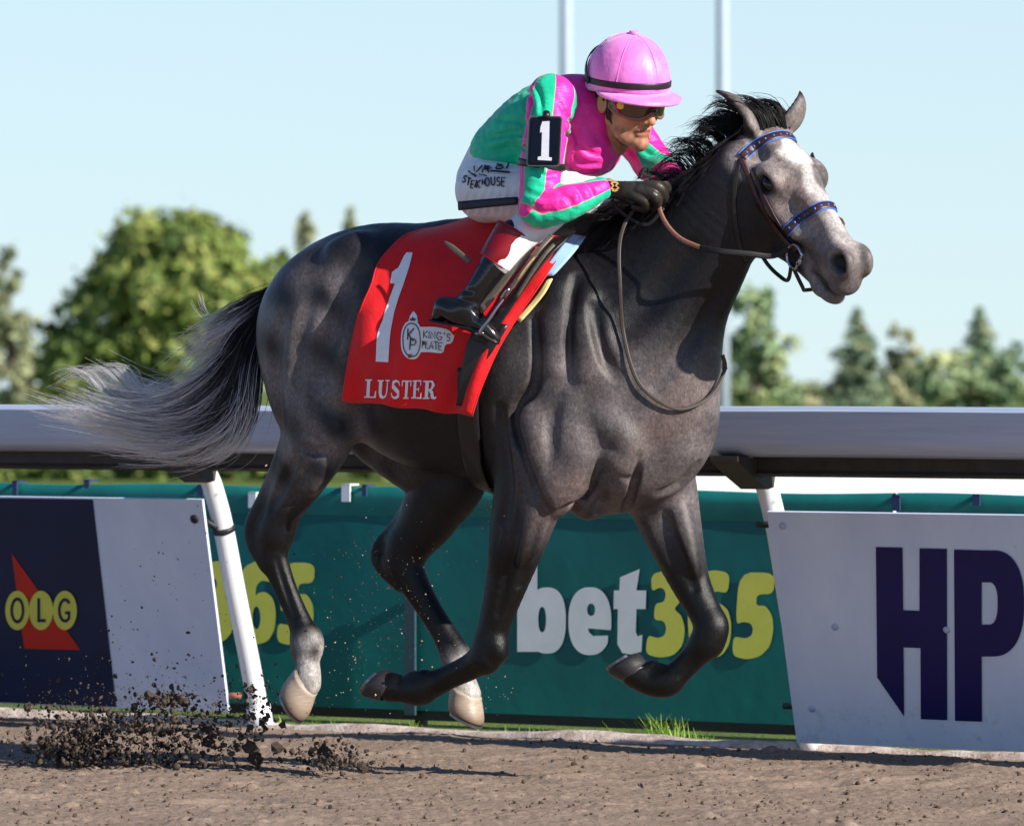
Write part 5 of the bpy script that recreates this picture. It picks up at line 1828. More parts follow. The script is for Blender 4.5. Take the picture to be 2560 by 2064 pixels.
# stirrup iron
stir = thing('stirrup_iron', h2w(hp(1220, 800, 0.37)), 'polished steel stirrup iron round the jockey\'s boot', 'stirrup')
ip = [hp(1258, 748, 0.37), hp(1240, 772, 0.385), hp(1222, 800, 0.395), hp(1205, 822, 0.395), hp(1200, 834, 0.385), hp(1203, 842, 0.33), hp(1215, 826, 0.28), hp(1236, 790, 0.285), hp(1252, 756, 0.33), hp(1258, 748, 0.37)]
MB().tube(h2w(spline(ip, 6)), 0.0055, 10, caps=False).build('iron', M_STEEL, stir)
MB().tube(h2w(spline([hp(1264, 742, 0.365), hp(1272, 724, 0.368), hp(1264, 728, 0.372), hp(1252, 748, 0.37)], 5)), 0.004, 8).build('eye', M_STEEL, stir)
ribbon(h2w(np.array([hp(1198, 836, 0.385), hp(1201, 840, 0.36), hp(1205, 842, 0.32), hp(1208, 840, 0.29)])), np.tile(np.array((0, 0, 1.0)), (4, 1)), 0.028, 0.006, 'tread', M_STEEL, stir)
# ------------------------------------------------------------------ mane, forelock, tail
def strands(guides, n, seed, name, mat, parent, r0=0.0011, jit=0.02, segs=14, tipc=1.0, clump=0, tip0=0.0):
    """guides: list of (K,3) world polylines with equal K; strands interpolate between random neighbouring guides"""
    r = np.random.RandomState(seed)
    G = np.stack([resamp(spline(g, 6), segs) for g in guides])
    ng = len(G)
    V, F, T = [], [], []
    cen = [(r.uniform(0, ng - 1), r.normal(size=3), r.uniform(0, 6.28, 2), r.uniform(0.85, 1.0)) for _ in range(clump)] if clump else None
    for s_ in range(n):
        if cen:
            f0, cj, ph, ln = cen[r.randint(len(cen))]
            x = np.clip(f0 + r.normal() * 0.10, 0, ng - 1)
            off = cj * jit + r.normal(size=3) * jit * r.choice([0.12, 0.3, 0.7])
        else:
            x = r.uniform(0, ng - 1)
            off = r.normal(size=3) * jit
            ph = r.uniform(0, 6.28, 2)
            ln = 1.0
        i = min(int(x), ng - 2)
        f_ = x - i
        P_ = G[i] * (1 - f_) + G[i + 1] * f_
        t = np.linspace(0, 1, segs)[:, None]
        ln = ln * r.uniform(0.72, 1.03)
        idx = np.linspace(0, (segs - 1) * min(1, ln), segs)
        P_ = np.stack([np.interp(idx, np.arange(segs), P_[:, j]) for j in range(3)], 1)
        P_ = P_ + off * (0.25 + t * 0.9) + 0.35 * jit * t * np.stack([np.sin(t[:, 0] * 7 + ph[0]), np.sin(t[:, 0] * 5 + ph[1]), np.sin(t[:, 0] * 9 + ph[0] * 2)], 1)
        rad = r0 * r.uniform(0.6, 1.3) * (1 - 0.75 * t[:, 0] ** 2)
        Tn = np.gradient(P_, axis=0)
        Tn /= np.linalg.norm(Tn, axis=1)[:, None] + 1e-9
        a = np.cross(Tn, np.array((0.2, 1, 0.1)))
        a /= np.linalg.norm(a, axis=1)[:, None] + 1e-9
        b = np.cross(Tn, a)
        base = len(V) * 0 + s_ * segs * 3
        ang = (0, 2.094, 4.189)
        ring = np.stack([P_ + rad[:, None] * (math.cos(q) * a + math.sin(q) * b) for q in ang], 1)
        V.append(ring.reshape(-1, 3))
        k0 = base + np.arange(segs - 1)[:, None] * 3
        for j in range(3):
            j2 = (j + 1) % 3
            F.append(np.concatenate([k0 + j, k0 + j2, k0 + 3 + j2, k0 + 3 + j], 1))
        T.append(np.repeat(np.clip(tip0 + t[:, 0] * tipc + r.normal() * 0.10, 0, 1), 3))
    ob = new_mesh(name, np.concatenate(V), np.concatenate(F), mat, parent)
    vfloat(ob, 'tip', np.concatenate(T))
    ob['kind'] = 'stuff'
    return ob
k = NM('tail_hair', 0.38, 0.5)
k.color(k.ramp(k.attr('tip', 'Fac'), [(0.0, lin((14, 13, 16))), (0.40, lin((22, 21, 27))), (0.52, lin((104, 104, 118))), (0.70, lin((208, 208, 218))), (1.0, lin((240, 234, 230)))]))
M_TAIL = k.m
k = NM('mane_hair', 0.5, 0.3)
k.color(k.ramp(k.attr('tip', 'Fac'), [(0.0, lin((12, 11, 13))), (0.7, lin((24, 22, 26))), (1.0, lin((64, 60, 66)))]))
M_MANE = k.m
def tg(rows):
    return [h2w(hp(u, v, n)) for u, v, n in rows]
TAILG = [
 tg([(704, 716, 0.0), (650, 742, 0.02), (590, 775, 0.02), (545, 815, 0.02), (500, 838, 0.02)]),
 tg([(700, 722, 0.0), (630, 775, 0.03), (560, 835, 0.03), (500, 880, 0.03), (430, 930, 0.02)]),
 tg([(700, 726, 0.0), (630, 800, 0.03), (570, 880, 0.03), (490, 950, 0.03), (400, 1000, 0.02)]),
 tg([(698, 730, 0.0), (625, 820, 0.04), (570, 930, 0.05), (470, 1010, 0.05), (330, 1000, 0.02), (210, 940, 0.0)]),
 tg([(698, 735, 0.0), (622, 840, 0.05), (565, 980, 0.06), (440, 1055, 0.05), (280, 1040, 0.03), (130, 1005, 0.0)]),
 tg([(696, 740, 0.0), (622, 860, 0.05), (575, 1010, 0.07), (460, 1085, 0.06), (280, 1060, 0.03), (60, 992, 0.0)]),
 tg([(694, 745, 0.0), (625, 880, 0.05), (585, 1030, 0.07), (470, 1095, 0.06), (290, 1075, 0.04), (60, 1030, 0.0)]),
 tg([(692, 750, 0.0), (630, 890, 0.05), (600, 1040, 0.07), (510, 1110, 0.06), (380, 1115, 0.05), (250, 1105, 0.02)]),
 tg([(690, 755, 0.0), (634, 900, 0.05), (615, 1050, 0.06), (560, 1120, 0.06), (480, 1150, 0.05), (430, 1166, 0.04)]),
 tg([(688, 760, 0.0), (640, 920, 0.05), (632, 1060, 0.06), (610, 1110, 0.06), (570, 1140, 0.05), (520, 1150, 0.04)]),
]
nm = 0.55 if VOX > 1.1 else 1.0
tail = strands(TAILG, int(2600 * nm), 41, 'tail', M_TAIL, horse, 0.0012, 0.030, 18, 1.05, clump=150)
MB().tube(h2w(spline([hp(735, 690, 0), hp(705, 722, 0), hp(665, 775, 0.01), (hp(632, 840, 0.02))], 6)), np.linspace(0.045, 0.022, 19), 12).build('dock', M_MANE, horse)
strands([tg([(700, 720, 0.0), (655, 770, 0.02), (615, 830, 0.03), (590, 900, 0.03)]), tg([(695, 735, 0.0), (650, 800, 0.03), (615, 880, 0.04), (600, 960, 0.04)]),
         tg([(690, 750, 0.0), (650, 840, 0.04), (632, 930, 0.05), (622, 1020, 0.05)])], int(1300 * nm), 43, 'tail_core', M_MANE, horse, 0.0018, 0.020, 10, 0.5, clump=60)
strands([tg([(560, 810, 0.02), (530, 790, 0.02), (515, 755, 0.01), (510, 715, 0.0)]), tg([(555, 815, 0.02), (520, 800, 0.02), (500, 780, 0.01), (485, 750, 0.0)])], 13, 44, 'tail_wisps', M_TAIL, horse, 0.0007, 0.010, 10, 0.5, tip0=0.5)
strands([tg([(400, 1010, 0.04), (350, 960, 0.04), (320, 925, 0.03), (290, 945, 0.02), (280, 970, 0.02)]), tg([(330, 1010, 0.04), (260, 990, 0.03), (215, 945, 0.02), (165, 925, 0.01), (105, 955, 0.0)]),
         tg([(420, 1020, 0.04), (370, 990, 0.04), (345, 930, 0.03), (310, 915, 0.02), (250, 935, 0.02)])], 150, 45, 'tail_wisps', M_TAIL, horse, 0.0010, 0.010, 12, 0.4, tip0=0.6)
# mane: roots along the crest, blown back
CR = [(1868, 300), (1846, 328), (1815, 366), (1780, 405), (1740, 440), (1700, 478), (1650, 520), (1590, 556), (1530, 580)]
crest = []
for u, v in CR:
    # find the crest: highest surface point of the midline near this column
    s0 = hp(u, v, 0.02)
    zz_ = np.arange(s0[2] + 0.12, s0[2] - 0.25, -0.004)
    pts = np.stack([np.full(len(zz_), s0[0]), np.full(len(zz_), s0[1]), zz_], 1)
    v_ = HF.sample(pts)
    i = int(np.argmax(v_ < 0))
    crest.append(pts[i])
crest = np.array(crest)
MG = []
for i, c0 in enumerate(crest):
    f_ = i / (len(crest) - 1)
    L = 0.11 + 0.03 * math.sin(i * 2.1)
    up = 0.012 + 0.030 * math.sin(math.pi * min(1, f_ * 1.3))
    MG.append(h2w(np.array([c0 - np.array((0, 0, 0.012)), c0 + np.array((-0.25 * L, 0.02, up)), c0 + np.array((-0.62 * L, 0.035, up * 1.0)), c0 + np.array((-1.0 * L, 0.045, up * 0.5 - 0.02))])))
strands(MG, int(1300 * nm), 46, 'mane', M_MANE, horse, 0.0011, 0.014, 9, 0.8, clump=90)
# hair lying on the near side of the neck below the crest
MG2 = []
for i, c0 in enumerate(crest[1:]):
    a = h2w(c0 - np.array((0, 0, 0.01)))
    P0 = c0 + np.array((-0.01, 0.05, -0.03)); P1 = c0 + np.array((-0.04, 0.075, -0.075)); P2 = c0 + np.array((-0.07, 0.09, -0.115))
    MG2.append(np.array([a, h2w(P0), h2w(P1), h2w(P2)]))
strands(MG2, int(1200 * nm), 47, 'mane_fall', M_MANE, horse, 0.0011, 0.013, 9, 0.7, clump=90)
# forelock blown back between the ears
fo = from_head((0.045, 0.0, 0.004))
FG = []
for y in (-0.045, -0.02, 0.01, 0.04):
    b0 = from_head((0.045, y, -0.004))
    FG.append(np.array([b0, b0 + np.array((-0.015, 0.0, 0.045)), b0 + np.array((-0.06, 0.01, 0.075)), b0 + np.array((-0.13, 0.02, 0.078 + y * 0.3))]))
strands(FG, int(330 * nm), 48, 'forelock', M_MANE, horse, 0.0013, 0.011, 9, 0.7, clump=22)
# ------------------------------------------------------------------ the jockey
person = thing('person', h2w(hp(1250, 560, 0.0)), 'jockey in pink and green silks crouching over the horse\'s withers', 'person')
JV = 0.0045 * VOX
JB = ((-0.36, -0.46, 0.95), (0.72, 0.50, 2.16))
def JC(F, rows, k=0.02, grow=0.0, cut=False, sub=5):
    rows = [tuple(r) + (1.0,) * (5 - len(r)) for r in rows]
    F.chain([hp(r[0], r[1], r[2]) for r in rows], [r[3] * PX + grow for r in rows], [r[4] for r in rows], k=k, cut=cut, sub=sub)
def mirror_rows(rows):
    out = []
    for r in rows:
        p = hp(r[0], r[1], r[2]) * np.array((1, -1, 1))
        w = h2w(p)
        d = w - C0
        out.append((UC + FPX * d[0] / d[1], HORIZ - FPX * d[2] / d[1], p[1]) + tuple(r[3:]))
    return out
TORSO = [(1225, 432, 0, 78, 1.25), (1270, 385, 0, 88, 1.3), (1350, 325, 0, 103, 1.3), (1415, 290, 0, 98, 1.35), (1455, 268, 0, 78, 1.4)]
CHEST = [(1420, 330, 0, 92, 1.3), (1480, 372, 0, 66, 1.35)]
SHN = [(1376, 240, 0.185, 56)]
UARM = [(1380, 246, 0.195, 58), (1366, 330, 0.245, 53), (1352, 430, 0.295, 50), (1350, 516, 0.325, 46)]
FARM = [(1350, 520, 0.325, 47), (1402, 510, 0.315, 44), (1452, 494, 0.275, 36), (1500, 473, 0.225, 27)]
UARM2 = [(1520, 265, -0.185, 56), (1585, 340, -0.23, 52), (1630, 405, -0.235, 44)]
FARM2 = [(1630, 408, -0.235, 43), (1662, 432, -0.17, 36), (1690, 445, -0.11, 28)]
PELV = [(1222, 452, 0, 76, 1.3), (1245, 405, 0, 76, 1.25)]
THIGH = [(1222, 476, 0.11, 74), (1300, 484, 0.165, 68), (1400, 482, 0.20, 52)]
CALF = [(1408, 490, 0.20, 50), (1352, 545, 0.245, 47), (1296, 592, 0.30, 42), (1250, 650, 0.335, 36), (1196, 726, 0.35, 28)]
THIGH2 = [(1310, 480, -0.10, 78), (1450, 500, -0.20, 68), (1560, 532, -0.25, 52)]
CALF2 = [(1566, 540, -0.25, 48), (1520, 600, -0.29, 44), (1440, 700, -0.32, 34)]
# head frame: x forward, y near side, z up
JTH, JPH, JRO = R(50.0), R(18.0), R(5.0)
_h = np.array((math.cos(JTH), -math.sin(JTH), 0.0))
_jx = _h * math.cos(JPH) - HZ * math.sin(JPH)
_jz = _h * math.sin(JPH) + HZ * math.cos(JPH)
_jy = np.array((-math.sin(JTH), -math.cos(JTH), 0.0))
JW = np.stack([_jx, _jy * math.cos(JRO) + _jz * math.sin(JRO) * -1, _jz * math.cos(JRO) + _jy * math.sin(JRO)])
JR_ = JW @ HB.T
JO = h2w(hp(1566, 250, 0.03))
JS = 1.06
def jw(x, y, z):
    return JO + (np.array((x, y, z)) * JS) @ JW
def jh(x, y, z):
    return w2h(jw(x, y, z))
BF = Field(*JB, 0.0036 * VOX, HB)
def KE(x, y, z, r, k=0.012, cut=False):
    for s_ in ((1, -1) if y else (1,)):
        BF.ell(jh(x, y * s_, z), np.array(r) * JS, JR_, k, cut)
def KC(rows, k=0.012, cut=False, sym=False, q=1.0):
    for s_ in ((1, -1) if sym else (1,)):
        BF.chain([jh(r[0], r[1] * s_, r[2]) for r in rows], [r[3] * JS for r in rows], q, k=k, cut=cut, rot=JR_)
for rows in (TORSO, CHEST, UARM, FARM, UARM2, FARM2, PELV, THIGH, CALF, THIGH2, CALF2, mirror_rows(UARM[:1])):
    JC(BF, rows, 0.02, -0.012)
JC(BF, [(1490, 476, 0.23, 24), (1520, 470, 0.205, 24)], 0.01)
BF.chain([jh(-0.025, 0, -0.06), jh(-0.05, 0, -0.13), hp(1455, 290, 0.0)], [0.056, 0.060, 0.075], k=0.03)
KE(-0.005, 0, 0.035, (0.096, 0.078, 0.098), 0.02)
KE(0.030, 0, -0.030, (0.072, 0.061, 0.085), 0.02)
KC([(0.015, 0.050, -0.055, 0.022), (0.050, 0.036, -0.088, 0.020), (0.080, 0.0, -0.106, 0.019)], 0.02, sym=True)
KE(0.088, 0, -0.100, (0.016, 0.020, 0.015), 0.015)
KE(0.062, 0.036, -0.026, (0.030, 0.024, 0.022), 0.02)
KE(0.082, 0, 0.030, (0.022, 0.050, 0.014), 0.015)
KC([(0.094, 0, 0.012, 0.009), (0.108, 0, -0.012, 0.011), (0.119, 0, -0.030, 0.0125)], 0.010)
KE(0.106, 0.012, -0.035, (0.012, 0.008, 0.009), 0.006)
KE(0.093, 0, -0.060, (0.011, 0.024, 0.007), 0.010)
KE(0.091, 0, -0.075, (0.011, 0.021, 0.0075), 0.010)
KC([(0.092, 0.026, -0.069, 0.003), (0.103, 0.012, -0.067, 0.003), (0.106, 0.0, -0.066, 0.003)], 0.004, cut=True, sym=True)
KC([(0.101, 0.019, -0.036, 0.002), (0.0945, 0.030, -0.052, 0.002), (0.086, 0.036, -0.068, 0.002)], 0.006, cut=True, sym=True)
KE(0.111, 0.008, -0.044, (0.006, 0.0045, 0.005), 0.003, cut=True)
KE(0.086, 0.030, 0.006, (0.016, 0.018, 0.010), 0.012, cut=True)
KE(-0.008, 0.080, -0.004, (0.022, 0.009, 0.033), 0.008)
KE(-0.001, 0.090, -0.002, (0.011, 0.008, 0.019), 0.006, cut=True)
Vb, Qb = BF.mesh()
kk = NM('skin', 0.55, 0.3)
kk.b.inputs['Subsurface Weight'].default_value = 0.08
kk.b.inputs['Subsurface Radius'].default_value = (0.01, 0.004, 0.002)
kk.color(kk.mix(kk.ramp(kk.noise(60, 5, 0.7), [(0.35, (0, 0, 0)), (0.7, (0.5, 0.5, 0.5))]), kk.attr('tone'), kk.mix(1.0, kk.attr('tone'), (0.86, 0.72, 0.66, 1), 'MULTIPLY')))
kk.bump(kk.noise(420, 4), 0.12, 0.002)
jbody = new_mesh('body', h2w(Vb), Qb, kk.m, person)
jl = ((h2w(Vb) - JO) @ JW.T) / JS
cs = np.tile(np.array(lin((196, 138, 108))[:3]), (len(Vb), 1))
lips = (1 - smooth01(np.linalg.norm((jl - np.array((0.104, 0, -0.068))) / np.array((0.02, 0.026, 0.014)), axis=1), 0.6, 1.05))
cs = mixc(cs, np.array(lin((164, 88, 80))[:3]), lips * 0.7)
stub = smooth01(-jl[:, 2], 0.05, 0.07) * smooth01(jl[:, 0], -0.02, 0.03)
cs = mixc(cs, np.array(lin((138, 98, 82))[:3]), np.clip(stub * (0.4 + 0.3 * WaveNoise(71, 260)(jl)), 0, 0.8))
cheek = 1 - smooth01(np.linalg.norm((jl * np.array((1, 0, 1)) + np.array((0, 1, 0)) * np.abs(jl[:, 1:2]) - np.array((0.075, 0.042, -0.034))) / np.array((0.03, 0.025, 0.022)), axis=1), 0.4, 1.2)
cs = mixc(cs, np.array(lin((200, 120, 98))[:3]), cheek * 0.4)
vcolor(jbody, 'tone', cs)

# --- silks jacket
JF = Field(*JB, JV, HB)
JC(JF, TORSO[1:], 0.03, 0.004)
JC(JF, CHEST, 0.05, 0.004)
JC(JF, UARM, 0.035, 0.003)
JC(JF, FARM, 0.02, 0.003)
JC(JF, UARM2, 0.035, 0.003)
JC(JF, FARM2, 0.02, 0.003)
JC(JF, mirror_rows([(1380, 246, 0.195, 56), (1372, 300, 0.20, 50)]), 0.04, 0.0)
JC(JF, [(1470, 285, 0.0, 66, 1.1), (1492, 290, 0.01, 58, 1.1)], 0.04)                       # collar
# creases
def jsurf(F, uv):
    P = F.cast(uv, 0.0, 14.3, 17.2, 0.006) @ HB.T
    ok = ~np.isnan(P).any(1)
    return P[ok]
def crease(F, uvs, r=8, d=0.006, k=0.012, sub=3, up=False):
    P = jsurf(F, spline(uvs, sub))
    if len(P) > 1:
        N_ = F.grad(P)
        f_ = np.sin(np.linspace(0.3, math.pi - 0.3, len(P)))[:, None]
        if up:
            F.chain(P - N_ * (r * PX - d * f_), r * PX, k=k, sub=1)
        else:
            F.chain(P + N_ * (r * PX - d * f_), r * PX, k=k, cut=True, sub=1)
for uvs in ([(1215, 350), (1260, 335), (1310, 330)], [(1225, 385), (1270, 372), (1320, 372)], [(1250, 300), (1290, 300), (1315, 312)],
            [(1310, 215), (1330, 250), (1335, 290)], [(1330, 205), (1350, 240), (1352, 280)], [(1345, 465), (1372, 470), (1395, 462)],
            [(1318, 480), (1350, 492), (1380, 486)], [(1322, 520), (1350, 530), (1385, 528)], [(1400, 480), (1425, 500), (1430, 520)],
            [(1440, 470), (1455, 488), (1458, 508)], [(1470, 465), (1482, 480), (1484, 494)], [(1420, 420), (1450, 432), (1490, 425)],
            [(1430, 385), (1460, 410), (1500, 412)], [(1440, 350), (1470, 380), (1520, 392)], [(1340, 420), (1360, 440), (1390, 436)],
            [(1408, 300), (1420, 350), (1416, 400)], [(1400, 260), (1425, 300), (1440, 350)], [(1590, 330), (1615, 350), (1640, 350)], [(1600, 370), (1625, 385), (1650, 380)]):
    crease(JF, uvs, 6.5, 0.008, 0.008)
for uvs in ([(1220, 365), (1265, 352), (1315, 350)], [(1330, 500), (1360, 508), (1390, 500)], [(1425, 400), (1455, 420), (1500, 418)], [(1320, 208), (1340, 245), (1344, 285)],
            [(1412, 470), (1436, 485), (1442, 512)], [(1418, 320), (1432, 360), (1426, 405)]):
    crease(JF, uvs, 6.5, 0.006, 0.009, up=True)
# fine ripple over the whole garment
gP = np.stack(np.meshgrid(*[np.arange(0, JF.dim[i], 4) for i in range(3)], indexing='ij'), -1)
Vj, Qj = JF.mesh()
Nj = JF.grad(Vj)
Vj = Vj + Nj * (0.0010 * WaveNoise(61, 55)(Vj) + 0.0008 * WaveNoise(62, 140)(Vj))[:, None]
# pattern fields: positive = green
def seg_angle(P, a, b, ref):
    a, b = np.asarray(a), np.asarray(b)
    e = (b - a) / np.linalg.norm(b - a)
    r_ = ref - e * (e @ ref)
    r_ /= np.linalg.norm(r_)
    t_ = np.cross(e, r_)
    d = P - a
    return np.arctan2(d @ t_, d @ r_), np.clip(((P - a) @ e) / np.linalg.norm(b - a), -0.2, 1.2)
def arm_mask(P, rows, pad):
    pts = spline([hp(r[0], r[1], r[2]) for r in rows], 4)
    rr = spline(np.array([[r[3] * PX] for r in rows]), 4)[:, 0]
    d = np.min([near_seg(P, pts[i], pts[i + 1]) - rr[i] for i in range(len(pts) - 1)], axis=0)
    return d - pad
nref = np.array((0.0, 1.0, 0.0))
aU, tU = seg_angle(Vj, hp(1378, 250, 0.20), hp(1350, 516, 0.325), nref)
aF, tF = seg_angle(Vj, hp(1350, 520, 0.325), hp(1500, 473, 0.225), nref)
patU = np.cos(3 * (aU - R(4)))
patF = np.cos(3 * (aF - R(62)))
dU, dF = arm_mask(Vj, UARM, 0.0), arm_mask(Vj, FARM, 0.0)
aU2, _ = seg_angle(Vj, hp(1520, 265, -0.185), hp(1630, 405, -0.235), nref)
dU2 = np.minimum(arm_mask(Vj, UARM2, 0.0), arm_mask(Vj, FARM2, 0.0))
patU2 = np.cos(3 * (aU2 - R(20)))
# torso: green behind the shoulder line, pink yoke, collar and front
sl0 = hp(1352, 200, 0.10)
torsoG = (sl0[0] - Vj[:, 0]) * 6 + (sl0[2] - Vj[:, 2]) * 1.2
pat = torsoG
armw = np.minimum(dU, dF)
isarm = smooth01(-(armw), -0.030, -0.010) * smooth01(Vj[:, 1], 0.10, 0.16)
patA = np.where(dF < dU - 0.004, patF, patU)
blend = smooth01(dU - dF, -0.012, 0.012)
patA = patU * (1 - blend) + patF * blend
pat = pat * (1 - isarm) + patA * isarm
isarm2 = smooth01(-dU2, -0.035, -0.012) * smooth01(-Vj[:, 1], 0.10, 0.16)
pat = pat * (1 - isarm2) + patU2 * isarm2
M_SILKC = NM('silks', 0.48, 0.35, sheen=0.12)
k = M_SILKC
fac = k.ramp(k.attr('pat', 'Fac'), [(0.49, (0, 0, 0)), (0.51, (1, 1, 1))])
pk = k.ramp(k.noise(30, 4), [(0.3, lin((238, 26, 146))), (0.7, lin((250, 50, 168)))])
gr = k.ramp(k.noise(30, 4), [(0.3, lin((8, 176, 134))), (0.7, lin((24, 200, 156)))])
colr = k.mix(fac, pk, gr)
edge_ = k.ramp(k.attr('pat', 'Fac'), [(0.478, (0, 0, 0)), (0.492, (1, 1, 1)), (0.508, (1, 1, 1)), (0.522, (0, 0, 0))])
colr = k.mix(k.mix(0.5, (0, 0, 0, 1), edge_), colr, lin((214, 170, 120)))
k.color(colr)
k.bump(k.math('ADD', k.noise(30, 3, 0.5, k.coord('Object', (1.0, 1.0, 2.6)), 0.4), k.math('MULTIPLY', k.noise(70, 2, 0.5, k.coord('Object', (2.2, 1.0, 1.0))), 0.18)), 0.30, 0.012)
jacket = new_mesh('silks_jacket', h2w(Vj), Qj, k.m, person)
vfloat(jacket, 'pat', np.clip(0.5 + 0.25 * pat, 0, 1))

# --- breeches
PF = Field(*JB, JV, HB)
for rows in (PELV, THIGH, CALF[:4], THIGH2, CALF2):
    JC(PF, rows, 0.03, 0.002)
PF.ell(hp(1216, 478, 0.09), np.array((72, 66, 70)) * PX, None, 0.04)
PF.ell(hp(1216, 478, 0.09) * np.array((1, -1, 1)), np.array((72, 66, 70)) * PX, None, 0.04)
for i in range(9):
    x = 1165 + i * 20
    crease(PF, [(x + 14, 470), (x + 4, 500), (x - 2, 535)], 6, 0.0045, 0.008)
for uvs in ([(1180, 420), (1200, 412), (1230, 415)], [(1150, 440), (1185, 432), (1220, 440)], [(1500, 510), (1530, 525), (1540, 560)], [(1530, 505), (1570, 520), (1600, 525)], [(1520, 545), (1560, 555), (1590, 560)],
            [(1385, 445), (1410, 455), (1430, 470)]):
    crease(PF, uvs, 8, 0.006, 0.010)
Vp, Qp = PF.mesh()
k = NM('breeches_white', 0.55, 0.4, sheen=0.1)
k.color(k.ramp(k.noise(18, 4), [(0.3, lin((214, 214, 220))), (0.7, lin((232, 232, 238)))]))
k.bump(k.noise(26, 4, 0.5, k.coord('Object', (1.6, 1.6, 0.5))), 0.3, 0.012)
breeches = new_mesh('breeches', h2w(Vp), Qp, k.m, person)
PBV = bvh_of([breeches])
M_INKB = plain('print_black', (22, 22, 40), 0.5, 0.4, 0.1, 60)
ZT = zoomer(1100, 380, 0.10218)
tx = []
for ch, x, y, w, h, rot in (('S', 600, 570, 90, 170, 20), ('T', 690, 640, 80, 170, 14), ('E', 790, 700, 80, 180, 12), ('A', 880, 720, 40, 150, 8), ('K', 920, 690, 95, 190, 4),
                            ('H', 1060, 690, 60, 120, 0), ('O', 1130, 660, 100, 180, -2), ('U', 1275, 630, 90, 190, -3), ('S', 1410, 640, 85, 200, -3), ('E', 1540, 650, 85, 190, 4)):
    ca, sa = math.cos(R(rot)), math.sin(R(rot))
    for l in thin(ch, 0, 0, w, h):
        tx.append([stroke([(x + a * ca - b * sa, y + a * sa + b * ca) for a, b in l], 34)])
for ch, x, y, w, h in (('V', 800, 380, 200, 150), ('R', 1070, 370, 170, 160), ('B', 1390, 330, 170, 130), ('I', 1600, 330, 100, 130)):
    for l in thin(ch, 0, 0, w, h):
        tx.append([stroke([(x + a + (h - b) * 0.35, y + b) for a, b in l], 40)])
tx += [[stroke([(740, 480), (800, 580), (920, 640)], 42)], [stroke([(980, 590), (1190, 630)], 42)], [stroke([(1280, 510), (1740, 548)], 42)]]
decal(tx, PBV, M_INKB, breeches, 'lettering', 0.002, 8, ZT)

# --- boots
M_BOOT = plain('boot_black', (16, 16, 20), 0.16, 0.6, 0.3, 30)
M_CUFF = plain('boot_cuff_red', (124, 8, 22), 0.35, 0.45, 0.1, 30)
def boot(sgn):
    F = Field(*JB, 0.0045 * VOX, HB)
    shaft = [(1284, 590, 0.305, 42), (1250, 642, 0.330, 39), (1212, 700, 0.350, 32), (1186, 738, 0.355, 30), (1168, 768, 0.357, 35)]
    foot = [(1116, 770, 0.357, 29), (1150, 784, 0.357, 33), (1190, 806, 0.352, 28), (1222, 832, 0.345, 20), (1240, 848, 0.340, 12)]
    heel = [(1104, 764, 0.357, 20), (1096, 790, 0.357, 18)]
    if sgn < 0:
        shaft, foot, heel = map(mirror_rows, (shaft, foot, heel))
    JC(F, shaft, 0.01)
    JC(F, foot, 0.018)
    JC(F, heel, 0.012)
    if sgn > 0:
        crease(F, [(1128, 742), (1160, 752), (1196, 758)], 8, 0.008, 0.008)
        crease(F, [(1122, 720), (1150, 728), (1180, 728)], 7, 0.006, 0.008)
        crease(F, [(1135, 715), (1152, 690), (1172, 680)], 6, 0.005, 0.006)
        crease(F, [(1180, 770), (1200, 785), (1205, 800)], 6, 0.005, 0.006)
    Vq, Qq = F.mesh()
    b_ = new_mesh('boot', h2w(Vq), Qq, M_BOOT, person)
    cu = [hp(1287, 580, 0.302), hp(1270, 606, 0.314), hp(1252, 634, 0.328), hp(1238, 655, 0.334)]
    if sgn < 0:
        cu = [c_ * np.array((1, -1, 1)) for c_ in cu]
    Pc = spline(cu, 5)
    rr = np.interp(np.linspace(0, 1, len(Pc)), [0, 1], [49, 43]) * PX
    mb = MB()
    mb.tube(h2w(Pc), rr, 32, caps=False)
    c_ = mb.build('cuff', M_CUFF, b_)
    m_ = c_.modifiers.new('thickness', 'SOLIDIFY'); m_.thickness = 0.006; m_.offset = -1
    for idx in (0, -1):
        a_ = Pc[1] - Pc[0] if idx == 0 else Pc[-1] - Pc[-2]
        a_ = a_ / np.linalg.norm(a_)
        e1 = np.cross(a_, np.array((0, 1.0, 0))); e1 /= np.linalg.norm(e1)
        e2 = np.cross(a_, e1)
        ringp = [Pc[idx] + (rr[idx]) * (math.cos(q) * e1 + math.sin(q) * e2) for q in np.linspace(0, 2 * math.pi, 36)]
        MB().tube(h2w(np.array(ringp)), 0.003, 6, caps=False).build('piping', M_CUFF, b_)
    # sole
    sp = [(1080, 800), (1120, 808), (1160, 815), (1200, 826), (1228, 845), (1246, 856)]
    nn_ = 0.356
    P0 = np.array([hp(u, v, nn_ * (1 if sgn > 0 else 1)) for u, v in sp])
    if sgn < 0:
        P0 = P0 * np.array((1, -1, 1))
    ribbon(h2w(spline(P0, 4)), np.tile(np.array((0.2, 0, 1.0)), (21, 1)), np.concatenate([np.full(5, 0.058), np.linspace(0.06, 0.07, 8), np.linspace(0.07, 0.025, 8)]), 0.008, 'sole', M_LEATHERK, b_, -0.006)
    return b_
boot(1)
boot(-1)

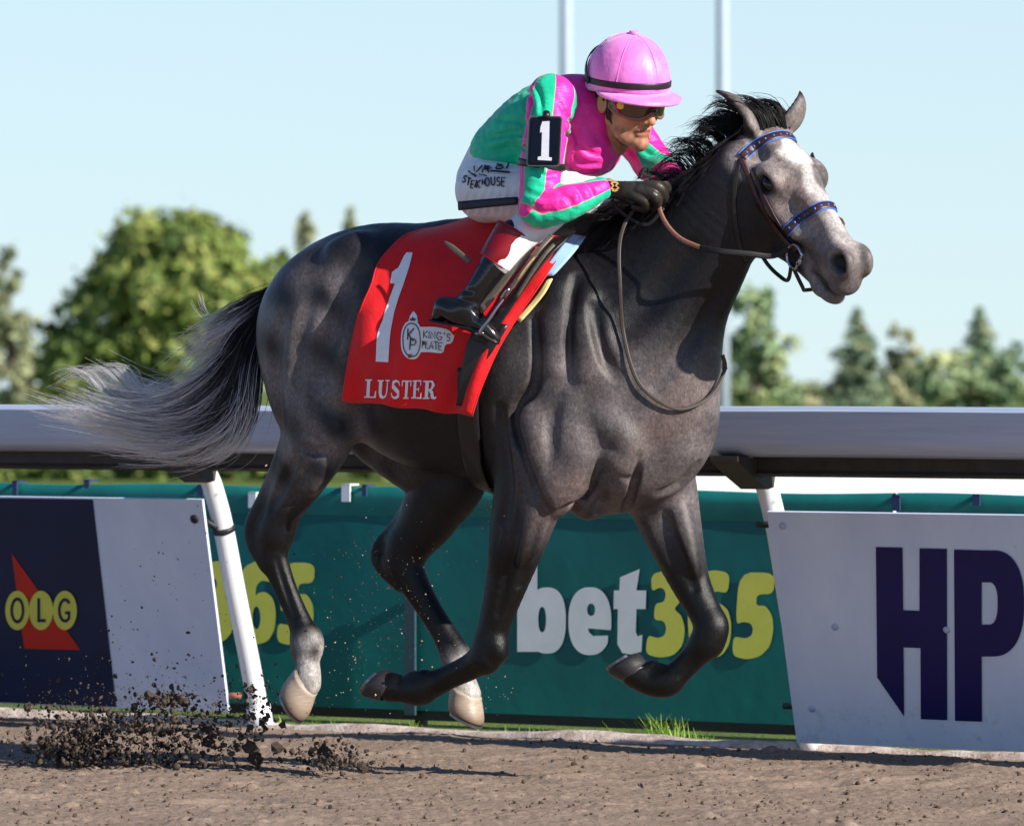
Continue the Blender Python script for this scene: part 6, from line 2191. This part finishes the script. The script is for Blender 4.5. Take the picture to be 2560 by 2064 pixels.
# --- gloves
k = NM('glove_leather', 0.40, 0.45)
k.color(k.ramp(k.noise(26, 5), [(0.35, lin((30, 28, 26))), (0.7, lin((62, 56, 50)))]))
k.bump(k.noise(260, 4), 0.25, 0.002)
M_GLOVE = k.m
def glove(sgn):
    F = Field((0.0, -0.30, 1.2), (0.62, 0.36, 1.8), 0.0034 * VOX, HB)
    if sgn > 0:
        palm = [(1506, 468, 0.203, 29, 0.8), (1540, 460, 0.19, 36, 0.7), (1580, 462, 0.172, 38, 0.62), (1608, 468, 0.158, 34, 0.6)]
        fing = [[(1600, 440, 0.165, 13), (1645, 446, 0.145, 12.5), (1668, 472, 0.115, 11.5), (1650, 490, 0.095, 10.5)],
                [(1604, 456, 0.178, 13.5), (1648, 468, 0.165, 13), (1660, 496, 0.13, 12), (1634, 508, 0.105, 11)],
                [(1598, 474, 0.186, 13), (1636, 490, 0.178, 12.5), (1642, 514, 0.145, 11.5), (1612, 516, 0.12, 10.5)],
                [(1584, 488, 0.188, 12), (1612, 503, 0.182, 11.5), (1612, 522, 0.155, 10.5), (1588, 518, 0.13, 10)],
                [(1545, 480, 0.150, 15), (1580, 500, 0.125, 13), (1618, 500, 0.105, 12), (1640, 486, 0.10, 10.5)]]
        cuff = [(1500, 470, 0.205, 31, 0.9), (1514, 466, 0.200, 31, 0.9)]
    else:
        palm = [(1690, 446, -0.11, 26, 0.8), (1712, 440, -0.08, 32, 0.7), (1732, 444, -0.055, 30, 0.7)]
        fing = [[(1700, 425, -0.08, 12), (1690, 405, -0.06, 11.5), (1682, 392, -0.045, 11), (1686, 384, -0.04, 9)],
                [(1730, 432, -0.04, 12), (1752, 448, -0.01, 11), (1744, 468, 0.01, 10), (1724, 472, 0.01, 9)],
                [(1728, 445, -0.05, 12), (1748, 462, -0.02, 11), (1738, 482, 0.0, 10), (1718, 482, 0.0, 9)],
                [(1722, 458, -0.06, 11), (1738, 474, -0.03, 10.5), (1726, 492, -0.01, 9.5), (1706, 488, -0.01, 9)],
                [(1736, 432, -0.07, 12), (1764, 440, -0.05, 11), (1772, 456, -0.03, 10), (1760, 472, -0.02, 9)]]
        cuff = [(1684, 446, -0.115, 30, 0.9), (1694, 446, -0.105, 30, 0.9)]
    JC(F, palm, 0.012)
    for f_ in fing:
        JC(F, f_, 0.007)
    JC(F, cuff, 0.006)
    Vq, Qq = F.mesh()
    return new_mesh('glove', h2w(Vq), Qq, M_GLOVE, person), F
gl, GFn = glove(1)
gl2, _ = glove(-1)
GB = bvh_of([gl])
M_GOLD = plain('emblem_gold', (226, 174, 96), 0.4, 0.5, 0.1, 60)
decal([[chaikin([(1520, 440), (1546, 440), (1556, 456), (1556, 486), (1544, 494), (1520, 490), (1514, 466)], 1)]], GB, M_LEATHERK, gl, 'strap_tab', 0.003, 8)
decal([[stroke([(1528, 458), (1534, 464), (1528, 470), (1536, 474)], 4.5)], [stroke([(1546, 458), (1540, 464), (1547, 469), (1539, 474)], 4.5)], [stroke([(1528, 458), (1537, 456), (1546, 458)], 3.5)], [stroke([(1530, 474), (1538, 476), (1545, 473)], 3.5)]],
      GB, M_GOLD, gl, 'emblem', 0.0055, 6)

# --- helmet with pink cover
k = NM('helmet_satin', 0.44, 0.5, sheen=0.5)
k.color(k.ramp(k.noise(12, 4), [(0.3, lin((228, 104, 200))), (0.7, lin((240, 140, 220)))]))
k.bump(k.math('ADD', k.noise(14, 3, 0.5, None, 0.2), k.math('MULTIPLY', k.noise(600, 2), 0.03)), 0.3, 0.02)
M_HELM = k.m
HCN = np.array((-0.006, 0.0, 0.056))
HRD = np.array((0.130, 0.114, 0.136))
def helm(a, e, grow=0.0):
    return jw(*(HCN + (HRD + grow) * np.array((math.cos(e) * math.cos(a), math.cos(e) * math.sin(a), math.sin(e)))))
def rim_e(a):
    return R(-4.0) * (1 + math.cos(a)) / 2 + R(-20.0) * (1 - math.cos(a)) / 2
nA, nE = 72, 26
V, F = [], []
for i in range(nE + 1):
    for j in range(nA):
        a = 2 * math.pi * j / nA
        e = rim_e(a) + (math.pi / 2 - 0.001 - rim_e(a)) * (i / nE)
        seam = min(abs((a / (math.pi / 3) + 0.5) % 1 - 0.5) * (math.pi / 3), 1) * math.cos(e)
        g = -0.0022 * math.exp(-(seam / 0.03) ** 2) + 0.0012 * math.sin(a * 5 + e * 6) * math.cos(e) - (0.002 if i == 0 else 0)
        V.append(helm(a, e, g))
for i in range(nE):
    for j in range(nA):
        F.append((i * nA + j, i * nA + (j + 1) % nA, (i + 1) * nA + (j + 1) % nA, (i + 1) * nA + j))
F.append(tuple(nE * nA + j for j in range(nA)))
helmet = new_mesh('helmet', V, F, M_HELM, person)
m_ = helmet.modifiers.new('thickness', 'SOLIDIFY'); m_.thickness = 0.008; m_.offset = 1
# button
bt = [helm(0.0, R(90), 0.0)]
upj = JW[2]
MB().tube([bt[0] - upj * 0.002, bt[0] + upj * 0.006, bt[0] + upj * 0.009, bt[0] + upj * 0.010], [0.016, 0.016, 0.012, 0.004], 16).build('button', M_HELM, helmet)
# seams
for s_ in range(6):
    a = s_ * math.pi / 3
    MB().tube([helm(a, e, -0.0012) for e in np.linspace(rim_e(a) + 0.2, R(88), 24)], 0.0013, 6).build('seam', M_HELM, helmet)
# peak
V, F = [], []
n_ = 33
for i, a in enumerate(np.linspace(R(-88), R(88), n_)):
    c_ = max(0.0, math.cos(a)) ** 0.7
    inn = np.array(helm(a, rim_e(a) + R(3), -0.003))
    dirw = (JW[0] * math.cos(a) + JW[1] * math.sin(a))
    for t_ in (0, 0.5, 1.0):
        V.append(inn + dirw * (0.052 * c_ * t_) - JW[2] * (0.020 * c_ * t_ ** 1.3) - JW[2] * 0.006)
for i in range(n_ - 1):
    for j in range(2):
        a0 = i * 3 + j
        F.append((a0, a0 + 1, a0 + 4, a0 + 3))
pk_ = new_mesh('peak', V, F, M_HELM, helmet)
m_ = pk_.modifiers.new('thickness', 'SOLIDIFY'); m_.thickness = 0.006; m_.offset = 0
# dark elastic band round the rim, doubled at the back
M_BAND = plain('band_dark', (36, 26, 40), 0.45, 0.4, 0.2, 80, bump=0.3)
aa = np.linspace(0, 2 * math.pi, 72, endpoint=False)
Pb = np.array([helm(a, rim_e(a) + R(11 + 2 * (1 - math.cos(a)) / 2), 0.001) for a in aa])
Nb = Pb - jw(*HCN)
ribbon(Pb, Nb / np.linalg.norm(Nb, axis=1)[:, None], 0.020, 0.0025, 'elastic_band', M_BAND, helmet, -0.001, closed=True)
Pb = np.array([helm(a, R(-4) + R(34) * math.sin((a - R(105)) / R(150) * math.pi), 0.004) for a in np.linspace(R(105), R(255), 28)])
Nb = Pb - jw(*HCN)
ribbon(Pb, Nb / np.linalg.norm(Nb, axis=1)[:, None], 0.020, 0.003, 'rear_strap', M_BAND, helmet, 0.0)
# hair/harness under the helmet and chin strap
for s_ in (1, -1):
    Pc = spline([jw(0.012, 0.083 * s_, 0.03), jw(0.014, 0.074 * s_, -0.03), jw(0.03, 0.058 * s_, -0.075), jw(0.045, 0.036 * s_, -0.108), jw(0.055, 0, -0.122)], 6)
    Nc = Pc - jw(0.02, 0, -0.03)
    ribbon(Pc, Nc, 0.020, 0.003, 'chin_strap', M_BAND, helmet, 0.001)
capm = MB()
for i in range(9):
    for j in range(40):
        pass
V, F = [], []
for i in range(7):
    for j in range(40):
        a = 2 * math.pi * j / 40
        z = 0.05 - i * (0.035 if math.cos(a) < 0.35 else 0.008) / 6 * 1.4
        V.append(jw(-0.004 + 0.101 * math.cos(a), 0.084 * math.sin(a), z))
for i in range(6):
    for j in range(40):
        F.append((i * 40 + j, i * 40 + (j + 1) % 40, (i + 1) * 40 + (j + 1) % 40, (i + 1) * 40 + j))
new_mesh('hair', V, F, plain('hair_dark', (30, 20, 18), 0.6, 0.3, 0.3, 200, bump=0.5), person)

# --- goggles
k = NM('goggle_lens', 0.05, 0.6)
k.color(k.ramp(k.noise(8, 2), [(0.3, lin((44, 24, 18))), (0.7, lin((92, 46, 28)))]))
k.b.inputs['Coat Weight'].default_value = 0.8
k.b.inputs['Coat Roughness'].default_value = 0.03
M_LENS = k.m
k = NM('goggle_frame', 0.12, 0.6, color=lin((168, 120, 104)))
k.b.inputs['Transmission Weight'].default_value = 0.35
k.b.inputs['Alpha'].default_value = 0.85
M_GFRAME = k.m
def gog(a, z, gr=0.0):
    rr = 0.116 + gr - 0.012 * (a / R(70)) ** 2
    nose = 0.020 * math.exp(-(a / R(13)) ** 2) * (1 if z < 0 else 0) * min(1, -z / 0.02)
    return jw(0.002 + rr * math.cos(a) * 1.0, (rr - 0.010) * math.sin(a), z + 0.008 + nose)
V, F = [], []
n1, n2 = 41, 9
def zr(a, t):
    k_ = 1 - 0.55 * abs(a / R(72)) ** 3
    return (-0.034 + 0.062 * t) * k_
for i, a in enumerate(np.linspace(R(-72), R(72), n1)):
    for j in range(n2):
        V.append(gog(a, zr(a, j / (n2 - 1)), 0.002 * math.sin(math.pi * j / (n2 - 1))))
for i in range(n1 - 1):
    for j in range(n2 - 1):
        a0 = i * n2 + j
        F.append((a0, a0 + n2, a0 + n2 + 1, a0 + 1))
goggles = new_mesh('goggles', V, F, M_LENS, person)
m_ = goggles.modifiers.new('thickness', 'SOLIDIFY'); m_.thickness = 0.002
lo_ = [gog(a, zr(a, 0.0)) for a in np.linspace(R(-72), R(72), n1)]
hi_ = [gog(a, zr(a, 1.0)) for a in np.linspace(R(72), R(-72), n1)]
rimp = np.array(lo_ + hi_ + [lo_[0]])
MB().tube(rimp, 0.0055, 8, caps=False).build('frame', M_GFRAME, goggles)
for s_ in (1, -1):
    pv = gog(R(52) * s_, 0.0, 0.003)
    dv = JW[0] * math.cos(R(52)) + JW[1] * math.sin(R(52)) * s_
    MB().tube([pv, pv + dv * 0.003, pv + dv * 0.004], [0.0115, 0.0115, 0.009], 18).build('vent', plain('vent_brass', (236, 196, 84), 0.25, 0.5, 0.1, 60), goggles)
    st = spline([gog(R(70) * s_, 0.002, 0.0), jw(0.02, 0.088 * s_, 0.022), jw(-0.02, 0.096 * s_, 0.045)], 5)
    ribbon(st, np.array([p - jw(0, 0, 0.01) for p in st]), 0.014, 0.003, 'strap', M_BAND, goggles)
    MB().box(gog(R(71) * s_, 0.006, 0.002), JW[0] * 0.006, JW[1] * s_ * 0.004, JW[2] * 0.014).build('buckle', M_STEEL, goggles, smooth=False)

# --- number badge on the near arm
badge = thing('number_badge', h2w(hp(1363, 352, 0.31)), 'black plastic armband badge with a white number 1', 'number badge')
def bq(u, v, off=0.0):
    return h2w(hp(u, v, 0.322 + 0.052 * (v - 300) / 110.0 + off) + np.array((0.0, 0.0, 0.0)))
rc = []
def rrect(x0, y0, x1, y1, r_, skew=0):
    out = []
    for cx, cy, a0 in ((x1 - r_, y0 + r_, -90), (x1 - r_, y1 - r_, 0), (x0 + r_, y1 - r_, 90), (x0 + r_, y0 + r_, 180)):
        for a in np.linspace(R(a0), R(a0 + 90), 6):
            x, y = cx + r_ * math.cos(a), cy + r_ * math.sin(a)
            out.append((x - skew * (y - y0) / (y1 - y0), y))
    return out
def plate(loop, off0, off1, name, mat):
    n = len(loop)
    V = [bq(u, v, off0) for u, v in loop] + [bq(u, v, off1) for u, v in loop]
    F = [tuple(range(n)), tuple(n + i for i in reversed(range(n)))] + [(i, (i + 1) % n, n + (i + 1) % n, n + i) for i in range(n)]
    ob = new_mesh(name, V, F, mat, badge, smooth=False)
    bm = bmesh.new(); bm.from_mesh(ob.data); bmesh.ops.recalc_face_normals(bm, faces=bm.faces); bm.to_mesh(ob.data); bm.free()
    return ob
M_PLATE = plain('badge_gloss', (14, 14, 20), 0.04, 0.9, 0.2, 20)
plate(rrect(1322, 290, 1406, 416, 8, 6), -0.008, 0.001, 'holder', plain('holder_edge', (96, 96, 104), 0.3, 0.5, 0.2, 60))
plate(rrect(1325, 293, 1403, 413, 7, 6), 0.001, 0.002, 'holder_face', M_LEATHERK)
plate(rrect(1331, 297, 1399, 408, 6, 6), 0.002, 0.004, 'window', M_PLATE)
V, F = flat_poly([[(1356, 304), (1374, 303), (1372, 393), (1380, 394), (1379, 402), (1344, 400), (1345, 392), (1353, 391), (1355, 330), (1350, 332), (1351, 318)]], lambda x, y: bq(x, y, 0.0055))
new_mesh('number_one', V, F, M_PRINT, badge, smooth=False)
ringp = []
e0 = hp(1354, 412, 0.288)
for a in np.linspace(0, 2 * math.pi, 30, endpoint=False):
    ringp.append(h2w(e0 + np.array((0.068 * math.cos(a), 0.066 * math.sin(a), -0.010 * math.cos(a)))))
ringp = np.array(ringp)
ribbon(ringp, ringp - h2w(e0), 0.022, 0.004, 'arm_strap', M_LEATHERK, badge, 0.0, closed=True)
e0 = hp(1362, 296, 0.225)
MB().tube([bq(1366, 296), bq(1366, 282, -0.005)], 0.012, 8).build('loop', M_LEATHERK, badge)

# --- whip
whip = thing('riding_whip', h2w(hp(1150, 514, 0.31)), 'dark riding whip held under the forearm, flat end across the thigh', 'whip')
wp = spline([hp(1148, 515, 0.275), hp(1220, 508, 0.285), hp(1296, 502, 0.285), hp(1360, 500, 0.262), hp(1450, 492, 0.225), hp(1560, 478, 0.17)], 6)
M_WHIP = plain('whip_black', (22, 24, 44), 0.45, 0.45, 0.25, 60)
nfl = 13
ribbon(h2w(wp[:nfl]), np.tile(HN, (nfl, 1)), np.linspace(0.028, 0.024, nfl), 0.006, 'popper', M_WHIP, whip)
MB().tube(h2w(wp[nfl - 2:]), 0.006, 8).build('shaft', M_WHIP, whip)
# strap tip lying on the cloth behind the boot
tip = spline([hp(1112, 604, 0.335), hp(1135, 622, 0.338), hp(1160, 642, 0.34), hp(1176, 656, 0.34)], 4)
ribbon(h2w(tip), np.tile(HN, (len(tip), 1)), np.concatenate([np.linspace(0.006, 0.018, 4), np.full(len(tip) - 4, 0.018)]), 0.005, 'strap_tip', M_STRAP, saddle, 0.0)

# ------------------------------------------------------------------ reins
def over(uvs, ns, sub=8, off=0.012):
    U_ = spline([(u, v, n) for (u, v), n in zip(uvs, ns)], sub)
    c_ = HF.cast(U_[:, :2], off, 14.3, 17.2, 0.006)
    out = []
    for (u, v, n), q in zip(U_, c_):
        p = hp(u, v, n)
        if not np.isnan(q[0]):
            qh = w2h(q)
            if qh[1] > p[1]:
                p = qh
        out.append(p)
    return h2w(sm(np.array(out), 2))
nb = float(w2h(BRING)[1])
reins = thing('reins', h2w(hp(1700, 600, 0.2)), 'brown and black leather reins running from the gloves to the bit', 'reins')
P_ = over([(1648, 500), (1652, 530), (1671, 566), (1704, 598), (1757, 621)], [0.14, 0.15, 0.16, 0.17, 0.18])
ribbon(P_, np.tile(HN, (len(P_), 1)), 0.014, 0.005, 'rein', M_REIN, reins)
Bpx = BRING - C0
bu, bv = UC + FPX * Bpx[0] / Bpx[1], HORIZ - FPX * Bpx[2] / Bpx[1]
P2 = over([(1753, 620), (1800, 628), (1870, 634), (1930, 640), (bu, bv)], [0.18, 0.19, 0.5 * (0.2 + nb), nb, nb])
P2[-1] = BRING
ribbon(P2, np.tile(HN, (len(P2), 1)), 0.018, 0.006, 'rein_grip', M_REINK, reins)
# far rein, mirrored about the neck
P3 = spline([h2w(hp(1740, 470, 0.0)), h2w(hp(1770, 500, -0.12)), from_head((0.25, -0.16, -0.16)), from_head(to_head(BRING) * np.array((1, -1, 1)))], 8)
ribbon(P3, np.tile(-HN, (len(P3), 1)), 0.016, 0.005, 'rein', M_REIN, reins)
M_REINL = plain('rein_leather', (62, 54, 50), 0.5, 0.4, 0.2, 120)
# rein buckled end hanging as a loop round the neck
P4 = over([(1590, 520), (1562, 560), (1548, 620), (1550, 710), (1558, 830), (1592, 950), (1655, 1008), (1712, 1022), (1776, 990), (1812, 925), (1806, 886)],
          [0.12, 0.16, 0.18, 0.20, 0.18, 0.16, 0.10, 0.05, -0.02, -0.10, -0.14], 8, 0.010)
ribbon(P4, np.tile(HN + np.array((0.3, 0, 0.2)), (len(P4), 1)), 0.012, 0.003, 'rein_loop', M_REINL, reins)
MB().tube(h2w(np.array([hp(1808, 905, -0.11), hp(1812, 922, -0.10)])), 0.009, 8).build('buckle', M_STEEL, reins)
P5 = h2w(spline([hp(1530, 498, 0.17), hp(1545, 520, 0.16), hp(1575, 545, 0.14), hp(1620, 562, 0.13), hp(1660, 520, 0.12)], 6))
ribbon(P5, np.tile(HN, (len(P5), 1)), 0.012, 0.005, 'rein_bight', M_REINK, reins)
P6 = h2w(spline([hp(1600, 448, 0.15), hp(1612, 424, 0.10), hp(1640, 432, 0.03), hp(1680, 458, -0.02), hp(1725, 470, -0.01)], 6))
ribbon(P6, np.tile(HN, (len(P6), 1)), 0.014, 0.005, 'rein_bridge', M_REINK, reins)
# ------------------------------------------------------------------ kicked-up dirt
def ico():
    t = (1 + 5 ** 0.5) / 2
    V = np.array([(-1, t, 0), (1, t, 0), (-1, -t, 0), (1, -t, 0), (0, -1, t), (0, 1, t), (0, -1, -t), (0, 1, -t), (t, 0, -1), (t, 0, 1), (-t, 0, -1), (-t, 0, 1)], float)
    V /= np.linalg.norm(V[0])
    F = np.array([(0, 11, 5), (0, 5, 1), (0, 1, 7), (0, 7, 10), (0, 10, 11), (1, 5, 9), (5, 11, 4), (11, 10, 2), (10, 7, 6), (7, 1, 8),
                  (3, 9, 4), (3, 4, 2), (3, 2, 6), (3, 6, 8), (3, 8, 9), (4, 9, 5), (2, 4, 11), (6, 2, 10), (8, 6, 7), (9, 8, 1)])
    return V, F
IV, IF = ico()
k = NM('shaded_dirt', 0.9, 0.2)  # track dirt darkened to carry the horse's shadow on the spray
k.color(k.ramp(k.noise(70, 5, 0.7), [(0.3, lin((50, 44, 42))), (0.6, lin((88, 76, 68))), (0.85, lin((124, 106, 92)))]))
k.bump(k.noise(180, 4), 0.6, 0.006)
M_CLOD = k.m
k = NM('dry_specks', 0.9, 0.2)
k.color(k.ramp(k.noise(40, 4), [(0.3, lin((150, 126, 104))), (0.7, lin((196, 170, 144)))]))
M_SPECK = k.m
rd = np.random.RandomState(77)
def lumps(centres, sizes, name, mat, label, cat, stretch=0.6):
    n = len(centres)
    V = np.repeat(IV[None], n, 0) * (1 + rd.uniform(-0.45, 0.45, (n, 12, 1)))
    V = V * rd.uniform(1 - stretch, 1 + stretch * 0.6, (n, 1, 3))
    # random rotation
    q = rd.normal(size=(n, 4)); q /= np.linalg.norm(q, axis=1)[:, None]
    w, x, y, z = q.T
    Rm = np.stack([np.stack([1 - 2 * (y * y + z * z), 2 * (x * y - z * w), 2 * (x * z + y * w)], 1), np.stack([2 * (x * y + z * w), 1 - 2 * (x * x + z * z), 2 * (y * z - x * w)], 1), np.stack([2 * (x * z - y * w), 2 * (y * z + x * w), 1 - 2 * (x * x + y * y)], 1)], 1)
    V = np.einsum('nij,nkj->nki', Rm, V) * np.asarray(sizes)[:, None, None] + np.asarray(centres)[:, None]
    F = (IF[None] + (np.arange(n) * 12)[:, None, None]).reshape(-1, 3)
    return tag(new_mesh(name, V.reshape(-1, 3), F, mat, smooth=False), label, cat, kind='stuff')
def cloud(spec):
    C, S = [], []
    for (u, v, su, sv, n, r0, r1) in spec:
        uu = rd.normal(u, su, n); vv = rd.normal(v, sv, n)
        vv = np.minimum(vv, 1936 - np.abs(rd.normal(0, 6, n)))
        # clumpiness: pull points towards random attractors
        na = max(3, n // 18)
        au, av = rd.normal(u, su, na), np.minimum(rd.normal(v, sv, na), 1930)
        pk = rd.randint(0, na, n)
        f_ = rd.uniform(0.0, 0.92, n)
        uu = uu * (1 - f_) + au[pk] * f_ + rd.normal(0, 5, n)
        vv = vv * (1 - f_) + av[pk] * f_ + rd.normal(0, 4, n)
        nn = rd.normal(0.05, 0.09, n)
        for a, b, c_ in zip(uu, vv, nn):
            C.append(h2w(hp(a, b, c_)))
            S.append(r0 + (r1 - r0) * rd.uniform() ** 3)
    C = np.array(C)
    keep = C[:, 2] > 0.004
    return C[keep], np.array(S)[keep]
spec = [(320, 1835, 170, 55, 1500, 0.0009, 0.011), (190, 1865, 70, 42, 900, 0.001, 0.013), (430, 1800, 150, 60, 1000, 0.0008, 0.008), (560, 1815, 80, 70, 420, 0.001, 0.009),
        (410, 1745, 45, 11, 260, 0.0014, 0.011), (330, 1680, 170, 80, 260, 0.0008, 0.005), (380, 1470, 110, 130, 60, 0.001, 0.0035), (640, 1760, 60, 70, 200, 0.001, 0.006),
        (850, 1890, 70, 26, 420, 0.0012, 0.009), (820, 1860, 45, 36, 120, 0.001, 0.007), (130, 1780, 80, 50, 160, 0.001, 0.007), (300, 1905, 200, 16, 500, 0.001, 0.010),
        (300, 1840, 190, 60, 2600, 0.0005, 0.0022)]
C_, S_ = cloud(spec)
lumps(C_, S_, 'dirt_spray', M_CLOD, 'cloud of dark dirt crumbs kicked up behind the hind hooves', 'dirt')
spec = [(900, 1500, 110, 140, 210, 0.0010, 0.004), (1000, 1560, 130, 130, 90, 0.0010, 0.0035), (870, 1620, 70, 120, 120, 0.0008, 0.003), (1240, 1290, 25, 35, 40, 0.0012, 0.005), (1260, 1720, 60, 30, 20, 0.001, 0.003)]
C_, S_ = cloud(spec)
lumps(C_, S_, 'dust_specks', M_SPECK, 'pale dirt specks hanging in the air between the legs', 'dirt')
# the larger clods, one object each
meshes = []
for i in range(8):
    V = IV * (1 + rd.uniform(-0.35, 0.35, (12, 1))) * rd.uniform(0.55, 1.25, 3)
    me = bpy.data.meshes.new('clod')
    me.from_pydata([tuple(p) for p in V], [], [tuple(int(x) for x in f) for f in IF])
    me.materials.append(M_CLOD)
    bm = bmesh.new(); bm.from_mesh(me)
    bmesh.ops.subdivide_edges(bm, edges=bm.edges[:], cuts=1, use_grid_fill=True)
    for v in bm.verts:
        v.co *= 1 + rd.uniform(-0.13, 0.13)
    bm.to_mesh(me); bm.free()
    meshes.append(me)
CL = [(100, 1845), (68, 1765), (215, 1845), (165, 1855), (180, 1880), (240, 1890), (120, 1880), (285, 1870), (330, 1850), (265, 1825), (305, 1900), (350, 1820), (390, 1862), (440, 1848),
      (372, 1890), (420, 1905), (470, 1872), (505, 1885), (520, 1850), (545, 1895), (480, 1905), (560, 1860), (600, 1842), (625, 1868), (655, 1805), (640, 1895), (695, 1868), (735, 1362 + 22),
      (355, 1518), (280, 1540), (470, 1580), (395, 1748), (432, 1740), (455, 1752), (375, 1738), (610, 1790), (630, 1722), (575, 1810), (700, 1900), (805, 1915), (840, 1900), (880, 1890), (860, 1912),
      (905, 1915), (930, 1905), (815, 1880), (770, 1920), (510, 1822), (145, 1905), (205, 1912)]
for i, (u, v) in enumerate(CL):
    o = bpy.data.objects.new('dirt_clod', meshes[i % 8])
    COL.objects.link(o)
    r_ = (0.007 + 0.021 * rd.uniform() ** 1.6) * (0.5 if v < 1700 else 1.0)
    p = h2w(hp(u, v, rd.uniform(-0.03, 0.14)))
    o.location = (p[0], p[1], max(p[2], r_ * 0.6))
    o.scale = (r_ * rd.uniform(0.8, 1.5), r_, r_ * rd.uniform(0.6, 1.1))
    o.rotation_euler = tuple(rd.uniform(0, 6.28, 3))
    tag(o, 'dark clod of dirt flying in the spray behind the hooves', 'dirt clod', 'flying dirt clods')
# loose crumbs lying on the track
n = 9000
uu = rd.uniform(-2.4, 2.4, n); yy = rd.uniform(-1.9, 1.7, n)
bo_ = (np.stack([uu, yy, np.zeros(n)], 1) - RB0) @ RN
m = bo_ > 0.06
tr_me = track.data
def ground_z(x, y):
    i = np.clip(((x + ax) / (gx[1] - gx[0])).astype(int), 0, nx_ - 1)
    j = np.clip(((y + 2.4) / (gy[1] - gy[0])).astype(int), 0, ny_ - 1)
    return P0z[j * nx_ + i]
zc = ground_z(uu[m], yy[m])
sz = 0.0014 + 0.007 * rd.uniform(size=m.sum()) ** 6
k = NM('track_crumbs', 0.95, 0.15)
k.color(k.ramp(k.noise(30, 4), [(0.3, lin((44, 36, 32))), (0.5, lin((88, 74, 64))), (0.75, lin((140, 120, 104)))]))
lumps(np.stack([uu[m], yy[m], zc + sz * 0.2], 1), sz, 'dirt_crumbs', k.m, 'loose crumbs scattered over the dirt track', 'dirt')
